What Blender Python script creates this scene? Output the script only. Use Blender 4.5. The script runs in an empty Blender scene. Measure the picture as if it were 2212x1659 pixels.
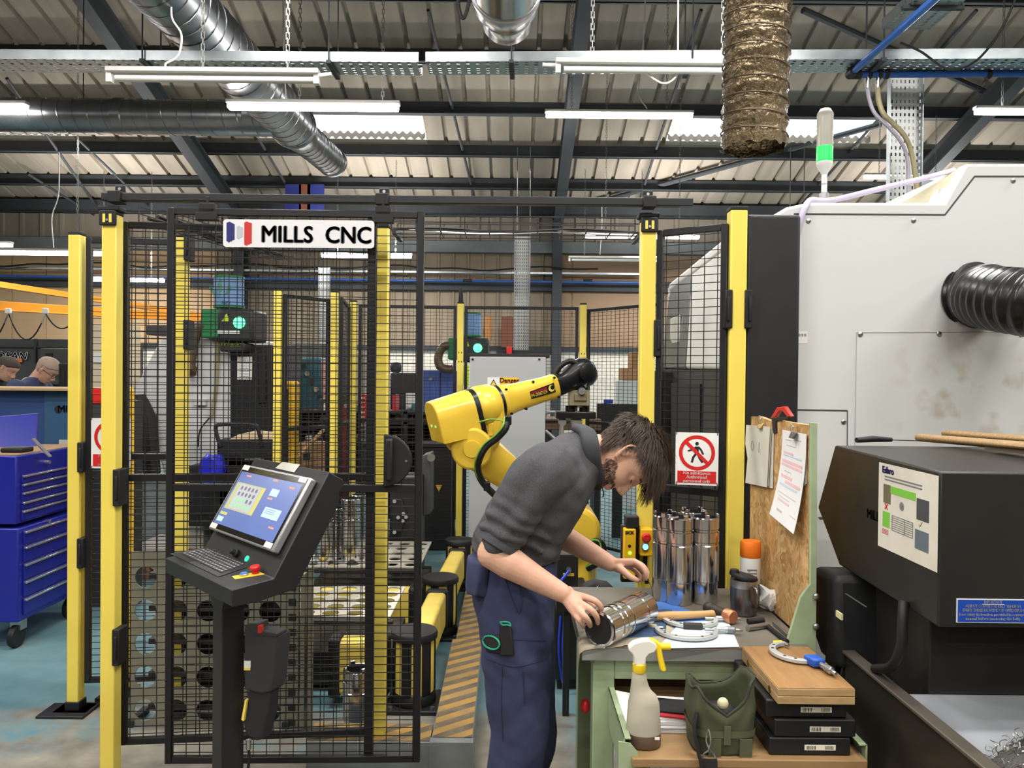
import bpy, bmesh, math, random
from math import pi, sin, cos, radians as rad
from mathutils import Vector as V, Matrix as M, noise
rnd = random.Random(7)
sc = bpy.context.scene
COL = sc.collection
# ---------------------------------------------------------------- camera
FPX, W2, H2, HZ = 1660.0, 1106.0, 829.5, 812.0
CAM = V((0, 0, 1.6))
RC = M.Rotation(pi/2 - math.atan((H2-HZ)/FPX), 3, 'X') @ M.Rotation(rad(.55), 3, 'Z')
cd = bpy.data.cameras.new('camera'); cam = bpy.data.objects.new('camera', cd); COL.objects.link(cam)
cam.matrix_world = M.Translation(CAM) @ RC.to_4x4()
cd.sensor_width = 36; cd.lens = 36*FPX/2212; cd.clip_start = .05; cd.clip_end = 200
sc.camera = cam
def ray(px, py): return RC @ V(((px-W2)/FPX, -(py-H2)/FPX, -1))
def P(px, py, d):                     # the place seen at a pixel, d metres along Y
    w = ray(px, py); return CAM + w*(d/w.y)
def PZ(px, py, z):
    w = ray(px, py); return CAM + w*((z-CAM.z)/w.z)
# ---------------------------------------------------------------- materials
def lin(c):
    if max(c) <= 1.0 and not all(isinstance(x, int) for x in c): return tuple(c)+(1,)
    r = []
    for x in c:
        x /= 255; r.append(x/12.92 if x <= .04045 else ((x+.055)/1.055)**2.4)
    return tuple(r)+(1,)
MATS = {}
def mat(name, col, rough=.5, metal=0, var=None, bump=None, spec=.5, emit=None, trans=0, coat=0, alpha=1, ior=1.45, vstretch=None):
    if name in MATS: return MATS[name]
    m = bpy.data.materials.new(name); m.use_nodes = True; MATS[name] = m
    nt = m.node_tree; b = nt.nodes['Principled BSDF']; L = nt.links.new
    b.inputs['Base Color'].default_value = lin(col); b.inputs['Roughness'].default_value = rough
    b.inputs['Metallic'].default_value = metal; b.inputs['Specular IOR Level'].default_value = spec
    b.inputs['Transmission Weight'].default_value = trans; b.inputs['Coat Weight'].default_value = coat
    b.inputs['Alpha'].default_value = alpha; b.inputs['IOR'].default_value = ior
    tc = None
    def coords():
        t = nt.nodes.new('ShaderNodeTexCoord')
        if vstretch:
            mp = nt.nodes.new('ShaderNodeMapping'); mp.inputs['Scale'].default_value = vstretch
            L(t.outputs['Object'], mp.inputs['Vector']); return mp.outputs['Vector']
        return t.outputs['Object']
    if var:                            # (scale, amount, second colour)
        tc = coords(); n = nt.nodes.new('ShaderNodeTexNoise'); n.inputs['Scale'].default_value = var[0]; n.inputs['Detail'].default_value = 6
        L(tc, n.inputs['Vector'])
        r = nt.nodes.new('ShaderNodeValToRGB'); r.color_ramp.elements[0].position = .5-var[1]/2; r.color_ramp.elements[1].position = .5+var[1]/2
        r.color_ramp.elements[0].color = lin(col); r.color_ramp.elements[1].color = lin(var[2])
        L(n.outputs['Fac'], r.inputs['Fac']); L(r.outputs['Color'], b.inputs['Base Color'])
    if bump:
        tc = tc or coords(); n = nt.nodes.new('ShaderNodeTexNoise'); n.inputs['Scale'].default_value = bump[0]; n.inputs['Detail'].default_value = 4
        L(tc, n.inputs['Vector']); bp = nt.nodes.new('ShaderNodeBump'); bp.inputs['Strength'].default_value = bump[1]; bp.inputs['Distance'].default_value = .004
        L(n.outputs['Fac'], bp.inputs['Height']); L(bp.outputs['Normal'], b.inputs['Normal'])
    if emit:
        b.inputs['Emission Color'].default_value = lin(emit[0]); b.inputs['Emission Strength'].default_value = emit[1]
    return m
def nodes(m):
    nt = m.node_tree; return nt, nt.nodes['Principled BSDF'], nt.links.new
def ramp(nt, fac, stops):
    r = nt.nodes.new('ShaderNodeValToRGB'); e = r.color_ramp.elements
    while len(e) < len(stops): e.new(.5)
    for k, (p, c) in enumerate(stops): e[k].position = p; e[k].color = lin(c)
    nt.links.new(fac, r.inputs['Fac']); return r.outputs['Color']
# ---------------------------------------------------------------- mesh builder
class B:
    def __init__(s): s.bm = bmesh.new(); s.k = 0
    def f(s, vs):
        try: fc = s.bm.faces.new(vs); fc.material_index = s.k; return fc
        except ValueError: return None
    def v(s, p): return s.bm.verts.new(p)
    def box(s, c, d, R=None):
        c = V(c); h = V(d)/2; vs = []
        for x in (-1, 1):
            for y in (-1, 1):
                for z in (-1, 1):
                    q = V((x*h.x, y*h.y, z*h.z)); q = (R @ q) if R else q; vs.append(s.v(c+q))
        for i in ((0,1,3,2),(4,6,7,5),(0,4,5,1),(2,3,7,6),(0,2,6,4),(1,5,7,3)): s.f([vs[j] for j in i])
        return s
    def bb(s, a, b): a, b = V(a), V(b); return s.box((a+b)/2, [abs(b[i]-a[i]) for i in range(3)])
    def bar(s, a, b, w, h=None, up=(0,0,1)):   # rectangular bar from a to b
        a, b = V(a), V(b); h = h or w; d = (b-a); x = d.normalized(); u = V(up)
        if abs(x.dot(u)) > .98: u = V((0,1,0))
        y = u.cross(x).normalized(); z = x.cross(y)
        R = M((x, y, z)).transposed(); return s.box((a+b)/2, (d.length, w, h), R)
    def ring(s, c, x, y, rx, ry, n, ph=0): return [s.v(c + x*(rx*cos(2*pi*i/n+ph)) + y*(ry*sin(2*pi*i/n+ph))) for i in range(n)]
    def bridge(s, a, b):
        n = len(a)
        for i in range(n): s.f([a[i], a[(i+1)%n], b[(i+1)%n], b[i]])
    def cyl(s, a, b, r, r2=None, n=16, cap=True):
        a, b = V(a), V(b); r2 = r if r2 is None else r2; d = (b-a).normalized(); u = V((0,0,1)) if abs(d.z) < .95 else V((1,0,0))
        x = u.cross(d).normalized(); y = d.cross(x); A = s.ring(a, x, y, r, r, n); Bq = s.ring(b, x, y, r2, r2, n); s.bridge(A, Bq)
        if cap: s.f(A[::-1]); s.f(Bq)
        return s
    def tube(s, pts, r, n=8, closed=False, flat=None):
        pts = [V(p) for p in pts]; N = len(pts); R = r if isinstance(r, (list, tuple)) else [r]*N
        tang = []
        for i in range(N):
            a = pts[i-1] if (i > 0 or closed) else pts[i]; b = pts[(i+1)%N] if (i < N-1 or closed) else pts[i]
            tang.append((b-a).normalized())
        t = tang[0]; u = V((0,0,1)) if abs(t.z) < .9 else V((1,0,0)); x = u.cross(t).normalized(); rs = []
        for i in range(N):
            t = tang[i]; x = (x - t*x.dot(t)); x = x.normalized() if x.length > 1e-6 else V((1,0,0)); y = t.cross(x)
            rs.append(s.ring(pts[i], x, y, R[i], R[i]*(flat or 1), n))
        for i in range(N-1): s.bridge(rs[i], rs[i+1])
        if closed: s.bridge(rs[-1], rs[0])
        else: s.f(rs[0][::-1]); s.f(rs[-1])
        return s
    def prism(s, pts, vec):
        vec = V(vec); a = [s.v(V(p)) for p in pts]; b = [s.v(V(p)+vec) for p in pts]; s.f(a[::-1]); s.f(b); s.bridge(a, b); return s
    def loft(s, rings, caps=True):
        rs = [[s.v(V(p)) for p in r] for r in rings]
        for i in range(len(rs)-1): s.bridge(rs[i], rs[i+1])
        if caps: s.f(rs[0][::-1]); s.f(rs[-1])
        return s
    def lathe(s, prof, o, ax=(0,0,1), n=24):
        o, d = V(o), V(ax).normalized(); u = V((0,0,1)) if abs(d.z) < .95 else V((1,0,0)); x = u.cross(d).normalized(); y = d.cross(x); rs = []
        for r, h in prof: rs.append(s.ring(o+d*h, x, y, max(r, 1e-4), max(r, 1e-4), n))
        for i in range(len(rs)-1): s.bridge(rs[i], rs[i+1])
        s.f(rs[0][::-1]); s.f(rs[-1]); return s
    def ball(s, c, r, R=None, nu=16, nv=10):
        r = V((r, r, r)) if not hasattr(r, '__len__') else V(r); c = V(c); rs = []
        g = lambda q: c + (R @ q if R else q)
        top = s.v(g(V((0,0,r.z)))); bot = s.v(g(V((0,0,-r.z))))
        for j in range(1, nv):
            a = pi*j/nv; rs.append([s.v(g(V((r.x*sin(a)*cos(2*pi*i/nu), r.y*sin(a)*sin(2*pi*i/nu), r.z*cos(a))))) for i in range(nu)])
        for j in range(len(rs)-1): s.bridge(rs[j+1], rs[j])
        for i in range(nu): s.f([top, rs[0][i], rs[0][(i+1)%nu]]); s.f([bot, rs[-1][(i+1)%nu], rs[-1][i]])
        return s
    def holed(s, o, ux, uy, nx, ny, cx, cy, r, th, n=24, mar=0):   # plate with a grid of round holes
        o, ux, uy = V(o), V(ux).normalized(), V(uy).normalized(); nz = ux.cross(uy)*th
        angs = sorted(set([2*pi*i/n for i in range(n)] + [math.atan2(b*cy, a*cx) % (2*pi) for a in (-1,1) for b in (-1,1)]))
        for i in range(nx):
            for j in range(ny):
                c = o + ux*(mar+(i+.5)*cx) + uy*(mar+(j+.5)*cy); O, I, O2, I2 = [], [], [], []
                for a in angs:
                    ca, sa = cos(a), sin(a); k = min(cx/2/abs(ca) if abs(ca) > 1e-6 else 9, cy/2/abs(sa) if abs(sa) > 1e-6 else 9)
                    p, q = c+ux*(k*ca)+uy*(k*sa), c+ux*(r*ca)+uy*(r*sa)
                    O.append(s.v(p)); I.append(s.v(q)); O2.append(s.v(p-nz)); I2.append(s.v(q-nz))
                s.bridge(O, I); s.bridge(I, I2); s.bridge(I2, O2)
        w, h = nx*cx, ny*cy
        if mar:
            for a, b, c2, d in ((0,0,w+2*mar,mar),(0,mar+h,w+2*mar,mar),(0,mar,mar,h),(mar+w,mar,mar,h)):
                s.prism([o+ux*a+uy*b, o+ux*(a+c2)+uy*b, o+ux*(a+c2)+uy*(b+d), o+ux*a+uy*(b+d)], -nz)
        else:
            s.prism([o-nz*.02, o+ux*w-nz*.02, o+ux*w-nz, o-nz], uy*.0001)
        return s
    def done(s, name, m, par=None, smooth=True, bev=0, ang=40, local=False, seg=2):
        me = bpy.data.meshes.new(name); bmesh.ops.recalc_face_normals(s.bm, faces=s.bm.faces[:]); s.bm.to_mesh(me); s.bm.free()
        for q in (m if isinstance(m, (list, tuple)) else [m]): me.materials.append(q)
        o = bpy.data.objects.new(name, me); COL.objects.link(o); adopt(o, par, local)
        if smooth:
            me.polygons.foreach_set('use_smooth', [True]*len(me.polygons)); me.set_sharp_from_angle(angle=rad(ang))
        if bev:
            md = o.modifiers.new('bevel', 'BEVEL'); md.width = bev; md.segments = seg; md.limit_method = 'ANGLE'; md.angle_limit = rad(40)
        return o
def adopt(o, par, local=False):
    if par is None: return
    o.parent = par
    if par.type == 'EMPTY' and not local: o.matrix_parent_inverse = par.matrix_basis.inverted()
def tag(o, label, cat, group=None, kind=None):
    o['label'] = label; o['category'] = cat
    if group: o['group'] = group
    if kind: o['kind'] = kind
    return o
def thing(name, label, cat, loc=(0,0,0), rz=0, group=None):
    o = bpy.data.objects.new(name, None); COL.objects.link(o); o.location = loc; o.rotation_euler = (0,0,rz); o.empty_display_size = .1
    return tag(o, label, cat, group)
def struct(o): o['kind'] = 'structure'; return o
def dup(root, loc, label=None, rz=None, group=None):
    r = root.copy(); COL.objects.link(r); r.location = loc
    if rz is not None: r.rotation_euler = (0,0,rz)
    if label: r['label'] = label
    if group: r['group'] = group
    for ch in list(root.children):
        c = ch.copy(); COL.objects.link(c); c.parent = r
        for g in list(ch.children):
            d = g.copy(); COL.objects.link(d); d.parent = c
    return r
def text(s, name, m, par, o, ux, uy, size, ext=.0008, bold=0, align='CENTER', local=False, sx=1, shear=0, fit=None):
    cu = bpy.data.curves.new(name, 'FONT'); cu.body = s; cu.size = size; cu.extrude = ext; cu.align_x = align; cu.align_y = 'CENTER'; cu.shear = shear
    cu.resolution_u = 3
    t = bpy.data.objects.new(name, cu); COL.objects.link(t); dg = bpy.context.evaluated_depsgraph_get(); dg.update()
    me = bpy.data.meshes.new_from_object(t.evaluated_get(dg)); bpy.data.objects.remove(t); bpy.data.curves.remove(cu)
    if bold:                         # heavier strokes: the outline repeated a hair's breadth around itself
        bm = bmesh.new(); bm.from_mesh(me); g0 = bm.verts[:] + bm.edges[:] + bm.faces[:]
        for dx, dy in ((bold,0),(-bold,0),(0,bold*.6),(0,-bold*.6)):
            r = bmesh.ops.duplicate(bm, geom=g0); bmesh.ops.translate(bm, verts=[e for e in r['geom'] if isinstance(e, bmesh.types.BMVert)], vec=(dx,dy,0))
        bm.to_mesh(me); bm.free()
    if fit: xs = [v.co.x for v in me.vertices]; sx = fit/(max(xs)-min(xs))
    me.name = name; me.materials.clear(); me.materials.append(m)
    ux, uy = V(ux).normalized(), V(uy).normalized(); uy = (uy-ux*ux.dot(uy)).normalized(); uz = ux.cross(uy)
    me.transform(M.Translation(V(o)) @ M((ux*sx, uy, uz)).transposed().to_4x4())
    ob = bpy.data.objects.new(name, me); COL.objects.link(ob); adopt(ob, par, local); return ob
def arc(c, r, a0, a1, n, x=(1,0,0), y=(0,0,1)):
    c, x, y = V(c), V(x), V(y); return [c + x*(r*cos(a0+(a1-a0)*i/n)) + y*(r*sin(a0+(a1-a0)*i/n)) for i in range(n+1)]
def spline(pts, n=6):                 # Catmull-Rom through points
    pts = [V(p) for p in pts]; q = [2*pts[0]-pts[1]] + pts + [2*pts[-1]-pts[-2]]; out = []
    for i in range(1, len(q)-2):
        for k in range(n):
            t = k/n; a, b, c, d = q[i-1], q[i], q[i+1], q[i+2]
            out.append(.5*((2*b)+(c-a)*t+(2*a-5*b+4*c-d)*t*t+(3*b-a-3*c+d)*t**3))
    return out+[pts[-1]]
# shared materials
YEL = mat('yellow_powder_coat', (243,221,100), .38, var=(3,.5,(236,212,90)))
BLK = mat('black_powder_coat', (30,30,32), .45)
BLKM = mat('matt_black_plastic', (24,24,26), .6)
GALV = mat('galvanised_steel', (172,178,180), .36, .85, var=(9,.6,(140,147,150)))
STEEL = mat('polished_steel', (205,205,208), .16, 1)
STEELR = mat('brushed_steel', (180,180,182), .34, 1)
WHT = mat('white_plastic', (232,232,228), .4)
DGREY = mat('dark_grey_paint', (62,66,69), .6, var=(4,.5,(52,55,58)))
LGREY = mat('machine_light_grey', (212,213,210), .42, var=(1.2,.5,(206,207,203)))
RED = mat('red_plastic', (205,38,34), .4)
GREENP = mat('bench_green_paint', (160,176,140), .5, var=(14,.5,(140,154,120)))
CARD = mat('cardboard', (176,138,98), .8, var=(6,.5,(160,122,84)))
INK = mat('black_ink', (30,30,32), .7)
RUBBER = mat('black_rubber', (22,22,23), .55)
# ================================================================ hall
FLOOR = mat('painted_concrete_floor', (110,150,158), .45)
def floor_mat():
    nt, b, L = nodes(FLOOR); tc = nt.nodes.new('ShaderNodeTexCoord')
    def nz(s, d=8, r=.6):
        n = nt.nodes.new('ShaderNodeTexNoise'); n.inputs['Scale'].default_value = s; n.inputs['Detail'].default_value = d; n.inputs['Roughness'].default_value = r
        L(tc.outputs['Object'], n.inputs['Vector']); return n.outputs['Fac']
    teal = ramp(nt, nz(2.2), [(.3,(84,118,126)),(.7,(112,144,150))])
    conc = ramp(nt, nz(5), [(.3,(98,94,86)),(.7,(142,136,124))])
    a = nz(1.1, 10, .68)
    # worn walkway: paint is gone near the fence feet and the gangway in front of the cell
    sep = nt.nodes.new('ShaderNodeSeparateXYZ'); L(tc.outputs['Object'], sep.inputs['Vector'])
    mr = nt.nodes.new('ShaderNodeMapRange'); mr.inputs['From Min'].default_value = 4.2; mr.inputs['From Max'].default_value = 2.4; mr.inputs['To Max'].default_value = .3; mr.inputs['To Min'].default_value = 0
    L(sep.outputs['Y'], mr.inputs['Value'])
    ad = nt.nodes.new('ShaderNodeMath'); L(a, ad.inputs[0]); L(mr.outputs['Result'], ad.inputs[1])
    mk = ramp(nt, ad.outputs[0], [(.56,(0,0,0)),(.66,(255,255,255))])
    mx = nt.nodes.new('ShaderNodeMix'); mx.data_type = 'RGBA'; L(mk, mx.inputs[0]); L(teal, mx.inputs[6]); L(conc, mx.inputs[7])
    L(mx.outputs[2], b.inputs['Base Color'])
    rr = ramp(nt, nz(7), [(.3,(.32,.32,.32)),(.7,(.55,.55,.55))]); L(rr, b.inputs['Roughness'])
    bp = nt.nodes.new('ShaderNodeBump'); bp.inputs['Strength'].default_value = .15; L(nz(30), bp.inputs['Height']); L(bp.outputs['Normal'], b.inputs['Normal'])
floor_mat()
struct(B().bb((-15,-12,-.1),(15,14.2,0)).done('floor', FLOOR, smooth=False))
YW, ZE, SL = 14.0, 4.65, .306
def zr(y): return ZE + SL*(YW-y)
def yroof(py):                         # depth at which a picture row meets the roof
    w = ray(W2, py); s = w.z/w.y; return (ZE+SL*YW-1.6)/(s+SL)
# --- back wall: cladding above, tan boards, white brick below
CLAD = mat('grey_fibre_cladding', (158,147,132), .8, var=(2.2,.6,(124,114,101)), vstretch=(1,1,.25))
TAN = mat('tan_wall_board', (196,166,130), .75, var=(1.3,.7,(170,142,108)), vstretch=(1.5,1,.3))
BRICK = mat('white_painted_brick', (226,222,212), .6)
def brick():
    nt, b, L = nodes(BRICK); t = nt.nodes.new('ShaderNodeTexBrick'); tc = nt.nodes.new('ShaderNodeTexCoord'); mp = nt.nodes.new('ShaderNodeMapping')
    mp.inputs['Rotation'].default_value = (pi/2,0,0); t.inputs['Scale'].default_value = 4.4; t.inputs['Mortar Size'].default_value = .012
    t.inputs['Color1'].default_value = lin((228,222,210)); t.inputs['Color2'].default_value = lin((216,210,198)); t.inputs['Mortar'].default_value = lin((176,170,158))
    L(tc.outputs['Object'], mp.inputs['Vector']); L(mp.outputs['Vector'], t.inputs['Vector']); L(t.outputs['Color'], b.inputs['Base Color'])
brick()
def ribbed(x0, x1, pit, pts, f, m, name):  # ribbed sheet in XY: f(x, dz, t) -> point for t in 0,1
    b = B(); xs = []
    x = x0
    while x < x1:
        for dx, dz in pts: xs.append((x+dx*pit, dz))
        x += pit
    A = [b.v(f(x, dz, 0)) for x, dz in xs]; D = [b.v(f(x, dz, 1)) for x, dz in xs]
    for i in range(len(xs)-1): b.f([A[i], A[i+1], D[i+1], D[i]])
    return b.done(name, m, smooth=False)
RIB = [(0,0),(.8,0),(.85,.05),(.95,.05)]
zc = 1.6 + (HZ-540)/FPX*YW; zb = 1.6 + (HZ-752)/FPX*YW
wall = struct(B().bb((-15,YW+.05,0),(15,YW+.3,ZE+.4)).done('wall_back', DGREY, smooth=False))
w2 = ribbed(-15, 15, .36, [(0,0),(.75,0),(.8,-.035),(.95,-.035)], lambda x, dz, t: (x, YW+dz, zc if t == 0 else ZE+.3), CLAD, 'wall_cladding'); adopt(w2, wall)
xl_ = P(470,640,YW).x; xr_ = P(1208,640,YW).x
TANR = mat('ribbed_tan_cladding', (160,145,124), .8, var=(1.8,.7,(124,111,94)), vstretch=(2.5,1,.25)); TANS = mat('stained_brown_board', (166,138,112), .75, var=(.8,.7,(136,112,88)), vstretch=(.35,1,1.6))
b = B(); x = xl_
while x > -15: b.bb((x-.62+.006,YW-.03,zb),(x-.006,YW,zc)); x -= .62
adopt(b.done('wall_board', TAN, smooth=False), wall)
w3 = ribbed(xl_, xr_, .27, [(0,0),(.78,0),(.83,-.03),(.95,-.03)], lambda x, dz, t: (x, YW-.0+dz, (zb, zc)[t]), TANR, 'ribbed_cladding'); adopt(w3, wall)
adopt(B().bb((xr_,YW-.03,zb),(15,YW,zc)).done('brown_board', TANS, smooth=False), wall)
adopt(B().bb((-15,YW-.06,0),(15,YW+.02,zb)).done('wall_brick', BRICK, smooth=False), wall)
SIDE = mat('side_wall_paint', (190,182,168), .8, var=(1,.5,(170,160,146)))
struct(B().bb((-15.2,-12,0),(-15,14.2,9.5)).done('wall_left', SIDE, smooth=False))
struct(B().bb((15,-12,0),(15.2,14.2,9.5)).done('wall_right', SIDE, smooth=False))
struct(B().bb((-15.2,-12.2,0),(15.2,-12,9.5)).done('wall_front', SIDE, smooth=False))
# --- roof
ASB = mat('asbestos_cement_roof', (158,148,134), .9, var=(1.6,.7,(124,115,103)), vstretch=(3,.5,1))
nt, bs, L = nodes(ASB)
PUR = [yroof(y) for y in (447, 386, 314, 222, 108)]   # eaves to ridge
while PUR[-1] > .4: PUR.append(PUR[-1]-1.03)
Y2, Y3 = PUR[2], PUR[3]                # skylight row
SKYX = [(P(528,260,11.4).x, P(912,260,11.4).x), (P(1455,262,11.4).x, P(1898,262,11.4).x), (-9.2, P(126,280,11.6).x)]
Ysk = Y2 + .30*(Y3-Y2)
segs = [(-15, 15, YW+.15, Y2+0), (-15, 15, Y3, 0)]
row = []; x = -15
for a, c in sorted(SKYX): row.append((x, a)); x = c
row.append((x, 15))
roofs = []
for a, c, y0, y1 in segs + [(a, c, Y2, Y3) for a, c in row]:
    n = max(1, round((c-a)/.34)); p = (c-a)/n
    roofs.append(ribbed(a, c-1e-6, p, RIB+[(1,0)], lambda x, dz, t: (min(x, c), (y0, y1)[t], zr((y0, y1)[t])+dz), ASB, 'ceiling'))
struct(roofs[0])
for o in roofs[1:]: o.name = 'roof_sheet'; o.parent = roofs[0]
b = B(); b.f([b.v(p) for p in ((-15,0,zr(0)),(15,0,zr(0)),(15,-12.2,zr(0)-3.7),(-15,-12.2,zr(0)-3.7))])
o = b.done('roof_slope', ASB, smooth=False); o.parent = roofs[0]
SKYM = mat('translucent_rooflight_sheet', (235,238,236), .5)
nt, bs, L = nodes(SKYM); tr = nt.nodes.new('ShaderNodeBsdfTranslucent'); tr.inputs['Color'].default_value = lin((240,244,242))
tp = nt.nodes.new('ShaderNodeBsdfTransparent'); mx = nt.nodes.new('ShaderNodeMixShader'); mx.inputs[0].default_value = .55
L(tr.outputs[0], mx.inputs[1]); L(tp.outputs[0], mx.inputs[2]); L(mx.outputs[0], nt.nodes['Material Output'].inputs['Surface'])
BIG6 = [(i/8, .022*cos(2*pi*i/8)) for i in range(8)]
WSTRIP = mat('white_flashing_board', (206,200,188), .7)
for k, (a, c) in enumerate(SKYX):
    o = ribbed(a, c, .12, BIG6, lambda x, dz, t: (x, (Ysk-.1, Y3+.1)[t], zr((Ysk-.1, Y3+.1)[t])+.03+dz), SKYM, 'window_%d' % (k+1)); struct(o)
    q = ribbed(a, c, .12, BIG6, lambda x, dz, t: (x, Ysk, zr(Ysk)+dz+(-.09 if t == 0 else .0)), ASB, 'sheet_edge'); q.parent = o
    b = B(); b.bb((a,Y2+.05,zr(Y2)+.0),(c,Y2+.09,zr(Y2)+.16)); q = b.done('flashing_board', WSTRIP, smooth=False); q.parent = o
    b = B(); b.f([b.v(p) for p in ((a,Y2,zr(Y2)+.02),(c,Y2,zr(Y2)+.02),(c,Ysk+.02,zr(Ysk)-.02),(a,Ysk+.02,zr(Ysk)-.02))]); q = b.done('overlap_sheet', WSTRIP, smooth=False); q.parent = o
b = B()
for y in (Y2, Y3): b.bb((-15,y-.02,zr(y)-.03),(15,y+.02,zr(y)+.09))
q = b.done('eaves_closer', ASB, smooth=False); q.parent = roofs[0]  # strips added to plug gaps that let sky light through the roof rows
# purlins, rafters, eaves beam, wall rails, columns: the frame of the building
FRAME = mat('dark_steelwork', (58,62,66), .65, var=(3,.5,(47,50,54)))
FRAMEL = mat('grey_rail_paint', (112,118,120), .55, var=(3,.5,(92,97,100)))
def trim(o): return struct(o)
for k, y in enumerate(PUR):
    if y < 1: break
    b = B(); z = zr(y); b.bb((-15,y-.03,z-.19),(15,y+.03,z-.01)); b.bb((-15,y-.09,z-.19),(15,y+.0,z-.175))
    trim(b.done('trim_%d' % (k+1), FRAME, smooth=False))
xc = [P(530,440,YW).x, P(1203,440,YW).x]; sp = xc[1]-xc[0]; XF = [xc[0]-sp, xc[0], xc[1], xc[1]+sp]
for k, x in enumerate(XF):
    b = B(); a, c = V((x,YW-.1,zr(YW)-.36)), V((x,.2,zr(.2)-.36))
    for dz, w, h in ((-.14,.17,.025),(0,.03,.28),(.14,.17,.025)): b.bar(a+V((0,0,dz)), c+V((0,0,dz)), w, h)
    trim(b.done('trim_%d' % (k+21), FRAME, smooth=False))
    b = B()
    for dy, w, t in ((-.12,.17,.03),(0,.03,.22),(.12,.17,.03)): b.box((x,YW-.2+dy,ZE/2-.15),(w,t,ZE-.3))
    trim(b.done('trim_%d' % (k+31), FRAME, smooth=False))
def zrow(py, y): return P(W2, py, y).z
for k, (y0, y1, d, m) in enumerate(((548,524,.22,FRAMEL),(628,606,.12,FRAME),(757,748,.14,FRAME),(466,445,.3,FRAME))):
    trim(B().bb((-15,YW-d,zrow(y0,YW-.1)),(15,YW-.04,zrow(y1,YW-.1))).done('trim_%d' % (k+41), m, smooth=False))
# diagonal wind braces on the roof slope
def brace(p, q, r=.035, n='trim_51'):
    trim(B().tube([p, q], r, 8).done(n, FRAME))
def onroof(px, py, off=.12):
    y = yroof(py); p = P(px, py, y); p.z -= off; return p
brace(onroof(925,0), onroof(1027,420), .022); brace(onroof(15,150), onroof(215,440), .022, 'trim_52'); brace(onroof(1515,0), onroof(1365,470), .022, 'trim_53')
brace(onroof(170,285), onroof(330,440), .02, 'trim_54'); brace(onroof(560,285), onroof(640,420), .02, 'trim_55'); brace(onroof(2110,0), onroof(1720,440), .022, 'trim_56')
brace(onroof(1270,428), onroof(1905,250), .045, 'trim_57'); brace(onroof(1735,0), onroof(2150,190), .04, 'trim_58'); brace(onroof(60,360), onroof(235,470), .022, 'trim_59')
# ================================================================ lights
LAMPE = mat('lit_lamp_diffuser', (255,252,246), .4, emit=((255,250,243), 30))
UNLIT = mat('unlit_tube_glass', (214,216,212), .3)
LBODY = mat('lamp_body_white', (205,203,198), .45)
CHAIN = mat('chain_steel', (150,150,148), .4, .8)
def lamp(px0, px1, py, d, lab, lit=True, cables=(), cf=(.18,.82)):
    a, c = P(px0, py, d), P(px1, py, d); r = thing('hanging_batten_light', lab, 'lamp', ((a+c)/2), group=None)
    m = (a+c)/2; w = (c-a).length/2; z = m.z
    b = B(); b.bb((a.x,m.y-.035,z+.0),(c.x,m.y+.035,z+.03)); b.done('lamp_body', LBODY, r, bev=.005)
    if lit: B().bb((a.x+.012,m.y-.038,z-.042),(c.x-.012,m.y+.038,z+.004)).done('diffuser', LAMPE, r, bev=.01)
    else:
        B().tube([(a.x+.05,m.y,z-.03),(c.x-.03,m.y,z-.03)], .02, 10).done('fluorescent_tube', UNLIT, r)
        B().bb((a.x,m.y-.02,z-.055),(a.x+.03,m.y+.02,z+.02)).done('tube_holder', WHT, r); B().bb((c.x-.03,m.y-.02,z-.055),(c.x,m.y+.02,z+.02)).done('tube_holder', WHT, r)
    for f in cf:
        x = a.x+(c.x-a.x)*f; top = zr(m.y)-.2; b = B(); n = int((top-z)/.035)
        for i in range(n):
            zz = z+.03+i*(top-z-.03)/n; h = (top-z-.03)/n; e = (.009,0,0) if i % 2 else (0,.009,0)
            b.bar((x-e[0],m.y-e[1],zz),(x-e[0],m.y-e[1],zz+h*1.2), .004); b.bar((x+e[0],m.y+e[1],zz),(x+e[0],m.y+e[1],zz+h*1.2), .004)
        b.done('chain', CHAIN, r, smooth=False)
    for pts in cables: B().tube(spline([P(x, y, d+.02) for x, y in pts]), .006, 6).done('flex_cable', WHT, r)
    return r
lamp(490,864,226,5.9,'lit batten light in front of the spiral duct junction, left of the rooflight',cf=(.42,.9),cables=[[(612,0),(613,120),(618,215)]])
lamp(1177,1498,245,7.6,'lit batten light left of the hanging brown foil duct',cables=[[(1394,0),(1388,120),(1380,200),(1398,235)]])
lamp(-330,60,225,6.6,'lit batten light cut off by the left picture edge, level with the horizontal duct')
lamp(2105,2440,238,7.2,'lit batten light cut off by the right picture edge, above the machine')
lamp(-110,228,543,9,'lit low batten light seen behind the leftmost yellow fence post',cables=[[(128,330),(126,420),(112,470),(116,535)]])
lamp(-150,27,526,10.4,'short lit batten light end peeping in behind the leftmost low lamp')
lamp(195,356,603,12.6,'lit batten light above the orange crane rails')
lamp(693,890,551,12.2,'lit batten light far back beneath the big white name sign')
lamp(1263,1512,508,10,'lit batten light far back behind the yellow post with the emergency stop')
lamp(1865,2055,380,11,'lit batten light far back behind the perforated vertical cable ladder')
lamp(232,690,160,4.5,'unlit batten light hanging below the cable tray, beside the spiral duct',lit=False,cf=(.45,.85),cables=[[(370,0),(372,40),(392,75),(385,120),(358,138),(363,152)]])
lamp(1200,1640,141,4.6,'unlit batten light partly behind the hanging brown foil duct',lit=False,cables=[[(1465,0),(1464,130),(1460,165),(1432,180),(1390,155)]])
lamp(1228,1420,558,12.4,'unlit batten light far back against the tan wall',lit=False,cables=[[(1300,440),(1300,490),(1296,550)]])
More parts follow.
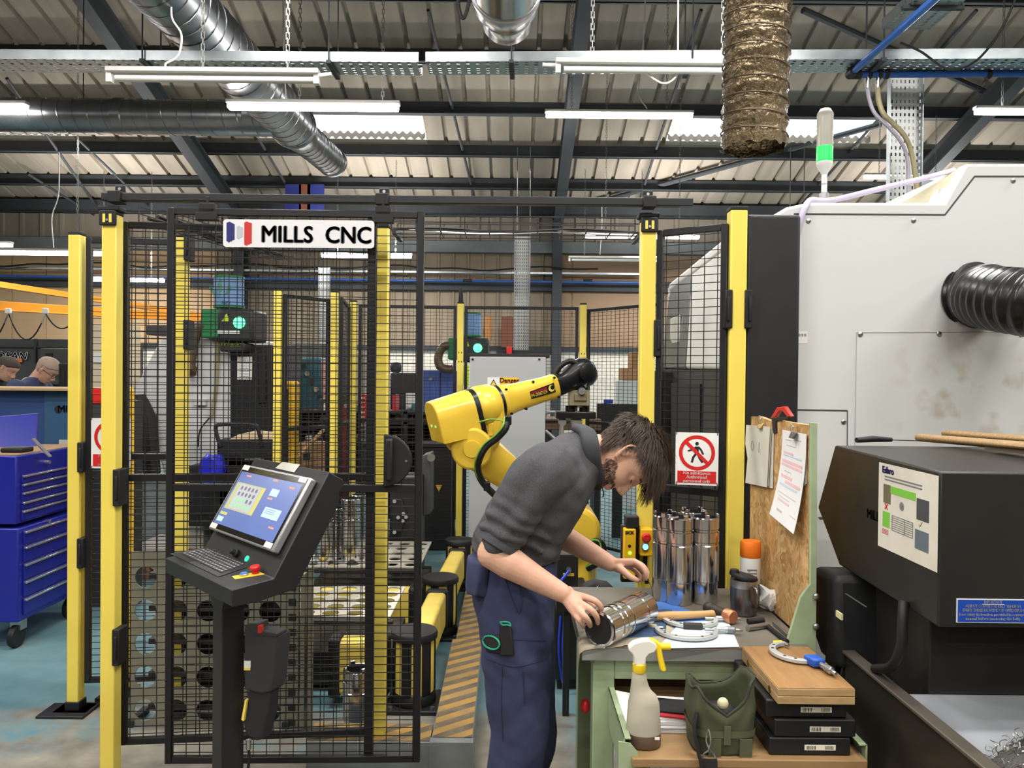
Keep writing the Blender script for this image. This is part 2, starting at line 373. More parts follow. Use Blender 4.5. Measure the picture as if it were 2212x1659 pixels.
# the tube pushed half out of each dead fitting
for o in list(bpy.data.objects):
    if o.get('label', '').startswith('unlit batten light hanging'):
        z = o.location.z; B().tube([P(690,160,4.5)+V((0,0,-.01)), P(716,160,4.5)+V((0,0,.0))], .013, 8).done('loose_tube_end', WHT, o)
    if o.get('label', '').startswith('unlit batten light partly'):
        B().tube([P(1172,140,4.6), P(1202,141,4.6)], .013, 8).done('loose_tube_end', WHT, o)
# unseen lights: near hall lamps, plus far ones added to brighten roof and back wall
def hall_lamp(x, y, z, e):
    l = bpy.data.lights.new('hall_lamp', 'AREA'); l.shape = 'RECTANGLE'; l.size = 1.5; l.size_y = .12; l.energy = e; l.color = (1,.975,.935)
    o = bpy.data.objects.new('hall_lamp', l); COL.objects.link(o); o.location = (x, y, z)
    u = l.copy(); u.energy = e*(.05 if y < 3 else (.07 if y < 5 else (.16 if y < 11 else .9))); o = bpy.data.objects.new('hall_lamp_top', u); COL.objects.link(o); o.location = (x, y, z+.06); o.rotation_euler = (pi,0,0)  # added uplight, strongest at the back to brighten wall and roof
EL = 80
for x, y in ((-1.2,3.6),(1.3,3.3),(-3.6,2.6),(3.6,2.6),(-1.3,.6),(1.2,.9),(-3.8,-.6),(3.6,-.6),(0,-2.2),(-2.6,-3.6),(2.6,-3.6),(0,-6),(-7,1),(7,1),(7,5.5),(-7.2,5.4),(4.4,8),(-4.4,9.5),(0.2,10.5),(9,10),(-9.5,10),(-2.2,12.2),(2.6,12.4),(-6.5,12.3),(6.5,12.3)):
    hall_lamp(x, y, 4.25 if y < 5 else (4.4 if y < 11 else 3.6), EL)
wd = bpy.data.worlds.new('sky'); sc.world = wd; wd.use_nodes = True
bg = wd.node_tree.nodes['Background']; bg.inputs[0].default_value = (.86,.93,1,1); bg.inputs[1].default_value = 4
sc.view_settings.view_transform = 'Standard'; sc.view_settings.look = 'None'; sc.view_settings.gamma = 1; sc.view_settings.use_curve_mapping = False
sc.view_settings.exposure = .1
cy = sc.cycles; cy.use_denoising = True; cy.use_adaptive_sampling = True; cy.adaptive_threshold = .03; cy.max_bounces = 6; cy.diffuse_bounces = 3; cy.glossy_bounces = 3; cy.transmission_bounces = 5; cy.transparent_max_bounces = 10; cy.sample_clamp_indirect = 6; cy.caustics_reflective = False; cy.caustics_refractive = False
# ================================================================ overhead services
def perf_mat(name, col, sx, sy, ax=('X','Y'), metal=.8):
    m = mat(name, col, .4, metal); nt, b, L = nodes(m); tc = nt.nodes.new('ShaderNodeTexCoord'); sp = nt.nodes.new('ShaderNodeSeparateXYZ'); L(tc.outputs['Object'], sp.inputs[0])
    def stripe(o, s, lo):
        a = nt.nodes.new('ShaderNodeMath'); a.operation = 'MULTIPLY'; a.inputs[1].default_value = s; L(sp.outputs[o], a.inputs[0])
        f = nt.nodes.new('ShaderNodeMath'); f.operation = 'FRACT'; L(a.outputs[0], f.inputs[0])
        c = nt.nodes.new('ShaderNodeMath'); c.operation = 'LESS_THAN'; c.inputs[1].default_value = lo; L(f.outputs[0], c.inputs[0]); return c.outputs[0]
    p = nt.nodes.new('ShaderNodeMath'); p.operation = 'MULTIPLY'; L(stripe(ax[0], sx, .35), p.inputs[0]); L(stripe(ax[1], sy, .5), p.inputs[1])
    inv = nt.nodes.new('ShaderNodeMath'); inv.operation = 'SUBTRACT'; inv.inputs[0].default_value = 1; L(p.outputs[0], inv.inputs[1]); L(inv.outputs[0], b.inputs['Alpha'])
    return m
TRAYM = perf_mat('perforated_tray_steel', (165,172,172), 16, 28)
TRAYV = perf_mat('perforated_ladder_steel', (205,208,206), 34, 22, ('X','Z'), .3)
def tray(a, c, w, lab, h=.06, side=1):
    a, c = V(a), V(c); d = (c-a).normalized(); n = V((0,0,1)).cross(d).normalized()*side
    r = thing('hanging_cable_tray', lab, 'cable tray', a)
    b = B(); b.bar(a+n*w/2, c+n*w/2, w, .003); b.done('tray_bottom', TRAYM, r, smooth=False)
    for k in (0, 1):
        b = B(); o = n*(w*k)+V((0,0,h/2)); b.bar(a+o, c+o, .003, h); b.bar(a+o+n*(.012*(1-2*k))+V((0,0,h/2)), c+o+n*(.012*(1-2*k))+V((0,0,h/2)), .024, .004); b.done('tray_flange', GALV, r, smooth=False)
    for f in (.12, .37, .63, .88):
        p = a+(c-a)*f; b = B()
        b.bar(p-n*.03-V((0,0,.012)), p+n*(w+.03)-V((0,0,.012)), .03, .02)
        for s in (-.02, w+.02): b.cyl(p+n*s, p+n*s+V((0,0,zr((p+n*s).y)-.15-p.z)), .005, n=6)
        b.done('hanger_bracket', FRAME, r, smooth=False)
    return r
tray(P(-700,122,4.9), P(904,134,4.9), .215, 'galvanised cable tray crossing the ceiling above the spiral duct, left run', side=1)
tray(P(919,133,4.9), P(2500,124,4.78), .215, 'galvanised cable tray crossing behind the hanging brown foil duct, right run', side=1)
tray((2.24,4.72,3.74), (2.24,2.2,3.74), .29, 'galvanised cable tray running towards the gangway along the blue air pipe', side=1)
# wires lying in and hanging from the trays
CABLE = mat('grey_flex', (150,150,148), .5)
tag(B().tube(spline([P(1945,92,4.7),P(1990,112,4.65),P(2050,150,4.6),P(2110,130,4.6),P(2165,60,4.55),P(2205,-30,4.5)]), .007, 6).done('hanging_cable', BLKM), 'thin dark cable looping down from the right cable tray', 'cable')
tag(B().tube(spline([P(992,-40,4.8),P(990,10,4.8),P(1000,40,4.8),P(1012,10,4.8),P(1018,-40,4.8)]), .012, 8).done('hanging_cable_loop', BLKM), 'black cable loop hanging beside the short round duct end at the top', 'cable')
# vertical perforated ladder
r = thing('hanging_cable_ladder', 'tall perforated cable ladder dropping down behind the signal tower to the machine', 'cable ladder', P(1950,435,5.3))
a, c = P(1918,165,5.3), P(1983,440,5.3)
B().bb((a.x,a.y,c.z),(c.x,a.y+.003,a.z)).done('perforated_plate', TRAYV, r, smooth=False)
for x in (a.x, c.x): B().bb((x-.003,a.y-.05,c.z),(x+.003,a.y,a.z)).done('side_flange', GALV, r, smooth=False)
# far perforated ladders on and before the back wall
for px0, px1, y0, y1, d, lab in ((690,712,578,770,12.5,'pale perforated cable ladder far back, left of the yellow door post'),(1112,1141,510,760,10.5,'tall pale perforated cable ladder behind the grey control cabinet')):
    a, c = P(px0,y0,d), P(px1,y1,d); r = thing('hanging_cable_ladder', lab, 'cable ladder', ((a.x+c.x)/2,d,c.z))
    B().bb((a.x,d,c.z),(c.x,d+.003,a.z)).done('perforated_plate', TRAYV, r, smooth=False)
    B().bb((a.x-.004,d-.06,c.z),(a.x+.004,d,a.z)).done('side_flange', GALV, r, smooth=False)
    B().bb((c.x-.004,d-.06,c.z),(c.x+.004,d,a.z)).done('side_flange', GALV, r, smooth=False)
# --- spiral ducts
DUCT = mat('spiral_duct_zinc', (158,162,166), .3, .92, var=(5,.6,(128,132,138)), bump=(18,.12))
def spiral(b, p, q, r, pit=.13, turns=True):
    p, q = V(p), V(q); d = (q-p).normalized(); L_ = (q-p).length
    prof = [(r,0),(r,L_)]; b.lathe(prof, p, d, 40)
    if turns:
        u = V((0,0,1)); x = u.cross(d).normalized(); y = d.cross(x); n = int(L_/pit*20)
        b.tube([p + d*(i*pit/20) + x*(r*cos(2*pi*i/20)) + y*(r*sin(2*pi*i/20)) for i in range(n+1)], .006, 4)
def collar(b, p, d, r, w=.05): d = V(d).normalized(); b.lathe([(r+.001,-w),(r+.01,-w+.008),(r+.01,w-.008),(r+.001,w)], p, d, 40)
r = thing('hanging_spiral_duct', 'long galvanised spiral duct running back diagonally towards the eaves', 'duct', (-2.1,7,3.93))
J = V((-2.08,7.25,3.93)); E = V((-2.06,8.75,4.0))
b = B(); spiral(b, (-2.13,3.2,3.91), J, .205); b.done('spiral_pipe', DUCT, r)
b = B(); spiral(b, J+V((0,.25,0)), E, .16); b.done('narrow_spiral_pipe', DUCT, r)
B().lathe([(.208,-.02),(.216,.0),(.206,.06),(.166,.25),(.17,.3)], J, (0,1,0), 40).done('reducer', DUCT, r)
B().lathe([(.163,-.04),(.17,-.03),(.17,.03),(.163,.04)], E-V((0,.05,0)), (0,1,0), 40).done('end_collar', DUCT, r)
r = thing('hanging_branch_duct', 'horizontal galvanised spiral duct joining the long duct from the left', 'duct', P(300,252,6.85))
b = B(); spiral(b, P(-600,243,6.85), P(590,257,6.85), .15); b.done('spiral_pipe', DUCT, r)
for px in (265, 545):
    b = B(); collar(b, P(px,252,6.85), (1,0,0), .15); b.done('joint_collar', DUCT, r)
for px in (180,):
    b = B(); p = P(px,250,6.85); b.cyl(p+V((0,0,.15)), p+V((0,0,zr(6.85)-.2-p.z)), .005, n=6); b.done('hanger_rod', FRAME, r)
r = thing('hanging_round_duct', 'short bright round metal duct end hanging at the top centre of the roof', 'duct', (-.04,4.1,3.56))
BRT = mat('bright_zinc', (196,198,200), .22, .95, bump=(9,.2))
B().lathe([(.172,-2),(.172,-.14),(.176,-.12),(.176,-.02),(.165,0),(.145,.02)], (-.05,4.05,3.565), (0,1,.0), 48).done('duct_pipe', BRT, r)
B().lathe([(.135,0),(.138,.0),(.138,.12),(.13,.13),(.12,.131),(.02,.132)], (-.045,4.07,3.53), (0,1,0), 48).done('end_spigot', BRT, r)
B().lathe([(.178,0),(.184,.005),(.184,.035),(.178,.04)], (-.05,3.9,3.565), (0,1,0), 48).done('clamp_band', STEELR, r)
# --- brown foil flexible duct
FOIL = mat('brown_foil_duct', (128,112,86), .22, .65, var=(12,.7,(84,70,48)), bump=(42,1.0))
nt, bs, L = nodes(FOIL)
for n in nt.nodes:
    if n.type == 'BUMP': n.inputs['Distance'].default_value = .02
b = B(); rs = []; d = 3.72; N = 110
for i in range(N+1):
    t = i/N; p = P(1641-13*t, -160+482*t, d); rr = .15 + .006*cos(2*pi*t*13.5) ; ring = []
    for k in range(60):
        a = 2*pi*k/60; dr = .008*noise.noise((cos(a)*5, sin(a)*5, t*30)) + .004*noise.noise((cos(a)*13, sin(a)*13, t*70))
        if i > N-3: dr += .012*noise.noise((cos(a)*4, sin(a)*4, 9))
        ring.append(p + V(((rr+dr)*cos(a), (rr+dr)*sin(a), .01*noise.noise((a*2, t*9, 3)) + (-.02*noise.noise((cos(a)*3, sin(a)*3, 4)) if i == N else 0))))
    rs.append(ring)
b.loft(rs, caps=False); r = thing('hanging_flexible_duct', 'wide crinkled brown foil flexible duct hanging straight down', 'flexible duct', P(1628,322,d))
b.done('foil_sleeve', FOIL, r, ang=180)
b = B(); WIREB = mat('duct_wire', (74,60,40), .5, .3); pts = []
for i in range(13*24):
    t = i/(13*24); a = 2*pi*t*13.5; p = P(1641-13*t, -160+482*t, d); pts.append(p+V((.157*cos(a),.157*sin(a),0)))
b.tube(pts, .004, 5); b.done('spiral_wire', WIREB, r)
# --- blue compressed-air pipes
BLUEP = mat('blue_air_pipe', (38,86,160), .3)
r = thing('hanging_air_pipe', 'blue compressed air pipe with an elbow above the machine', 'pipe', P(1833,162,5))
c0 = P(1836,161,5)
B().tube([c0, P(2500,157,5.0)], .022, 14).done('pipe_run', BLUEP, r)
B().tube([c0, V((c0.x, 2.2, c0.z))], .022, 14).done('pipe_run', BLUEP, r)
b = B(); b.ball(c0, .03); b.cyl(c0, c0+V((.07,0,0)), .029); b.cyl(c0, c0+V((0,-.07,0)), .029); b.done('elbow_fitting', BLKM, r)
for px in (1878, 1900, 1915, 2135):
    p = P(px,160.5,5); b = B(); b.cyl(p-V((.012,0,0)), p+V((.012,0,0)), .03); b.done('pipe_clip', BLKM, r)
for px in (1874, 1896):
    p = P(px,165,5); b = B(); b.cyl(p, p-V((0,0,.075)), .014, .012); b.done('hose_tail', STEELR, r)
HOSE = mat('clear_hose', (206,198,214), .25, trans=.35, ior=1.2)
HOSEY = mat('yellowed_clear_hose', (190,178,140), .3, trans=.3, ior=1.2)
tag(B().tube(spline([P(1874,190,5),P(1878,215,5),P(1890,245,5),P(1920,275,5.05),P(1945,305,5.1),P(1960,345,5.15),P(1963,430,5.15)]), .012, 10).done('hanging_air_hose', HOSE), 'thin clear air hose curving from the blue pipe onto the perforated ladder', 'hose')
tag(B().tube(spline([P(1896,190,5),P(1898,215,5),P(1908,245,5),P(1930,268,5.05),P(1955,295,5.1),P(1970,335,5.15),P(1982,415,5.15)]), .016, 10).done('hanging_air_hose', HOSEY), 'yellowed clear air hose beside the thin one on the perforated ladder', 'hose')
a = zrow(606,13.7)
r = thing('wall_mounted_air_pipe', 'long thin blue air pipe running along the tan back wall', 'pipe', (0,13.7,a)); B().tube([(-14.5,13.7,a),(2.6,13.7,a-.02)], .021, 10).done('pipe_run', BLUEP, r)
for px in (1010, 1270):
    p = P(px,606,13.7); b = B(); b.cyl(p-V((.08,0,0)), p+V((.08,0,0)), .028); b.done('pipe_joint', BLKM, r)
a = zrow(590,13.75)
tag(B().bb((-14.5,13.7,a-.02),(2.3,13.78,a+.02)).done('wall_mounted_trunking', GALV, bev=.004), 'narrow galvanised trunking running along the back wall above the blue pipe', 'trunking')
tag(B().tube(spline([(x, 13.6, a+.06+.03*sin(x*2.3)+.02*sin(x*5)) for x in [(-14+i*.5) for i in range(32)]]), .016, 6).done('wall_mounted_cable', BLKM), 'bundle of black cables draped along the wall trunking', 'cable')
# grey wall box column and the orange crane rails
ORA = mat('orange_crane_paint', (232,152,40), .45)
for p, q, w, lab in ((P(-260,645,8.0),P(470,689,11),.105,'thick orange crane rail, the lower of the two at the left'),(P(-260,575,8.4),P(470,686,12),.07,'thin orange crane rail slanting above the thick one')):
    b = B(); b.bar(p, q, .05, w); b.bar(p-V((0,0,w/2)), q-V((0,0,w/2)), .09, .012); tag(b.done('hanging_crane_rail', ORA, bev=.003), lab, 'crane rail')
r = thing('hanging_festoon_cable', 'dark festoon cable looping below the orange crane rail', 'cable', P(100,680,8.3))
pts = []
for a_, b_ in ((-60,18),(18,98),(98,170),(170,260)):
    for k in range(9):
        t = k/9; pts.append(P(a_+(b_-a_)*t, 676+(58 if a_ < 90 else 34)*4*t*(1-t), 8.3+.004*(a_+60)/2))
B().tube(pts, .008, 6).done('cable', BLKM, r)
for px in (18, 98): B().box(P(px,672,8.4), (.06,.04,.06)).done('cable_trolley', WHT, r, bev=.01)
# blue flags under the roof
FLAG = mat('blue_flag_cloth', (38,48,120), .8); FLAGR = mat('rust_red_flag_cloth', (120,70,52), .8)
p = P(655,420,12.9); r = thing('hanging_flag', 'blue flag with a dull red stripe hanging far back beneath the roof', 'flag', p)
for k, (x0, x1, m) in enumerate(((616,646,FLAG),(646,664,FLAGR),(664,694,FLAG))):
    a, c = P(x0,398,12.9), P(x1+(6 if k else 4),462,12.9); B().bb((a.x,12.9,c.z),(c.x,12.91,a.z)).done('flag_stripe', m, r, smooth=False)
for px, y0, y1, d, n in ((1118,318,470,10.4,'second'),(1146,318,470,10.4,'first'),(1708,315,440,10.3,'third'),(1738,315,432,10.3,'fourth')):
    pass
r = thing('hanging_wire_pair', 'pair of thin suspension wires hanging from the roof, left of the central rafter', 'wire', P(1130,318,10.4))
for px in (1118,1146): B().cyl(P(px,318,10.4), P(px-2,640,10.4), .006, n=6).done('suspension_wire', CHAIN, r)
r = thing('hanging_wire_pair', 'pair of thin suspension wires hanging left of the green signal light', 'wire', P(1722,318,10.4))
for px in (1708,1738): B().cyl(P(px,318,10.4), P(px-2,480,10.4), .006, n=6).done('suspension_wire', CHAIN, r)
# ================================================================ perimeter fence
def post(x, y, lab, h=2.2, w=.056, cap=True, plate=True, rz=0, foot=.0):
    r = thing('fence_post', lab, 'fence post', (x, y, 0), rz)
    B().bb((-w/2,-w/2,foot),(w/2,w/2,h)).done('post_tube', YEL, r, bev=.004, local=True)
    if cap: B().bb((-w/2-.001,-w/2-.001,h),(w/2+.001,w/2+.001,h+.014)).done('post_cap', BLKM, r, bev=.003, local=True)
    if plate:
        b = B(); b.bb((-.08,-.06,0),(.08,.06,.012)); b.bb((-w/2-.006,-w/2-.006,.0),(w/2+.006,w/2+.006,.05)); b.done('base_plate', BLK, r, bev=.003, local=True)
    return r
def clip(r, z, sx=1, w=.056):
    b = B(); b.bb((sx*w/2-.006*sx,-w/2-.01,z-.07),(sx*(w/2+.022),w/2+.004,z+.07)); b.bb((sx*(w/2+.006),-w/2-.02,z-.045),(sx*(w/2+.016),-w/2,z+.045)); return b.done('panel_clip', BLKM, r, bev=.004, local=True)
def topclip(r, w=.056, h=2.2):
    b = B(); b.bb((-w/2-.004,-w/2-.012,h-.045),(w/2+.004,-w/2-.001,h+.012)); b.bb((-.04,-.035,h+.012),(.04,.03,h+.03)); b.done('track_bracket', BLKM, r, bev=.004, local=True)
    for s in (-1, 1): B().bb((s*.012-.005,-w/2-.014,h-.034),(s*.012+.005,-w/2-.0105,h-.002)).done('bracket_slot', YEL, r, local=True)
    B().cyl((0,-w/2-.016,h-.025),(0,-w/2-.01,h-.025),.005,n=8).done('bolt', STEELR, r, local=True)
WIRE = mat('black_mesh_wire', (34,33,34), .45, .2)
FRM = mat('black_panel_frame', (32,32,34), .42, .2)
def panel(a, c, z0, z1, lab, px=.05, pz=.03, fr=.025, rails=(), stiles=(), wr=.0014, par=None):
    a, c = V((a[0],a[1],0)), V((c[0],c[1],0)); d = (c-a); w = d.length; d.normalize()
    r = thing('mesh_panel', lab, 'fence panel', (a.x,a.y,0), math.atan2(d.y, d.x)) if lab else None
    b = B()
    for x in (fr/2, w-fr/2): b.bb((x-fr/2,-.0125,z0),(x+fr/2,.0125,z1))
    for z in (z0+fr/2, z1-fr/2): b.bb((fr,-.012,z-fr/2),(w-fr,.012,z+fr/2))
    b.done('panel_frame', FRM, r, bev=.002, local=True, seg=1)
    for z in rails: B().bb((fr,-.012,z-.014),(w-fr,.012,z+.014)).done('mid_rail', FRM, r, local=True, bev=.002)
    b = B(); n = int((w-fr)/px); x0 = (w-n*px)/2
    for i in range(n+1): b.bar((x0+i*px,-.004,z0+.005),(x0+i*px,-.004,z1-.005), wr*2)
    n = int((z1-z0-fr)/pz)
    for i in range(n+1): b.bar((.003,-.0075,z0+fr/2+i*pz),(w-.003,-.0075,z0+fr/2+i*pz), wr*2)
    b.done('wire_mesh', WIRE, r, smooth=False, local=True)
    return r
fx = lambda px, d: P(px, 812, d).x
# front line
X1 = fx(242,2.95); pa = post(X1, 2.95, 'tall yellow fence post in front, left of the sliding mesh door'); topclip(pa); clip(pa, 1.16); clip(pa, .55)
X2 = fx(824,3.16); pb = post(X2, 3.16, 'tall yellow fence post standing behind the sliding mesh door', plate=True, foot=.05); clip(pb, 1.78, -1)
X3 = fx(1396,2.98); pc = post(X3, 2.98, 'tall yellow fence post carrying the emergency stop box, right of the robot'); topclip(pc); clip(pc, 1.75)
X4 = fx(1588,2.82); pd = post(X4, 2.82, h=2.21, w=.06, lab='tall yellow fence post beside the black column and white machine'); clip(pd, 1.85); clip(pd, 1.85, -1)
# overhead door track
r = thing('hanging_door_track', 'black horizontal track rail along the top of the sliding mesh door', 'rail', (-.5,2.93,2.28))
zt = P(850,432,2.93).z
B().bb((fx(222,2.93),2.91,zt-.016),(fx(1491,2.93),2.945,zt+.014)).done('track_rail', BLK, r, bev=.003)
for px in (243, 825, 1400):
    x = fx(px,2.9) if px != 825 else fx(822,2.9); b = B(); b.bb((x-.025,2.9,zt-.024),(x+.025,2.957,zt+.02)); b.bb((x-.02,2.95,zt+.02),(x+.02,2.957,zt+.05)); b.done('track_bracket', BLKM, r, bev=.004)
    B().cyl((x,2.945,zt+.036),(x,2.952,zt+.036),.006,n=8).done('bolt', STEELR, r)
# fixed panel behind the door, then the sliding door itself
panel((fx(264,3.02),3.02),(fx(806,3.13),3.13), .13, 2.19, 'black mesh fence panel fixed behind the sliding door, left of the door post', rails=(1.185,))
dr = panel((fx(362,2.88),2.88),(fx(914,2.91),2.91), .13, 2.215, 'black mesh sliding door carrying the big white name sign', rails=(1.17,))
dr.name = 'sliding_mesh_door'; dr['category'] = 'door'
for px in (450, 825):
    x = (fx(px,2.9)-fx(362,2.88)); b = B(); b.bb((x-.04,-.015,2.17),(x+.04,.015,2.2)); b.bb((x-.03,-.012,2.2),(x+.03,.02,2.235)); b.cyl((x,0,2.2),(x,0,2.26),.007); b.done('door_carrier', BLKM, dr, local=True, bev=.003)
b = B(); x = fx(800,2.9)-fx(362,2.88); b.bb((x-.016,.012,.13),(x+.016,.03,2.19)); b.done('inner_stile', FRM, dr, local=True)
# door handle: D-shaped plate with a grip
hx, hz = fx(855,2.87)-fx(362,2.88), P(855,996,2.87).z
b = B(); pts = [(-.045,.1)] + [(-.045+.105*sin(pi*t/12)*(1), .1*cos(pi*t/12)) for t in range(2,11)] + [(-.045,-.1)]
b.prism([(hx+x, -.03, hz+z) for x, z in pts], (0,.03,0)); b.done('handle_plate', BLKM, dr, local=True, bev=.004)
b = B(); b.bb((hx-.035,-.062,hz-.072),(hx-.008,-.045,hz+.085)); b.bb((hx-.033,-.05,hz+.06),(hx-.01,-.028,hz+.085)); b.bb((hx-.033,-.05,hz-.072),(hx-.01,-.028,hz-.05)); b.done('grip', BLK, dr, local=True, bev=.007)
B().cyl((hx+.04,-.034,hz),(hx+.04,-.028,hz),.005,n=8).done('bolt', STEELR, dr, local=True)
# name sign on the door
SIGNW = mat('white_sign_board', (226,226,226), .35)
s0, s1 = P(482,470,2.865), P(808,540,2.865); r = thing('name_sign_board', 'large white rectangular name sign with a tricolour brush mark on the sliding door', 'sign', ((s0.x+s1.x)/2,2.865,(s0.z+s1.z)/2))
w, h = (s1.x-s0.x)/2, (s0.z-s1.z)/2-.006
b = B(); cs = []
for cx_, cz_, a0 in ((w-.012,h-.012,0),(-w+.012,h-.012,pi/2),(-w+.012,-h+.012,pi),(w-.012,-h+.012,1.5*pi)): cs += [(cx_+.012*cos(a0+k*pi/8), 0, cz_+.012*sin(a0+k*pi/8)) for k in range(5)]
b.prism(cs, (0,.004,0)); b.done('sign_panel', SIGNW, r, local=True)
TXT = mat('charcoal_lettering', (58,58,60), .5)
text('MILLS  CNC', 'lettering', TXT, r, (.066,-.0012,-.006), (1,0,-.004), (0,0,1), .086, bold=.0034, local=True, fit=.41)
for k, (x0, x1, z0, z1, c) in enumerate(((-.268,-.238,-.034,.042,(38,40,110)),(-.230,-.207,-.022,.028,(184,188,196)),(-.202,-.174,-.046,.044,(196,44,44)))):
    b = B(); N = 18; top, bot = [], []
    for i in range(N+1):
        t = i/N; x = x0+(x1-x0)*t; top.append((x,-.001,z1-.012*abs(t-.35)-.004*noise.noise((t*6,k,1)))); bot.append((x,-.001,z0+.014*abs(t-.3)+.006*noise.noise((t*9,k,5))))
    b.prism(bot+top[::-1], (0,.0009,0)); b.done('brush_stroke', mat('stroke_%d' % k, c, .5), r, local=True)
r.rotation_euler = (0, 0, 0)
# fence line further back on the left
X5 = fx(166,3.62); pe = post(X5, 3.62, 'leftmost tall yellow fence post beside the blue tool chest', h=2.24); clip(pe, 1.2); clip(pe, .75)
b = B(); b.bb((-.13,-.1,0),(.09,.05,.012)); b.done('floor_bracket', BLK, pe, local=True, bev=.003)
X6 = fx(392,3.66); pf = post(X6, 3.66, 'yellow fence post behind the mesh, left of the green oil mist unit', h=2.24); clip(pf, 1.78); clip(pf, 2.2)
pl = panel((X5+.045,3.62),(X6-.04,3.66), .13, 2.23, 'black mesh fence panel between the two left posts, carrying the half hidden warning sign', rails=(1.2,))
X7 = fx(600,5.5); pg = post(X7, 5.5, 'yellow fence post behind the yellow light curtain column', h=2.19, w=.052)
X8 = fx(722,5.85); ph = post(X8, 5.85, 'yellow fence post in the far left corner of the robot cell', h=2.22, w=.052)
panel((X7+.04,5.5),(X8-.04,5.85), .13, 2.17, 'narrow black mesh panel in the far left corner of the cell', rails=(1.2,))
X9 = fx(763,6.7); pi_ = post(X9, 6.7, 'thin looking yellow fence post just left of the sliding door post', h=2.23, w=.05)
X10 = fx(994,6.76); pj = post(X10, 6.76, 'yellow fence post of the back fence behind the robot shoulder', h=2.23, w=.054)
B().lathe([(.022,0),(.018,.1),(.012,.12)], (0,0,2.245), n=12).done('sensor_cap', BLKM, pj, local=True)
X11 = fx(1258,6.76); pk = post(X11, 6.76, 'yellow fence post of the back fence behind the robot gripper', h=2.23, w=.056)
for q in (pj, pk):
    b = B()
    for z in (1.15, 1.3, 1.72, 1.8):
        for s in (-.012, .012): B().box((s,-.0285,z),(.006,.002,.014)).done('slot_hole', BLKM, q, local=True)
panel((X8+.04,5.9),(X9-.03,6.66), .13, 2.19, 'narrow black mesh panel turning towards the back fence', rails=(1.2,))
panel((X9+.04,6.72),(X10-.035,6.76), .13, 2.21, 'black mesh panel of the back fence, left of the grey control cabinet', rails=(1.2,))
panel((X10+.035,6.76),(X11-.04,6.76), .13, 2.21, 'black mesh panel of the back fence, behind the grey control cabinet', rails=(1.2,))
panel((X11+.04,6.74),(fx(1425,6.1),6.1), .13, 2.19, 'black mesh panel of the back fence, right of the robot gripper', rails=(1.2,))
X12 = fx(1413,6.1)
panel((fx(1418,2.97),2.97),(fx(1570,2.82),2.82), .14, 2.165, 'black mesh fence panel carrying the no admittance sign', rails=(1.175,))
# wire basket over the open bay
p0, p1 = P(846,497,3.7), P(1385,497,3.7); r = thing('hanging_wire_basket', 'black wire basket cable tray crossing above the robot', 'cable tray', p0)
b = B()
for dy in (0, .1, .2):
    b.bar((p0.x,3.7+dy,p0.z),(p1.x,3.7+dy,p0.z),.005)
for dz in (.04, .07):
    for dy in (0,.2): b.bar((p0.x,3.7+dy,p0.z+dz),(p1.x,3.7+dy,p0.z+dz),.005)
i = 0
while p0.x+i*.117 < p1.x:
    x = p0.x+i*.117; b.bar((x,3.7,p0.z+.07),(x,3.7,p0.z),.005); b.bar((x,3.7,p0.z),(x,3.9,p0.z),.005); b.bar((x,3.9,p0.z),(x,3.9,p0.z+.07),.005); i += 1
b.done('wire_basket', WIRE, r, smooth=False)
for k in range(2): B().tube(spline([(p0.x+i*.15, 3.75+.07*k, p0.z+.014+.008*sin(i*1.3+k)) for i in range(9)]), .006, 6).done('cable', WHT if k else BLKM, r)
for px in (850, 1380): B().bb((fx(px,3.7)-.01,3.68,p0.z-.02),(fx(px,3.7)+.01,3.92,p0.z+.0)).done('support_arm', BLK, r)
# the same basket seen end-on at the left corner
p0 = P(300,480,3.2); r = thing('hanging_wire_basket', 'black wire basket running back overhead behind the left end of the door', 'cable tray', p0)
b = B(); z = p0.z
for dx in (0,.08,.16):
    b.bar((p0.x+dx,3.2,z),(p0.x+dx+.25,4.3,z),.004)
for dx in (0,.16):
    for dz in (.035,.065): b.bar((p0.x+dx,3.2,z+dz),(p0.x+dx+.25,4.3,z+dz),.004)
for i in range(11):
    y = 3.2+.1*i; x = p0.x+.025*i
    b.bar((x,y,z),(x+.16,y,z),.004); b.bar((x,y,z),(x,y,z+.065),.004); b.bar((x+.16,y,z),(x+.16,y,z+.065),.004)
b.done('wire_basket', WIRE, r, smooth=False)
for k in range(3): B().tube(spline([(p0.x+.04+.04*k+.05*i, 3.2+.24*i, z+.015+.01*sin(i*2+k)) for i in range(5)]), .008, 6).done('cable', BLKM, r)
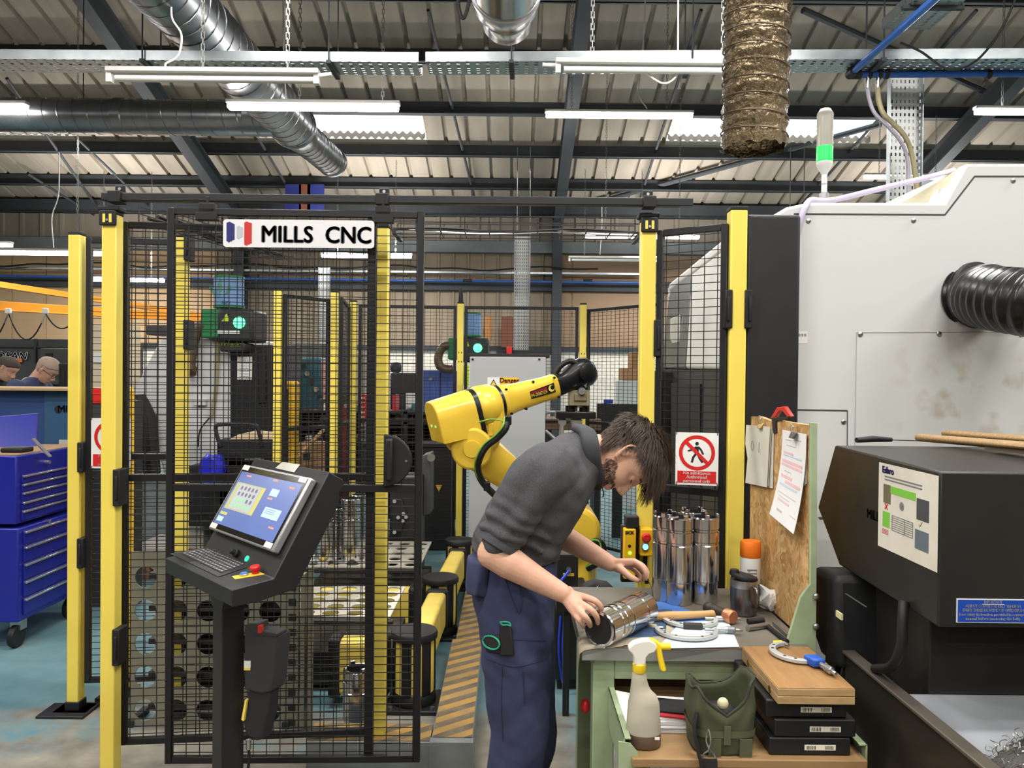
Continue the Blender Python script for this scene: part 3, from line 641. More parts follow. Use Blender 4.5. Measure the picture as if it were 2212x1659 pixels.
# no admittance signs
SRED = mat('sign_red', (204,38,36), .4); SWHT = mat('sign_white', (232,232,228), .4)
def no_entry(cx, y, cz, w, h, lab, rz=0):
    r = thing('warning_sign', lab, 'sign', (cx, y, cz), rz); s = w/.15
    b = B(); b.bb((-w/2,0,-h/2),(w/2,.002,h/2)); b.done('sign_panel', SWHT, r, local=True)
    R = .42*w; zc_ = h/2-.06*w-R; b = B(); O, I = arc((0,-.0012,zc_),R,0,2*pi,47), arc((0,-.0012,zc_),R*.8,0,2*pi,47)
    a, c = [b.v(p) for p in O[:-1]], [b.v(p) for p in I[:-1]]; b.bridge(a, c); e = R*.88; q = .7071
    b.done('red_ring', SRED, r, local=True)
    B().bar((-e*q,-.0018,zc_+e*q),(e*q,-.0018,zc_-e*q),.0006,R*.2,up=(0,1,0)).done('red_slash', SRED, r, local=True) if False else B().prism([(-e*q-.07*R,-.0018,zc_+e*q-.07*R),(-e*q+.07*R,-.0018,zc_+e*q+.07*R),(e*q+.07*R,-.0018,zc_-e*q+.07*R),(e*q-.07*R,-.0018,zc_-e*q-.07*R)],(0,.0006,0)).done('red_slash', SRED, r, local=True)
    b = B(); y0 = -.0014
    b.cyl((0,y0,zc_+R*.52),(0,y0+.0004,zc_+R*.52),R*.1,n=16)
    def limb(pts, t):
        for (x0,z0),(x1,z1) in zip(pts,pts[1:]):
            d = V((x1-x0,z1-z0)).normalized()*t*R; n = V((-d.y,d.x))
            b.prism([(x0*R+n.x,y0,zc_+z0*R+n.y),(x1*R+n.x+d.x*.5,y0,zc_+z1*R+n.y+d.y*.5),(x1*R-n.x+d.x*.5,y0,zc_+z1*R-n.y+d.y*.5),(x0*R-n.x,y0,zc_+z0*R-n.y)],(0,.0004,0))
    limb([(0,.36),(.0,-.05)],.1); limb([(-.06,.33),(-.24,.18),(-.48,.1)],.045); limb([(.08,.34),(.22,.18),(.34,-.06)],.05)
    limb([(-.03,-.02),(-.2,-.26),(-.27,-.52)],.06); limb([(.05,-.02),(.14,-.28),(.3,-.52)],.06)
    b.done('walking_figure', INK, r, local=True, smooth=False)
    z1 = zc_-R-.02*w; B().bb((-w*.45,-.001,-h/2+.05*w),(w*.45,.0004,z1)).done('red_field', SRED, r, local=True)
    st = (z1+h/2-.05*w)/3
    for k, t in enumerate(('No admittance','Authorised','personnel only')): text(t, 'lettering', SWHT, r, (0,-.0014,z1-st*(k+.5)), (1,0,0), (0,0,1), .105*w, ext=.0003, bold=.0025*w, local=True)
    for x in (-1,1):
        for z in (-1,1): B().bar((x*w*.48,-.004,z*h*.48-.004),(x*w*.47,-.002,z*h*.48+.008),.002).done('cable_tie', BLKM, r, local=True)
    return r
a, c = P(1457,933,2.83), P(1545,1046,2.83)
no_entry((a.x+c.x)/2, 2.8, (a.z+c.z)/2, c.x-a.x, a.z-c.z, 'white and red no admittance sign on the mesh panel beside the white machine', rz=math.atan2(-.29,.42)*.35)
a = P(197,903,3.58); w = .15*1.22; h = w*1.28
no_entry(a.x+w/2, 3.58, a.z-h/2, w, h, 'white and red no admittance sign half hidden behind the front left post')
# ================================================================ robot cell
RY = mat('robot_yellow', (240,200,66), .3, coat=.3)
RBLK = mat('robot_black', (26,26,28), .3)
def frame_at(o, ex, ez=(0,0,1)):      # orthonormal frame: x along ex, z near ez
    x = V(ex).normalized(); y = V(ez).cross(x).normalized(); z = x.cross(y); return V(o), M((x, y, z)).transposed()
rb = thing('industrial_robot', 'yellow six axis industrial robot arm with a black wrist, behind the bending man', 'robot', P(1265,1255,4.55))
yaw, el = rad(24), rad(14.5)
ux = V((cos(el)*cos(yaw), cos(el)*sin(yaw), sin(el)))
A0 = P(1037,880,4.33)                 # centre of the elbow housing
O, R = frame_at(A0, ux)
g = lambda x, y, z: O + R @ V((x, y, z))
def xsec(x, hw, zt, zb, n=10, e=.75, shift=0):   # D-shaped cover section: round top, flat bottom
    pts = []
    for i in range(n+1):
        a = pi*i/n; c, s_ = cos(a), sin(a)
        pts.append(g(x, -hw*(abs(c)**e)*(1 if c > 0 else -1)*-1, zt-hw+ hw*(abs(s_)**e)))
    pts += [g(x, -hw*-1*-1, zb) if False else g(x, -hw, zb+.0), g(x, hw, zb)]
    return pts
# motor cover
b = B(); b.loft([xsec(-.29,.100,.103,-.117), xsec(-.285,.107,.109,-.124), xsec(-.06,.118,.118,-.135)]); b.done('motor_cover', RY, rb, ang=30)
b = B(); b.loft([xsec(-.064,.1195,.1195,-.1365), xsec(-.036,.1195,.1195,-.1365)]); b.done('cover_gasket', RBLK, rb, ang=30)
for y in (-.035,.035):
    o = B().cyl(g(-.292,y,-.03), g(-.2895,y,-.03), .006, n=10).done('indicator_light', mat('green_led', (80,255,120), .4, emit=((80,255,110),3)), rb)
# elbow housing and forearm, turned about the arm axis
b = B(); b.lathe([(.10,-.05),(.116,-.036),(.124,0),(.118,.07),(.098,.105)], O, ux, 32); b.done('elbow_housing', RY, rb)
b = B(); b.lathe([(.088,.098),(.0985,.098),(.0985,.122),(.088,.122)], O, ux, 32); b.done('rotation_seal', RBLK, rb)
def sq(x, w, h, r=.35, dz=0, n=28):
    out = []
    for i in range(n):
        a = 2*pi*i/n; c, s_ = cos(a), sin(a); k = (abs(c)**4+abs(s_)**4)**-.25; k = 1+(k-1)*(1-r); out.append(g(x, w*c*k, h*s_*k+dz))
    return out
b = B(); b.loft([sq(.12,.088,.088), sq(.15,.092,.092), sq(.165,.082,.09), sq(.22,.072,.082), sq(.40,.066,.072), sq(.475,.07,.074), sq(.485,.066,.07)]); b.done('forearm', RY, rb, ang=35)
for x, y, z in ((.14,-.088,.07),(.14,-.088,-.07),(.46,-.066,.058),(.46,-.066,-.058),(.33,-.05,.066),(.25,-.05,-.074)):
    B().cyl(g(x,y,z), g(x,y-.012,z), .007, n=10).done('cover_bolt', RBLK, rb)
# name decal on the forearm: black field with white figures
DEC = mat('decal_black', (28,24,24), .4); 
b = B(); b.prism([g(.29,-.0725,-.024), g(.45,-.0725,-.024), g(.45,-.0725,.03), g(.29,-.0725,.018)], R @ V((0,.004,0))); b.done('decal', DEC, rb, smooth=False)
b = B(); b.prism([g(.295,-.0732,.004), g(.40,-.0732,.004), g(.40,-.0732,.018), g(.295,-.0732,.013)], R @ V((0,.0005,0))); b.done('decal_band', mat('decal_red', (150,30,36), .4), rb, smooth=False)
text('M-20iD25', 'lettering', YEL, rb, g(.345,-.0735,-.008), R @ V((1,0,0)), R @ V((0,0,1)), .026, ext=.0003, bold=.0006)
b = B(); b.cyl(g(.428,-.0735,.003), g(.428,-.073,.003), .02, n=20); b.done('emblem', YEL, rb)
b = B(); b.cyl(g(.434,-.074,.006), g(.434,-.0734,.006), .013, n=20); b.done('emblem_crescent', DEC, rb)
# black wrist: neck then rounded head tilted up, then flange pointing down
b = B(); b.loft([sq(.485,.06,.066), sq(.53,.056,.062), sq(.58,.058,.066,dz=.012), sq(.63,.066,.08,.6,.028), sq(.68,.072,.09,.8,.034), sq(.725,.068,.086,.9,.03), sq(.757,.05,.062,1,.024), sq(.768,.02,.03,1,.02)]); b.done('wrist', RBLK, rb, ang=50)
b = B(); b.lathe([(.05,0),(.056,.01),(.056,.026),(.04,.034)], g(.675,-.07,.035), R @ V((0,-1,0)), 28); b.done('wrist_cap', RBLK, rb)
fl = g(.655,0,-.04); fl2 = V((fl.x, fl.y, fl.z-.05))
B().lathe([(.05,0),(.05,.03),(.036,.035),(.036,.055)], fl+V((0,0,.0)), (0,0,-1), 24).done('tool_flange', RBLK, rb)
# link below the elbow: bracket casting down to the upper arm joint
S0 = P(1022,966,4.3)                   # upper joint on the near side
b = B()
pl_ = [(1038,838),(1082,848),(1092,905),(1078,960),(1050,985),(1000,990),(965,970),(960,948),(1042,925)]
b.prism([P(x,y,4.27) for x, y in pl_], (0,.2,0)); b.done('elbow_casting', RY, rb, bev=.025, seg=3)
b = B(); b.cyl(S0+V((0,-.12,0)), S0+V((0,.25,0)), .115, n=36); b.done('upper_joint', RY, rb, bev=.014, seg=3)
b = B(); b.cyl(S0+V((.0,-.1225,0)), S0+V((0,-.119,0)), .038, n=24); b.done('shaded_joint_disc', mat('robot_yellow_shaded', (206,168,30), .5), rb)  # flat disc; the shade of a recess is put into its darker yellow
b = B(); b.lathe([(.036,0),(.046,0),(.046,.008),(.036,.008)], S0+V((0,-.119,0)), (0,-1,0), 28); b.done('joint_ring', RY, rb)
S1 = P(1240,1138,4.42)
d = (S1-S0); n_ = V((0,-1,0)).cross(d).normalized(); rs = []
for t, w, th in ((0,.115,.085),(.12,.112,.09),(.35,.096,.08),(.6,.09,.078),(.85,.112,.085),(1,.125,.09)):
    c = S0+d*t+V((0,.06-.0*t,0)); rs.append([c + n_*(w*cos(2*pi*i/24)*(1+.12*sin(2*pi*i/12)**2)) + V((0,-1,0))*(th*sin(2*pi*i/24)*1.1) for i in range(24)])
b = B(); b.loft(rs); b.done('upper_arm', RY, rb, ang=50)
b = B(); b.cyl(S1+V((0,-.16,0)), S1+V((0,.2,0)), .14, n=32); b.done('lower_joint', RY, rb, bev=.03, seg=3)
b = B(); bz = S1.z-.16; b.lathe([(.15,0),(.15,.05),(.12,.09),(.115,bz-.5),(.13,bz-.46),(.14,bz-.4),(.14,bz-.3)], (S1.x, S1.y+.02, .3), (0,0,1), 32); b.done('turret', RY, rb)
b = B(); b.box((S1.x, S1.y+.02, .15),(.34,.34,.3)); b.done('pedestal', mat('pedestal_grey', (92,96,98), .5), rb, bev=.01)
b = B(); b.bb((S1.x-.1,S1.y-.14,S1.z-.3),(S1.x+.1,S1.y+.18,S1.z)); b.done('turret_yoke', RY, rb, bev=.03, seg=3)
# dress cable along the arm
pts = [P(1096,906,4.14),P(1092,925,4.1),P(1075,945,4.1),P(1050,965,4.1),P(1036,990,4.1),P(1032,1015,4.12),P(1045,1045,4.14),P(1085,1085,4.16),P(1150,1150,4.2),P(1230,1190,4.2),P(1285,1170,4.2),P(1302,1180,4.2),P(1298,1210,4.2),P(1270,1228,4.25)]
B().tube(spline(pts), .019, 12).done('dress_cable', RUBBER, rb)
GRN = mat('green_yellow_earth_wire', (120,176,70), .4)
B().tube(spline([p+V((-.014,-.016,.012)) for p in pts]), .005, 6).done('earth_wire', GRN, rb)
B().tube(spline([P(1034,912,4.13),P(1060,906,4.1),P(1085,910,4.1),P(1096,930,4.1),P(1072,952,4.09)]), .005, 6).done('earth_wire', GRN, rb)
for px, py in ((1098,908),(1052,1050)): B().box(P(px,py,4.13),(.035,.05,.05)).done('cable_clamp', RBLK, rb, bev=.006)
b = B(); pts = [P(x,y,4.55) for x, y in ((1200,806),(1212,790),(1232,780),(1252,790),(1262,806))]; b.tube(spline(pts), .016, 10); b.done('wrist_cable', RUBBER, rb)
B().box(P(1060,928,4.265),(.03,.006,.07)).done('cover_plate', RY, rb, bev=.004)
# gripper held by the robot
gr = thing('robot_gripper', 'pneumatic gripper with beige valve block and grey fingers under the black robot wrist', 'gripper', fl2)
BEI = mat('beige_valve_block', (150,140,112), .45); FING = mat('grey_cast_finger', (150,152,150), .45, .4)
gd = fl.y
B().cyl(fl+V((0,0,-.05)), fl+V((0,0,-.13)), .03, n=20).done('mount_stub', STEELR, gr)
a = P(1228,842,gd); c = P(1272,876,gd); B().bb((a.x,gd-.06,c.z),(c.x,gd+.06,a.z)).done('valve_block', BEI, gr, bev=.004)
B().bb((a.x+.03,gd-.075,c.z+.03),(c.x-.02,gd-.06,a.z-.02)).done('valve_face', mat('beige_face', (132,122,96), .5), gr, bev=.003)
for px in (1240,1262): B().box(P(px,832,gd-.03),(.03,.03,.03)).done('air_fitting', STEELR, gr, bev=.004)
B().lathe([(.02,0),(.024,.01),(.02,.03)], P(1256,845,gd-.07), (0,-1,0), 14).done('air_fitting', STEELR, gr)
a = P(1200,888,gd); c = P(1285,904,gd); B().bb((a.x,gd-.07,c.z),(c.x,gd+.07,a.z)).done('gripper_body', RBLK, gr, bev=.006)
for px in (1232,1262): B().cyl(P(px,876,gd), P(px,890,gd), .03, n=16).done('piston', RBLK, gr)
for x0, x1 in ((1207,1224),(1234,1258)):
    b = B(); q = [P(x,y,gd-.05) for x, y in ((x0,906),(x1,906),(x1,916),(x1-6,922),(x1-5,945),(x0+2,945),(x0+4,920),(x0,915))]; b.prism(q, (0,.09,0)); b.done('finger', FING, gr, bev=.004)
# ---------------------------------------------------------------- control cabinet behind the robot
CABG = mat('cabinet_grey', (172,174,176), .45)
a, c = P(1015,770,5.9), P(1176,1100,5.9); kc = thing('control_cabinet', 'tall light grey control cabinet with a danger label behind the robot', 'cabinet', ((a.x+c.x)/2,6.1,0))
B().bb((a.x,5.9,.1),(c.x,6.4,a.z)).done('cabinet_body', CABG, kc, bev=.006)
B().bb((a.x-.02,5.92,a.z),(c.x+.03,6.42,a.z+.025)).done('cabinet_lid', BLK, kc, bev=.004)
B().bb((a.x+.02,5.95,0),(c.x-.02,6.35,.1)).done('plinth', BLK, kc)
for px in (1021,1165): B().cyl(P(px,776,5.9)+V((0,.003,0)), P(px,776,5.89), .008, n=10).done('screw', INK, kc)
LBY = mat('label_yellow', (232,190,60), .5)
p0, p1 = P(1053,815,5.892), P(1120,842,5.892)
B().bb((p0.x,5.894,p1.z),(P(1080,815,5.89).x,5.899,p0.z)).done('label', SWHT, kc); B().bb((P(1080,815,5.89).x,5.894,p1.z),(p1.x,5.899,p0.z)).done('label', LBY, kc)
b = B(); m = P(1066,829,5.89); s = .035
b.prism([(m.x-s,5.891,m.z-s*.8),(m.x+s,5.891,m.z-s*.8),(m.x,5.891,m.z+s)], (0,.002,0)); b.done('hazard_triangle', INK, kc)
b = B(); s = .025; b.prism([(m.x-s,5.8895,m.z-s*.75),(m.x+s,5.8895,m.z-s*.75),(m.x,5.8895,m.z+s*.9)], (0,.001,0)); b.done('triangle_field', LBY, kc)
text('Danger', 'lettering', SRED, kc, P(1100,822,5.889), (1,0,0), (0,0,1), .05, bold=.001)
q = P(1100,765,6.0); B().bb((q.x,5.98,a.z+.025),(q.x+.01,5.99,a.z+.026)).done('lid_edge', BLK, kc)
r = thing('junction_box', 'small red box lying on top of the grey control cabinet', 'box', P(1100,757,6.1)); B().box((P(1100,757,6.1).x,6.1,a.z+.055),(.045,.06,.06)).done('box_body', RED, r, bev=.006)
r = thing('cable_duct', 'black slotted trunking lying along the top of the grey control cabinet', 'trunking', (c.x,6.2,a.z+.03))
B().bb((a.x+.2,6.12,a.z+.026),(c.x+.05,6.2,a.z+.06)).done('duct_body', BLKM, r, bev=.003)
# ---------------------------------------------------------------- bumper barrier
BUMP = mat('bumper_yellow', (236,210,100), .5, var=(7,.5,(224,196,86)))
def bollard(x, y, lab):
    r = thing('barrier_post', lab, 'barrier post', (x, y, 0))
    b = B(); b.bb((-.13,-.13,0),(.13,.13,.02)); b.done('foot_plate', BLK, r, bev=.004, local=True)
    B().lathe([(.105,.02),(.108,.03),(.1,.07),(.09,.08)], (0,0,0), n=32).done('foot_ring', RUBBER, r, local=True)
    B().cyl((0,0,.06),(0,0,.33), .096, n=32).done('post_core', BUMP, r, local=True)
    for k in range(6):
        a0 = pi*2*k/6+.25; b = B(); b.bar((.086*cos(a0),.086*sin(a0),.07),(.086*cos(a0),.086*sin(a0),.335),.05,.032,up=(cos(a0),sin(a0),0)); b.done('black_rib', RUBBER, r, bev=.006, local=True)
    B().lathe([(.1,.325),(.112,.33),(.114,.35),(.108,.362),(.05,.366)], (0,0,0), n=36).done('post_cap', RUBBER, r, local=True)
    for x_ in (-.1,.1): B().cyl((x_,-.1,.02),(x_,-.1,.03),.012,n=6).done('anchor_bolt', STEELR, r, local=True)
    return r
q = [V((fx(900,3.72),3.72,0)), V((fx(955,4.72),4.72,0)), V((fx(996,5.8),5.8,0))]
for v, lab in zip(q, ('nearest black capped bumper post of the yellow impact barrier','middle black capped bumper post of the yellow impact barrier','farthest black capped bumper post of the yellow impact barrier')): bollard(v.x, v.y, lab)
def rail(p, c, lab, w=.11, z0=.1, z1=.31):
    p, c = V(p), V(c); d = (c-p).normalized(); L_ = (c-p).length; n = V((-d.y,d.x,0)); r = thing('barrier_rail', lab, 'barrier rail', p)
    a0, c0 = p+d*.15, c-d*.15; b = B(); b.bar(a0+V((0,0,(z0+z1)/2)), c0+V((0,0,(z0+z1)/2)), w, z1-z0); b.done('rail_beam', BUMP, r, bev=.02, seg=3)
    for e, s_ in ((a0,-1),(c0,1)):
        b = B(); b.bar(e+V((0,0,(z0+z1)/2))-d*.03, e+V((0,0,(z0+z1)/2))+d*.03, w+.02, z1-z0+.03); b.done('end_sleeve', RUBBER, r, bev=.02, seg=3)
rail(q[0], q[1], 'near yellow barrier rail between the nearest and the middle bumper post')
rail(q[1], q[2], 'far yellow barrier rail between the middle and the farthest bumper post')
rail(V((-.99,q[0].y,0)), q[0], 'yellow barrier rail crossing in front of the pallets, behind the mesh door', z0=.06, z1=.32)
rail(V((q[1].x-1.3,q[1].y-.08,0)), q[1]+V((0,-.08,0)), 'yellow barrier rail running between the two holed pallets', z0=.1, z1=.31)
# ---------------------------------------------------------------- holed pallets
PAL = mat('bright_pallet_steel', (214,208,192), .35, .35, var=(6,.5,(196,190,172)))
DKS = mat('dark_pallet_base', (40,38,36), .5)
def pallet(y0, y1, xr, nx, ny, lab, z=.38):
    r = thing('part_pallet', lab, 'pallet', (xr-.6,(y0+y1)/2,0)); w = .125; cy_ = (y1-y0)/ny
    b = B(); b.holed((xr-nx*w,y0,z),(1,0,0),(0,1,0), nx, ny, w, cy_, .043, .008, 24); b.done('holed_plate', PAL, r, ang=30)
    b = B(); b.bb((xr-nx*w,y0,.03),(xr,y1,.2)); b.done('pallet_base', DKS, r, smooth=False)
    b = B(); b.bb((xr-nx*w-.02,y0-.03,z-.035),(xr+.02,y0-.0,z-.01)); b.done('front_edge', DKS, r, bev=.006)
    return r
pallet(3.86, 4.42, fx(862,4.1), 9, 5, 'near steel pallet plate with rows of round holes behind the mesh door')
pallet(4.86, 5.62, fx(922,5.2), 6, 5, 'far steel pallet plate with rows of round holes, half under shining tubes')
# finished tubes standing on the far pallet
TUBE_P = [(-.001,0),(.058,0),(.06,.004),(.06,.075),(.064,.078),(.064,.2),(.061,.203),(.061,.21),(.064,.213),(.064,.245),(.058,.248),(.058,.254),(.063,.257),(.063,.292),(.06,.296),(.05,.296),(.05,.2)]
def tube_part(x, y, z, lab, group=None, s=1.0, tabs=True, hs=1.0):
    r = thing('machined_tube', lab, 'metal tube', (x, y, z), group=group)
    b = B(); o = [(q_*s, h*s*hs) for q_, h in TUBE_P]; b.lathe(o[:-2]+[(.05*s,.296*s*hs),(.05*s,.02)], (0,0,0), n=40); b.done('tube_body', STEEL, r, local=True, ang=25)
    if tabs:
        for k in range(4):
            a = k*pi/2+.6; b = B(); b.box((.056*s*cos(a),.056*s*sin(a),.3*s*hs),(.012*s,.02*s,.02*s), M.Rotation(a,3,'Z')); b.done('end_lug', STEEL, r, local=True, bev=.001)
    return r
for k, (px, py, d, hs) in enumerate(((700,1255,4.95,1.25),(722,1250,5.1,1.25),(757,1240,5.0,1.55),(775,1225,5.25,1.5),(790,1195,5.5,1.3))):
    p = P(px, py, d); tube_part(p.x, d, .38, ['shiny machined tube at the left end of the far pallet row','shiny machined tube second from the left on the far pallet','tall shiny machined tube, front of those on the far pallet','shiny machined tube behind the tall one on the far pallet','shiny machined tube farthest back on the far pallet, beside the yellow door post'][k], hs=hs*.9, tabs=False)
p = P(762,1600,3.3); tube_part(p.x, 3.4, 0.0, 'single shiny tube standing on the floor just behind the mesh door', s=1.02, hs=.98)
bpy.data.objects[-1] if False else None
# ---------------------------------------------------------------- holed rack behind the fixed mesh panel
RACK = mat('greenish_rack_plate', (148,148,130), .4, .5, var=(3,.6,(128,128,112)))
rk = thing('holed_rack', 'upright steel rack of plates with columns of round holes behind the mesh', 'rack', (fx(420,3.5),3.5,0))
zt_ = P(400,1212,3.45).z; xa = fx(283,3.45); cw = .14
b = B(); b.holed((xa,3.45,zt_-6*.15),(1,0,0),(0,0,1), 5, 6, cw, .15, .049, .006, 28, mar=0); b.done('front_plate', RACK, rk, ang=30)
xe = xa+5*cw
b = B(); b.bb((xa,3.452,zt_-.0),(xe,3.458,zt_+.04)); b.done('top_strip', RACK, rk, smooth=False)
b = B(); b.bb((xa+.17,3.595,.02),(xe,3.6,zt_)); b.done('back_plate', DKS, rk, smooth=False)
b = B()
for j in range(6):
    z = zt_-.15*(j+.5); b.bb((xa+.07,3.48,z-.012),(xe,3.592,z+.012))
b.done('inner_shelf', DKS, rk, smooth=False)
for j in range(13):
    z = zt_-.03-j*.068; B().bb((xe+.015,3.446,z-.03),(xe+.047,3.45,z)).done('edge_slot', INK, rk, smooth=False)
b = B(); B().bb((xe,3.45,0),(xe+.06,3.475,zt_)).done('edge_channel', RACK, rk, bev=.002); B().bb((xe+.07,3.44,0),(xe+.09,3.48,zt_-.05)).done('edge_channel', RACK, rk, bev=.002); B().bb((xe+.1,3.44,0),(xe+.12,3.48,zt_-.02)).done('edge_channel', RACK, rk, bev=.002); b.bm.free()
B().bb((xa-.01,3.44,0),(xa+.02,3.6,.03)).done('rack_foot', DKS, rk); B().bb((xe-.01,3.44,0),(xe+.02,3.6,.03)).done('rack_foot', DKS, rk)
# ---------------------------------------------------------------- floor trunking with hazard tape
HAZ = mat('hazard_tape', (200,150,40), .55)
def hazard():
    nt, b, L = nodes(HAZ); tc = nt.nodes.new('ShaderNodeTexCoord'); sp = nt.nodes.new('ShaderNodeSeparateXYZ'); L(tc.outputs['Object'], sp.inputs[0])
    m1 = nt.nodes.new('ShaderNodeMath'); m1.operation = 'MULTIPLY_ADD'; m1.inputs[1].default_value = -.75; L(sp.outputs['X'], m1.inputs[0]); L(sp.outputs['Y'], m1.inputs[2])
    m2 = nt.nodes.new('ShaderNodeMath'); m2.operation = 'MULTIPLY'; m2.inputs[1].default_value = 9.2; L(m1.outputs[0], m2.inputs[0])
    fr = nt.nodes.new('ShaderNodeMath'); fr.operation = 'FRACT'; L(m2.outputs[0], fr.inputs[0])
    st = ramp(nt, fr.outputs[0], [(.48,(164,126,54)),(.52,(74,68,60))])
    n = nt.nodes.new('ShaderNodeTexNoise'); n.inputs['Scale'].default_value = 14; L(tc.outputs['Object'], n.inputs['Vector'])
    mx = nt.nodes.new('ShaderNodeMix'); mx.data_type = 'RGBA'; k = ramp(nt, n.outputs['Fac'], [(.3,(50,50,50)),(.7,(215,215,215))]); L(k, mx.inputs[0]); L(st, mx.inputs[6]); mx.inputs[7].default_value = lin((124,106,76)); L(mx.outputs[2], b.inputs['Base Color'])
hazard()
def duct_seg(a, c, w, side, lab, h=.12):
    a, c = V(a), V(c); d = (c-a).normalized(); n = V((0,0,1)).cross(d)*side; r = thing('floor_trunking', lab, 'floor trunking', a)
    b = B(); b.prism([a, a+n*w, a+n*w+V((0,0,h)), a+V((0,0,h))], c-a); b.done('trunking_body', GALV, r, bev=.002)
    b = B(); z = V((0,0,h+.001)); b.prism([a+z+n*.004, a+z+n*(w-.004), c+z+n*(w-.004), c+z+n*.004], (0,0,.002)); b.done('hazard_tape', HAZ, r, smooth=False)
    return r
a = PZ(1022,1594,.12); a.z = 0; c = PZ(1050,1300,.12); c.z = 0
duct_seg(a, a+(c-a)*.62, .17, 1, 'galvanised floor trunking with worn hazard tape running back beside the man, near length')
duct_seg(a+(c-a)*.625, c+(c-a)*.35, .15, 1, 'galvanised floor trunking with worn hazard tape running back beside the man, far length', h=.118)
e = PZ(660,1602,.12); e.z = 0
duct_seg(V((a.x-.004-.17,a.y-.04,0)), V((e.x,a.y-.04,0)), .16, -1, 'galvanised floor trunking with hazard tape running left behind the mesh door')
bl = B(); bl.bb((a.x-.175,a.y-.045,0),(a.x+.002,a.y+.0,.121)); bl.done('corner_joint', GALV, bpy.data.objects.get('floor_trunking'))
# ---------------------------------------------------------------- small things behind the man
bx = P(1225,1255,3.6); r = thing('connector_box', 'small black connector box with a silver lead behind the bending man', 'box', (bx.x,3.6,0))
B().bb((bx.x-.05,3.58,bx.z-.14),(bx.x+.05,3.7,bx.z+.13)).done('box_body', BLK, r, bev=.004)
B().bb((bx.x-.015,3.6,0),(bx.x+.015,3.63,bx.z-.14)).done('stand_leg', BLK, r)
B().cyl((bx.x+.005,3.56,bx.z+.06),(bx.x+.005,3.59,bx.z+.06),.012,n=12).done('connector', STEELR, r)
B().bb((bx.x-.02,3.574,bx.z+.03),(bx.x+.03,3.579,bx.z+.042)).done('label', LBY, r)
B().tube(spline([(bx.x+.005,3.55,bx.z+.06),(bx.x-.05,3.52,bx.z-.0),(bx.x-.11,3.5,bx.z-.08),(bx.x-.1,3.5,bx.z-.35),(bx.x-.09,3.52,.15)]), .007, 8).done('lead', mat('blue_lead', (30,60,190), .4), r)
r = thing('pneumatic_unit', 'low black pneumatic unit on the floor between the man and the bench', 'pneumatic unit', (fx(1232,3.9),3.95,0))
a, c = P(1198,1268,3.9), P(1268,1425,3.9); B().bb((a.x,3.9,.05),(c.x,4.1,a.z)).done('unit_body', BLK, r, bev=.01); B().bb((a.x+.02,3.92,0),(c.x-.02,4.08,.05)).done('unit_foot', BLKM, r)
B().bb((a.x+.02,3.895,a.z-.1),(a.x+.1,3.902,a.z-.06)).done('rating_label', SWHT, r); b = B()
for k in range(3): B().tube(spline([(a.x+.03+.02*k,3.88,a.z-.14),(a.x+.02+.02*k,3.84,a.z-.3),(a.x+.04+.015*k,3.85,.06)]), .006, 6).done('air_line', (MATS['blue_lead'] if k < 2 else WHT), r)
b.bm.free()
# interlock switch and emergency stop box on the post
sw = thing('wall_mounted_safety_switch', 'tall yellow and black safety interlock switch with a green light beside the post', 'switch', P(1362,1180,2.93))
a, c = P(1343,1118,2.93), P(1381,1258,2.93)
B().bb((a.x,2.93,c.z),(c.x-.0,2.96,a.z-.03)).done('mounting_plate', BLK, sw, bev=.003)
a2, c2 = P(1352,1115,2.91), P(1377,1140,2.91); B().bb((a2.x,2.9,c2.z),(c2.x+.005,2.96,a2.z)).done('switch_head', BLKM, sw, bev=.004)
a2, c2 = P(1348,1142,2.9), P(1372,1250,2.9); SY = mat('switch_yellow', (240,190,36), .4); B().bb((a2.x,2.89,c2.z),(c2.x,2.935,a2.z)).done('switch_body', SY, sw, bev=.004)
text('SICK', 'lettering', INK, sw, P(1360,1151,2.8885), (1,0,0), (0,0,1), .016, bold=.0006)
p = P(1360,1180,2.889); B().cyl(p+V((0,.003,0)), p, .006, n=14).done('key_hole', INK, sw)
p = P(1361,1195,2.888); B().cyl(p+V((0,.003,0)), p, .006, n=14).done('status_light', mat('green_led2', (120,255,60), .4, emit=((110,255,50),4)), sw)
es = thing('wall_mounted_emergency_stop', 'yellow control box with a red stop button and blue lit button on the post', 'emergency stop', P(1395,1170,2.94))
a2, c2 = P(1381,1140,2.92), P(1407,1198,2.92); B().bb((a2.x,2.89,c2.z),(c2.x,2.951,a2.z)).done('box_body', SY, es, bev=.004)
p = P(1395,1160,2.885); B().lathe([(.011,0),(.011,.012),(.017,.014),(.018,.022),(.012,.028)], p+V((0,.006,0)), (0,-1,0), 20).done('stop_button', RED, es)
p = P(1394,1181,2.885); B().lathe([(.014,0),(.015,.006),(.012,.008)], p+V((0,.006,0)), (0,-1,0), 20).done('button_rim', STEELR, es)
B().cyl(p+V((0,.002,0)), p+V((0,-.005,0)), .011, n=18).done('lit_button', mat('blue_lit_button', (150,215,255), .4, emit=((130,205,255),1.6)), es)
B().tube(spline([P(1394,1198,2.92),P(1393,1215,2.92),P(1394,1235,2.93),P(1398,1260,2.93)]), .009, 8).done('cable', RUBBER, es)
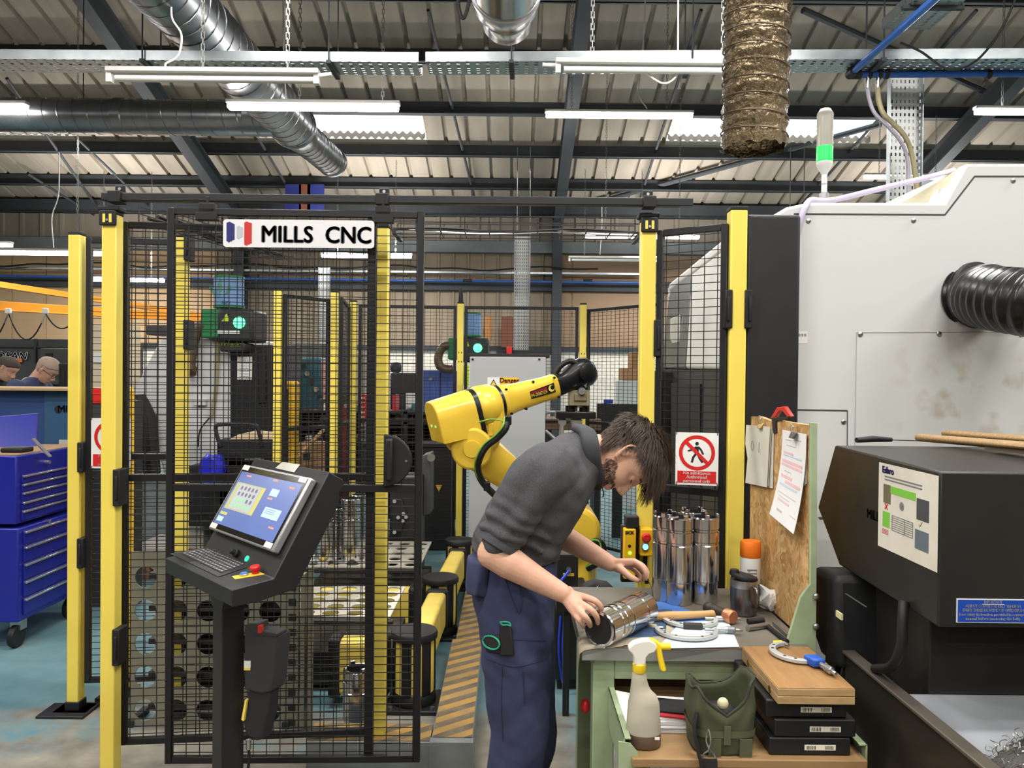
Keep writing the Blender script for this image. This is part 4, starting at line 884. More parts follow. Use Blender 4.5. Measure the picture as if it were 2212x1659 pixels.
# ================================================================ beyond the fence
def cab(px0, px1, py0, d, dep, m, z0=0): a, c = P(px0,py0,d), P(px1,py0,d); return a.x, c.x, (a.z+c.z)/2
def simple(name, lab, cat, px0, py0, px1, py1, d, dep, m, part='body', bev=.006, group=None, floor=False):
    a, c = P(px0,py0,d), P(px1,py1,d); z0 = 0 if floor else c.z; r = thing(name, lab, cat, ((a.x+c.x)/2, d+dep/2, z0), group=group)
    B().bb((a.x,d,z0),(c.x,d+dep,a.z)).done(part, m, r, bev=bev); return r, a, c
MDG = mat('machine_dark_grey', (70,71,73), .5); MDG2 = mat('machine_charcoal', (54,55,57), .5)
# dark grey machine at far left with white name
r, a, c = simple('machining_centre', 'dark grey machine tool with a white name at the far left behind two men', 'machine', -330,728,165,860,8.8,1.6,MDG,'cabinet_body',floor=True)
x = fx(77,8.79); B().bb((x-.012,8.77,1.7),(x+.012,8.8,a.z-.0)).done('panel_joint', MDG2, r); B().bb((a.x,8.78,1.87),(c.x,8.8,1.885)).done('panel_joint', MDG2, r)
p = P(18,770,8.78); text('DOOSAN', 'lettering', SWHT, r, P(4,769,8.775), (1,0,0), (0,0,1), .115, bold=.006, shear=.2, sx=1.15)
B().bb((P(-20,776,8.775).x,8.77,P(0,782,8.775).z),(P(48,774,8.775).x,8.777,P(0,774,8.775).z)).done('orange_stripe', mat('orange_stripe', (226,120,60), .5), r)
p0, p1 = P(-10,792,8.77), P(14,830,8.77); B().bb((p0.x,8.76,p1.z),(p1.x,8.78,p0.z)).done('screen', mat('screen_cyan', (60,130,160), .3), r)
x0, x1 = P(88,748,8.75).x, P(150,748,8.75).x; B().bb((x0,8.74,1.45),(x1,8.79,P(88,752,8.75).z)).done('door_panel', MDG, r, bev=.01)
B().bb((P(98,763,8.73).x,8.73,P(98,772,8.73).z),(P(113,763,8.73).x,8.745,P(98,763,8.73).z)).done('keypad', INK, r)
r, a, c = simple('monitor', 'black monitor seen from behind, right of the bald man with glasses', 'monitor', 126,785,156,838,6.6,.05,BLKM,'screen_back')
B().bb(((a.x+c.x)/2-.03,6.61,0),((a.x+c.x)/2+.03,6.64,a.z-.15)).done('stand', BLKM, r)
# blue swarf bin / machine end with black name
BLU = mat('machine_blue', (42,64,118), .5, var=(2,.6,(50,78,120))); BLU2 = mat('machine_blue_grey', (52,86,120), .5)
r, a, c = simple('blue_machine_guard', 'dark blue steel machine guard with a black name behind the tool chest', 'machine', -300,840,160,1100,5.7,.5,BLU,'guard_panel',floor=True)
x = fx(96,5.69); B().bb((x,5.69,.3),(c.x+.001,5.72,a.z-.001)).done('side_panel', BLU2, r)
text('MILL', 'lettering', INK, r, P(146,884,5.68), (1,0,0), (0,0,1), .075, bold=.0005)
p = P(125,884,5.68); b = B(); b.lathe([(.022,0),(.026,0),(.026,.002),(.022,.002)], p, (0,1,0), 20); b.box(p,(.05,.002,.004)); b.box(p,(.004,.002,.05)); b.done('emblem', INK, r)
b = B(); b.bb((a.x,5.6,a.z),(c.x+.02,6.25,a.z+.02)); b.done('wooden_top', mat('pale_board', (178,146,104), .7), r, bev=.003)
p0, p1 = P(127,950,5.68), P(152,978,5.68); B().bb((p0.x,5.68,p1.z),(p1.x,5.69,p0.z)).done('label', mat('grey_label', (190,186,176), .6), r)
for k in range(3): B().bb((p0.x+.012+k*.025,5.676,p1.z+.02),(p0.x+.03+k*.025,5.681,p0.z-.055)).done('label_mark', INK, r)
# tool chest
TB = mat('tool_chest_blue', (24,32,138), .35, coat=.2); CHR = mat('chrome_trim', (220,220,222), .2, .9)
tcx, ty0, ty1 = -2.80, 4.38, 5.1
r = thing('tool_chest', 'bright blue wheeled tool chest with chrome drawer edges and its lid open', 'tool chest', (-3.05,4.74,0))
B().bb((-3.28,ty0,.16),(tcx-.012,ty1,.70)).done('lower_cabinet', TB, r, bev=.008)
B().bb((-3.26,ty0+.01,.72),(tcx-.03,ty1-.01,1.115)).done('upper_cabinet', TB, r, bev=.008)
zs = [(.60,.68),(.50,.59),(.40,.49),(.30,.39),(.195,.29)]
for z0, z1 in zs:
    o = B().bb((tcx-.014,ty0+.04,z0),(tcx-.002,ty1-.04,z1)).done('drawer', TB, r, bev=.003); B().bb((tcx-.004,ty0+.04,z1-.016),(tcx+.012,ty1-.04,z1-.004)).done('handle', CHR, o, bev=.002)
zs = [(.955,1.0),(.905,.95),(.85,.9),(.80,.845),(.735,.795)]
for z0, z1 in zs:
    o = B().bb((tcx-.032,ty0+.05,z0),(tcx-.02,ty1-.05,z1)).done('drawer', TB, r, bev=.003); B().bb((tcx-.022,ty0+.05,z1-.014),(tcx-.008,ty1-.05,z1-.003)).done('handle', CHR, o, bev=.002)
for z in (1.05,.69): B().cyl((tcx-.03,ty0+.28,z),(tcx-.0,ty0+.28,z),.012,n=12).done('lock', CHR, r)
b = B(); b.bar((-3.25,ty1-.03,1.3),(-2.98,ty1+.04,1.42),.62,.02,up=(-.45,.1,.9)); b.bm.free()
b = B(); q = [P(-60,990,4.75),P(79,985,4.9),P(81,893,5.05),P(-60,905,4.9)]; b.prism(q, (-.02,.05,0)); b.done('lid', TB, r, bev=.004)
b = B(); b.bb((-3.24,ty0+.03,1.115),(tcx-.04,ty1-.03,1.12)); b.done('top_tray', mat('board_top', (150,120,84), .7), r)
b = B(); b.bb((-3.3,ty0-.03,.36),(-2.98,ty0+.0,.6)); b.done('side_bin', TB, r, bev=.006)
for x_, y_ in ((-2.86,4.46),(-2.86,5.0),(-3.2,4.46),(-3.2,5.0)):
    o = B().bb((x_-.03,y_-.03,.1),(x_+.03,y_+.03,.16)).done('castor_fork', STEELR, r); B().cyl((x_-.018,y_-.02,.066),(x_+.018,y_-.02,.066),.066,n=24).done('castor_wheel', RUBBER, o, bev=.006)
b = B(); p = P(88,968,4.6); b.bar(P(72,948,4.6),P(108,986,4.5),.02,.008); t_ = b.done('steel_rule', CHR); tag(t_, 'steel strip leaning up from the top of the blue tool chest', 'rule')
r = thing('hand_tool', 'black hand tool lying on top of the blue tool chest', 'tool', P(38,990,4.55)); B().bb((-3.0,4.5,1.12),(-2.87,4.62,1.15)).done('tool_body', BLKM, r, bev=.01)
# fire point: red box behind the post
r, a, c = simple('red_box', 'red box seen between the two left posts', 'box', 197,838,222,872,5.2,.1,RED,'box_body'); B().bb((a.x-.05,5.21,0),(c.x+.2,5.35,c.z+.02)).done('stand', MDG2, r)
r, a, c = simple('notice_sheet', 'white notice with grey text between the two left posts', 'notice', 197,762,240,784,8.2,.01,SWHT,'sheet'); B().bb((a.x-.2,8.22,0),(a.x+.38,8.5,a.z+.3)).done('cream_locker', mat('cream_locker', (224,208,178), .6), r)
# yellow light curtain columns
LCY = mat('light_curtain_yellow', (232,184,44), .4)
for px0, px1, py, d, z1, lab in ((221,263,836,3.72,None,'yellow light curtain column behind the front left post'),(590,637,823,5.62,None,'yellow light curtain column with a dark slot in the middle of the cell')):
    a, c = P(px0,py,d), P(px1,py,d); r = thing('light_curtain_column', lab, 'light curtain', ((a.x+c.x)/2,d+.08,0)); w = c.x-a.x
    B().bb((a.x,d,.02),(c.x,d+.14,a.z)).done('column_body', LCY, r, bev=.02, seg=3)
    B().bb((a.x+w*.46,d-.003,.2),(a.x+w*.52,d+.01,a.z-.06)).done('lens_slot', INK, r); B().bb((a.x+w*.6,d-.003,.2),(a.x+w*.72,d+.01,a.z-.06)).done('lens_slot', INK, r)
    B().bb((a.x-.02,d-.02,0),(c.x+.02,d+.16,.02)).done('base_plate', BLK, r)
    B().bb((a.x+w*.38,d-.004,a.z-.36),(a.x+w*.43,d+.01,a.z-.32)).done('lock_point', INK, r)
# white lathe at the back left with its oil mist unit
d = 7.3
LW = mat('lathe_white', (214,214,212), .45)
lt = thing('back_lathe', 'white lathe with a black window column at the back left, behind the mesh', 'machine', P(420,1050,d))
b = B(); q = [P(x,y,d) for x, y in ((348,728),(470,728),(520,728),(520,1045),(360,1045),(318,900),(284,850))]; b.prism(q, (0,1.3,0)); b.done('lathe_body', LW, lt, bev=.02)
b = B(); q = [P(x,y,d-.02) for x, y in ((497,745),(588,745),(588,965),(497,965))]; b.prism(q, (0,.2,0)); b.done('black_column', BLK, lt, bev=.01)
a, c = P(511,770,d-.03), P(544,820,d-.03); B().bb((a.x,d-.03,c.z),(c.x,d-.018,a.z)).done('notice_sheet', SWHT, lt)
for k in range(7): B().bb((a.x+.03,d-.033,a.z-.04-k*.025),(c.x-.03,d-.029,a.z-.035-k*.025)).done('text_line', mat('grey_text', (150,150,150), .6), lt)
b = B(); q = [P(x,y,d-.04) for x, y in ((556,760),(572,760),(575,870),(558,872))]; b.prism(q, (0,.05,0)); b.done('handle_pad', RUBBER, lt, bev=.01)
B().bb((P(590,745,d).x,d+.05,0),(P(618,745,d).x,d+.5,P(590,745,d).z)).done('grey_side', MDG, lt, bev=.01)
B().bb((P(288,900,d).x,d+.1,0),(P(520,900,d).x,d+1.2,P(288,1040,d).z)).done('lathe_base', LGREY, lt)
b = B(); q = [P(x,y,d-.05) for x, y in ((418,863),(444,863),(444,876),(418,876))]; b.prism(q, (0,.05,0)); b.done('door_pull', LGREY, lt, bev=.005)
b = B(); b.tube(spline([P(470,735,d-.03),P(468,820,d-.03),P(462,870,d-.03),P(455,903,d-.04)]), .018, 8); b.done('yellowed_drain_hose', HOSEY, lt)
b = B(); b.tube(spline([P(452,903,d-.05),P(432,930,d-.05),P(428,965,d-.05)]), .007, 6); b.done('thin_cable', BLKM, lt)
b = B(); q = [P(x,y,d-.25) for x, y in ((290,850),(300,868),(318,905),(322,960),(326,1030),(308,1030),(300,960),(286,900),(283,860))]; b.prism(q, (0,.22,0)); b.done('black_cable_arm', RUBBER, lt, bev=.02)
a, c = P(316,702,d), P(358,724,d); B().bb((a.x,d,c.z),(c.x,d+.3,a.z)).done('dark_top_box', MDG, lt, bev=.01)
GRB = mat('mist_unit_green', (36,128,74), .45); FBL = mat('filter_pale_blue', (120,158,206), .6); MBK = mat('mist_unit_charcoal', (44,46,48), .45)
GLED = mat('green_beacon', (90,255,160), .4, emit=((80,255,150),3.5))
def mist(s, ox, oy, d, lab, hose, cap=True):   # pixel-scale s: 1 for the near one
    g_ = lambda x, y, dd=0: P(ox+x*s, oy+y*s, d+dd)
    r = thing('oil_mist_unit', lab, 'mist extractor', g_(50,70))
    def bx(x0, y0, x1, y1, d0, d1, n, m, bev=.015): a, c = g_(x0,y0,d0), g_(x1,y1,d0); return B().bb((a.x,d+d0,c.z),(c.x,d+d1,a.z)).done(n, m, r, bev=bev)
    bx(0,68,42,130,-.06,.3,'inlet_box',GRB); bx(36,66,114,138,-.1,.32,'fan_housing',MBK,.03)
    a, c = g_(62,66,.1), g_(62,2,.1); q = abs(g_(93,0,.1).x-g_(31,0,.1).x)/2
    B().cyl(a, c, q, n=32).done('filter_cartridge', FBL, r); B().cyl(a+V((0,0,-.0)), a+V((0,0,.025)), q*1.05, n=32).done('filter_rim', GRB, r); B().cyl(c, c+V((0,0,.02)), q*1.04, n=32).done('filter_rim', GRB, r)
    p = g_(84,97,-.1); B().ball(p, .055*s*d/7.2, nu=18, nv=12).done('beacon', GLED, r)
    b = B(); m = g_(54,86,-.105); k = .035*s; b.prism([m+V((-k,0,-k)), m+V((k,0,-k)), m+V((k*.3,0,k*1.2))], (0,.004,0)); b.done('leaf_emblem', mat('lime_emblem', (190,214,60), .5), r)
    if cap:
        a, c = g_(37,114,-.11), g_(84,121,-.11); B().bb((a.x,d-.112,c.z),(c.x,d-.1,a.z)).done('label', SWHT, r)
        bx(42,140,96,160,-.08,.2,'lower_bracket',MBK); text('LUBRIMIST', 'lettering', mat('lime_lettering', (196,220,70), .5), r, g_(66,146,-.085), (1,0,0), (0,0,1), .05*s, bold=.001)
        text('serv', 'lettering', mat('filter_print', (70,120,150), .6), r, g_(62,54,-.0)+V((0,-q+.06,0)), (1,0,0), (0,0,1), .05, bold=.001)
        b = B(); 
        for dx, hh in ((-.05,.09),(0,.16),(.05,.09)):
            m = g_(54,34,.1)+V((dx*.7,-q*.99,0)); b.prism([m+V((0,0,-.05)), m+V((dx-.02,0,hh*.3)), m+V((dx,0,hh)), m+V((dx+.02,0,hh*.3))], (0,.004,0))
        b.done('leaf_print', mat('leaf_print', (80,150,120), .6), r)
    pts = spline([g_(x,y,-.02) for x, y in hose], 14); N = len(pts); B().tube(pts, [(.05+.007*(i%2))*s*d/7.2 for i in range(N)], 14).done('flexible_hose', mat('ribbed_brown_hose', (108,92,74), .4, .3), r, ang=180)
    return r
mist(1, 433, 600, d-.1, 'green and black oil mist unit with a blue filter at the back left', [(8,100),(-6,112),(-16,140),(-22,180),(-26,206)])
b = B(); b.lathe([(.05,0),(.07,.02),(.07,.08),(.04,.1)], P(411,790,d-.15), (0,-.6,-1), 18); b.done('hose_elbow', mat('brown_elbow', (92,70,52), .4), bpy.data.objects['oil_mist_unit'])
mist(.76, 968, 678, 9.3, 'green and black oil mist unit with a blue filter above the grey control cabinet', [(4,90),(-12,92),(-24,108),(-28,132),(-20,152),(4,158),(14,156)], cap=False)
# blue cabinet, black monitor and things behind the sliding door
BCB = mat('cornflower_cabinet', (86,108,186), .5)
r, a, c = simple('blue_cabinet', 'cornflower blue steel cabinet at the back, left of the robot', 'cabinet', 912,800,988,1060,9.6,.5,BCB,'cabinet_body',floor=True)
B().bb(((a.x+c.x)/2-.004,9.59,.1),((a.x+c.x)/2+.004,9.6,a.z-.02)).done('door_gap', INK, r); B().cyl(P(930,819,9.59), P(930,819,9.57), .02, n=10).done('lock', CHR, r)
r, a, c = simple('machine_monitor', 'big black monitor at the back with a white paper stuck on it', 'monitor', 843,805,908,905,8.2,.12,mat('monitor_charcoal', (38,38,40), .5),'monitor_back',bev=.02)
B().bb(((a.x+c.x)/2-.06,8.24,0),((a.x+c.x)/2+.06,8.32,c.z+.05)).done('stand', BLK, r)
p0, p1 = P(877,849,8.19), P(898,887,8.19); B().bb((p0.x,8.19,p1.z),(p1.x,8.199,p0.z)).done('paper_sheet', SWHT, r)
r, a, c = simple('swivel_chair', 'dark rounded chair back showing above the black monitor', 'chair', 842,782,866,806,8.6,.1,MDG2,'chair_back',bev=.04); B().bb((a.x+.04,8.63,0),(c.x-.04,8.67,c.z+.03)).done('chair_post', BLK, r)
r, a, c = simple('first_aid_box', 'small red and white box below the black monitor at the back', 'box', 862,888,890,908,7.8,.1,SWHT,'box_body'); B().bb(((a.x+c.x)/2,7.79,c.z+.02),(c.x,7.81,a.z-.01)).done('red_face', RED, r)
# dark racking with small parts behind the back fence
RK = mat('rack_black', (36,36,38), .55)
r = thing('parts_racking', 'long black bench and shelving with rows of small parts behind the back fence', 'racking', (fx(870,7.6),7.6,0))
for z in (1.24,1.14,.95,.5): B().bb((fx(640,7.6),7.5,z-.02),(fx(1000,7.6),8.0,z)).done('shelf', RK, r)
for px in (642,760,880,1000): B().bb((fx(px,7.6)-.02,7.5,0),(fx(px,7.6)+.02,8.0,1.26)).done('upright', RK, r)
B().bb((fx(640,7.6),7.98,.1),(fx(1000,7.6),8.0,1.24)).done('back_panel', RK, r)
PC = [mat('part_grey', (150,150,148), .4, .6), mat('part_red', (176,40,44), .5), mat('part_white', (220,218,212), .5), mat('part_teal', (52,108,116), .5), mat('part_tan', (178,140,96), .7), mat('part_dark', (60,60,62), .5)]
for k in range(40):
    x = fx(rnd.uniform(650,990),7.55); z = rnd.choice((1.24,1.14,.95)); h = rnd.uniform(.03,.08) if z < 1.2 else rnd.uniform(.05,.16); w = rnd.uniform(.03,.09); m = rnd.choice(PC)
    o = B().bb((x-w/2,7.52+rnd.uniform(0,.3),z),(x+w/2,7.55+rnd.uniform(.3,.4),z+h)).done('small_part_box', m, bev=.004)
    cn_ = m.name.split('_')[1]; sh_ = {1.24:'top',1.14:'middle',.95:'lower'}[z]; tag(o, 'small %s part box on the %s shelf of the black racking behind the back fence' % (cn_, sh_), 'part', 'small %s parts on the %s racking shelf' % (cn_, sh_))
# cluttered bench left of the door post: teal machine, boxes
TEAL = mat('teal_machine', (54,104,116), .45)
r = thing('bench_drill', 'teal bench machine with a pink tube, far back behind the mesh', 'machine', P(670,880,8.4))
a, c = P(648,772,8.4), P(695,885,8.4); B().bb((a.x,8.4,c.z),(c.x,8.7,a.z)).done('machine_head', TEAL, r, bev=.03); B().cyl(P(700,880,8.4), P(700,778,8.4), .03, n=14).done('side_tube', mat('pale_pink', (220,168,164), .5), r)
for k in range(5): B().cyl(P(655+k*9,790+17*k,8.39), P(655+k*9,790+17*k,8.36), .03, n=12).done('control_knob', CHR if k % 2 else BLK, r)
B().bb((fx(660,8.5)-.1,8.45,0),(fx(660,8.5)+.15,8.65,c.z+.02)).done('machine_column', MDG, r)
r, a, c = simple('grey_cabinet', 'wide grey cabinet far back behind the corner post', 'cabinet', 600,742,745,900,9.2,.5,mat('mid_grey_cabinet', (120,122,124), .5),'cabinet_body',floor=True)
r, a, c = simple('pale_locker', 'cream coloured locker far back right of the corner post', 'locker', 738,760,800,1000,9.8,.4,mat('cream_paint', (222,212,196), .6),'locker_body',floor=True)
for k, (x0, y0, x1, y1, dd, m, lab) in enumerate(((735,880,748,945,7.3,RED,'tall red box behind the far left cell corner'),(773,852,790,905,7.2,RED,'red drawer unit with pale slots right of the thin post'),(640,958,716,1020,6.6,CARD,'brown cardboard box on the floor behind the cell corner'),(775,905,790,960,7.2,PC[0],'pale slotted rack below the red drawer unit'))):
    r, a, c = simple('storage_box', lab, 'box', x0,y0,x1,y1,dd,(.18 if k == 0 else .3),m,'box_body',floor=(k==2 or k==0))
    if k in (1,3):
        for j in range(5): B().bb((a.x+.01,dd-.01,a.z-.04-j*.045),(c.x-.01,dd+.002,a.z-.025-j*.045)).done('slot', SWHT if k==1 else INK, r)
        if k == 3: B().bb((a.x,dd+.05,0),(c.x,dd+.25,c.z+.005)).done('stand', MDG2, r)
    if k == 2: B().bb((a.x+.06,dd-.003,c.z+.1),(a.x+.12,dd+.002,c.z+.16)).done('hand_hole', INK, r)
r = thing('wooden_beam', 'pale wooden handle leaning diagonally behind the light curtain column', 'handle', P(660,985,6.4)); B().tube([P(640,990,6.4),P(700,928,6.6)], .018, 10).done('pole', mat('pale_wood', (186,150,104), .6), r)
# trolley with cardboard, blue bag, wooden pallets on the floor
r = thing('platform_trolley', 'black platform trolley with a bent tube handle in front of the white lathe', 'trolley', P(520,1040,6.3))
B().tube(spline([P(476,965,6.2),P(466,925,6.2),P(480,917,6.2),P(545,917,6.2),P(558,930,6.2),P(566,965,6.2)],8), .016, 10).done('handle', BLK, r)
a, c = P(468,950,6.2), P(590,990,6.2); B().bb((a.x,6.2,c.z),(c.x,6.7,a.z)).done('deck', BLK, r, bev=.01)
for px in (480,575): B().bb((fx(px,6.2)-.03,6.25,0),(fx(px,6.2)+.03,6.65,c.z)).done('frame_leg', BLK, r)
B().bb((fx(402,6.2),6.25,.35),(fx(590,6.2),6.7,.84)).done('side_box', RK, r)
p0 = P(490,950,6.2); b = B(); b.prism([P(x,y,6.2) for x, y in ((496,949),(516,938),(562,942),(600,941),(600,949))], (0,.45,0)); tag(b.done('cardboard_sheet', mat('pale_cardboard', (226,200,160), .8)), 'pale folded cardboard sheet lying on the black trolley', 'cardboard')
BAG = mat('blue_plastic_sack', (36,44,196), .3, bump=(9,.8))
b = B(); rs = []
for j in range(9):
    t = j/8; w = .105*sin(pi*(.12+.8*t))**.6; cpt = P(458+4*t, 1045-62*t, 6.05); rs.append([cpt+V(((w*cos(2*pi*i/20))*(1+.22*noise.noise((i*.7,t*4,2))), .08*sin(2*pi*i/20), .03*noise.noise((i*.5,t*3,7)))) for i in range(20)])
b.loft(rs); tag(b.done('hanging_sack', BAG, ang=180), 'crumpled bright blue plastic sack in front of the black trolley', 'sack')
PWD = mat('pallet_wood', (150,112,78), .8, var=(9,.6,(120,88,60)), vstretch=(1,6,6))
for k, (px0, px1, py, dd, lab) in enumerate(((262,360,1100,5.9,'wooden pallet on the teal floor at the left, behind the mesh'),(380,445,1075,6.3,'wooden pallet behind the leftmost inner post'))):
    p0, p1 = P(px0,py,dd), P(px1,py,dd); r = thing('wooden_pallet', lab, 'pallet', ((p0.x+p1.x)/2,dd+.3,0)); w = p1.x-p0.x
    for j in range(5): B().bb((p0.x,dd+.13*j,.12),(p1.x,dd+.13*j+.09,.14)).done('deck_board', PWD, r, bev=.002)
    for x_ in (p0.x+.04,(p0.x+p1.x)/2,p1.x-.04): B().bb((x_-.04,dd,0),(x_+.04,dd+.61,.12)).done('bearer', PWD, r, bev=.002)
    tag(B().bb((p0.x+.04,dd+.05,.14),(p1.x-.04,dd+.55,.14+(.1 if k == 0 else .16))).done('stacked_sheets', mat('grey_sheet_stack', (176,172,164), .7), bev=.006), 'pale flat load lying on the '+('left' if k == 0 else 'rear')+' wooden pallet', 'load')
# black machine parts behind the sliding door's right half
r = thing('clamp_machine', 'black machined clamp station with bolts behind the right side of the mesh door', 'machine', (fx(880,5.75),5.8,0))
BM = mat('black_machined', (44,44,45), .45, .3)
a, c = P(842,1030,5.7), P(908,1190,5.7); B().bb((a.x,5.7,0),(c.x,6.0,a.z)).done('clamp_block', BM, r, bev=.01)
b = B(); b.prism([P(x,y,5.68) for x, y in ((846,1078),(868,1078),(874,1100),(880,1112),(866,1150),(846,1150))], (0,.04,0)); b.done('slotted_plate', BM, r, bev=.004)
for x, y in ((852,1083),(871,1110),(860,1118),(877,1117),(870,1126),(852,1150)): B().cyl(P(x,y,5.685), P(x,y,5.66), .014, n=10).done('bolt', STEELR, r)
b = B(); b.prism([P(x,y,5.9) for x, y in ((912,985),(930,980),(930,1110),(912,1115))], (0,.25,0)); b.done('upright_plate', MDG, r, bev=.004)
B().lathe([(.016,0),(.03,0),(.03,.02),(.016,.02)], P(931,989,5.85), (0,1,0), 18).done('lifting_eye', CHR, r)
r, a, c = simple('tool_cupboard', 'tall black tool cupboard standing behind the back fence left of the robot', 'cupboard', 905,965,975,1100,7.0,.4,RK,'cupboard_body',floor=True)
B().bb((a.x-.03,6.98,a.z),(c.x+.03,7.42,a.z+.03)).done('cupboard_top', MDG2, r); b = B(); m = P(948,1055,6.99); b.prism([m+V((-.03,0,.03)),m+V((.03,0,.03)),m+V((0,0,-.03))],(0,.008,0)); b.done('warning_triangle', LBY, r)
# right of the gripper: black screen, board, boxes, wall
r, a, c = simple('flat_screen', 'wide black screen behind the man, at the back beyond the fence', 'monitor', 1290,872,1382,960,7.6,.06,BLKM,'screen_panel',bev=.01); B().bb(((a.x+c.x)/2-.05,7.62,0),((a.x+c.x)/2+.05,7.66,c.z+.05)).done('stand', BLK, r)
r, a, c = simple('parts_bench', 'dark workbench with clutter behind the gripper', 'bench', 1180,905,1300,930,7.4,.5,mat('bench_brown', (110,84,64), .6),'worktop')
for px in (1186,1294): B().bb((fx(px,7.4)-.03,7.45,0),(fx(px,7.4)+.03,7.85,c.z)).done('bench_leg', RK, r)
for k, (x0, y0, x1, y1, dd, m, lab) in enumerate(((1345,795,1378,822,9.3,CARD,'brown cardboard box by the white brick wall'),(1366,760,1378,795,9.3,mat('brown_carton', (160,120,80), .7),'tall brown carton stacked by the white brick wall'),(1338,822,1379,870,9.3,mat('pale_grey_plastic', (196,200,198), .5),'pale grey plastic bin below the brown cardboard box'),(1305,863,1325,871.5,7.61,mat('blue_small', (40,56,160), .5),'small blue pack on top of the flat screen'))):
    r, a, c = simple('storage_box', lab, 'box', x0,y0,x1,y1,dd,.05 if k == 3 else .35,m,'box_body',floor=(k==2)); 
r, a, c = simple('steel_tube_frame', 'black steel tube frame with a diagonal behind the robot gripper', 'frame', 1171,770,1177,1040,6.45,.03,RK,'upright',floor=True)
B().tube([P(1178,930,6.4),P(1212,960,6.4)], .014, 8).done('diagonal_tube', PC[0], r); B().tube(spline([P(1176,905,6.4),P(1180,893,6.4),P(1195,890,6.4),P(1225,892,6.4)]), .014, 8).done('bent_tube', PC[0], r)
r, a, c = simple('paint_tins_cupboard', 'dull brown cabinet on the tan wall above the grey control cabinet', 'cupboard', 1083,684,1112,750,13.5,.2,mat('rust_brown_paint', (110,62,44), .6),'cupboard_body')
bpy.data.objects[r.name].name = 'wall_mounted_cupboard'
r, a, c = simple('wall_mounted_board', 'orange brown board on the tan wall behind the far oil mist unit', 'board', 1048,684,1062,735,13.6,.1,mat('orange_brown_board', (168,112,60), .6),'board_panel')
r = thing('worker_jacket', 'lime green high visibility jacket hanging behind the back fence post', 'jacket', P(1003,800,9.0)); a, c = P(1001,785,9), P(1012,838,9); B().bb((a.x,9,c.z),(c.x,9.12,a.z)).done('jacket_body', mat('hi_vis_lime', (196,236,40), .6), r, bev=.03); r.name = 'hanging_jacket'
# ================================================================ white lathe on the right
def PX(px, py, X): w = ray(px, py); return CAM + w*(X/w.x)
YM = 2.9
mz = lambda px, py: P(px, py, YM)
lm = thing('cnc_lathe', 'big light grey lathe with a black hose elbow on its end panel', 'machine', (1.6,3.6,0))
out = [(1578,1300),(1578,508),(1608,490),(1668,466),(1700,447),(1745,437),(2040,437),(2086,353),(2600,352),(2600,1300)]
b = B(); b.prism([mz(*p) for p in out], (0,.06,0)); b.done('end_panel', LGREY, lm, bev=.012, seg=3)
b = B(); b.prism([mz(*p)+V((.1,.05,-.01)) for p in out], (0,1.6,0)); b.done('machine_body', LGREY, lm)
gr_ = [(1715,462),(2041,464),(2105,381),(2600,381)]
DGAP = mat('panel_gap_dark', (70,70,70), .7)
b = B()
for p, q in zip(gr_, gr_[1:]): b.bar(mz(*p)+V((0,-.0008,0)), mz(*q)+V((0,-.0008,0)), .003, .005)
b.done('panel_groove', DGAP, lm)
b = B(); b.prism([P(x,y,3.3) for x, y in ((1950,437),(2078,362),(2095,362),(2030,440))], (0,1.0,0)); b.done('sloping_top_cover', mat('beige_cover', (196,188,162), .5), lm)
for x, y in ((1746,477),(1973,476),(2188,390),(1858,722),(2028,721),(2205,722),(1822,911)):
    B().lathe([(.009,0),(.009,.004),(.006,.006)], mz(x,y), (0,-1,0), 14).done('panel_screw', STEELR, lm)
def line(pts, m=DGAP, w=.003, n='panel_groove', d=-.0008):
    b = B()
    for p, q in zip(pts, pts[1:]): b.bar(mz(*p)+V((0,d,0)), mz(*q)+V((0,d,0)), .002, w)
    b.done(n, m, lm)
line([(1715,885),(1830,887),(1829,1120),(1770,1120)], w=.005); line([(1850,718),(2600,716)], mat('faint_seam', (176,176,172), .6)); line([(1850,718),(1846,970)], mat('faint_seam', (176,176,172), .6)); line([(1768,1118),(1830,1118)])
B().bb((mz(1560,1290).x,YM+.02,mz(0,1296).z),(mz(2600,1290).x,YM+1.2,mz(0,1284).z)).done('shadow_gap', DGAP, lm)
B().bb((mz(1560,1290).x+.0,YM-.004,.12),(mz(2600,1290).x,YM+1.2,mz(0,1296).z)).done('machine_base', mat('base_grey', (186,188,188), .45), lm, bev=.008)
a, c = mz(1716,716), mz(1744,742); r_ = B().bb((a.x,YM-.001,c.z),(c.x,YM+.002,a.z)).done('type_plate', SWHT, lm)
for k in range(4): B().bb((a.x+.004+.011*k,YM-.0015,a.z-.018),(a.x+.012+.011*k,YM,a.z-.008)).done('plate_mark', mat('grey_text', (150,150,150), .6), lm)
# oily stains on the panel
STN = mat('oil_stain', (176,164,138), .5)
nt, bs, L = nodes(LGREY); tcn = nt.nodes.new('ShaderNodeTexCoord'); n1 = nt.nodes.new('ShaderNodeTexNoise'); n1.inputs['Scale'].default_value = 9; n1.inputs['Detail'].default_value = 3
L(tcn.outputs['Object'], n1.inputs['Vector']); ds = nt.nodes.new('ShaderNodeVectorMath'); ds.operation = 'DISTANCE'; L(tcn.outputs['Object'], ds.inputs[0]); ds.inputs[1].default_value = mz(2110,880)
m0 = ramp(nt, ds.outputs['Value'], [(.0,(1.,1.,1.)),(.42,(0.,0.,0.))]); m1 = ramp(nt, n1.outputs['Fac'], [(.52,(0.,0.,0.)),(.68,(1.,1.,1.))])
mu = nt.nodes.new('ShaderNodeMath'); mu.operation = 'MULTIPLY'; L(m0, mu.inputs[0]); L(m1, mu.inputs[1]); mx = nt.nodes.new('ShaderNodeMix'); mx.data_type = 'RGBA'; L(mu.outputs[0], mx.inputs[0])
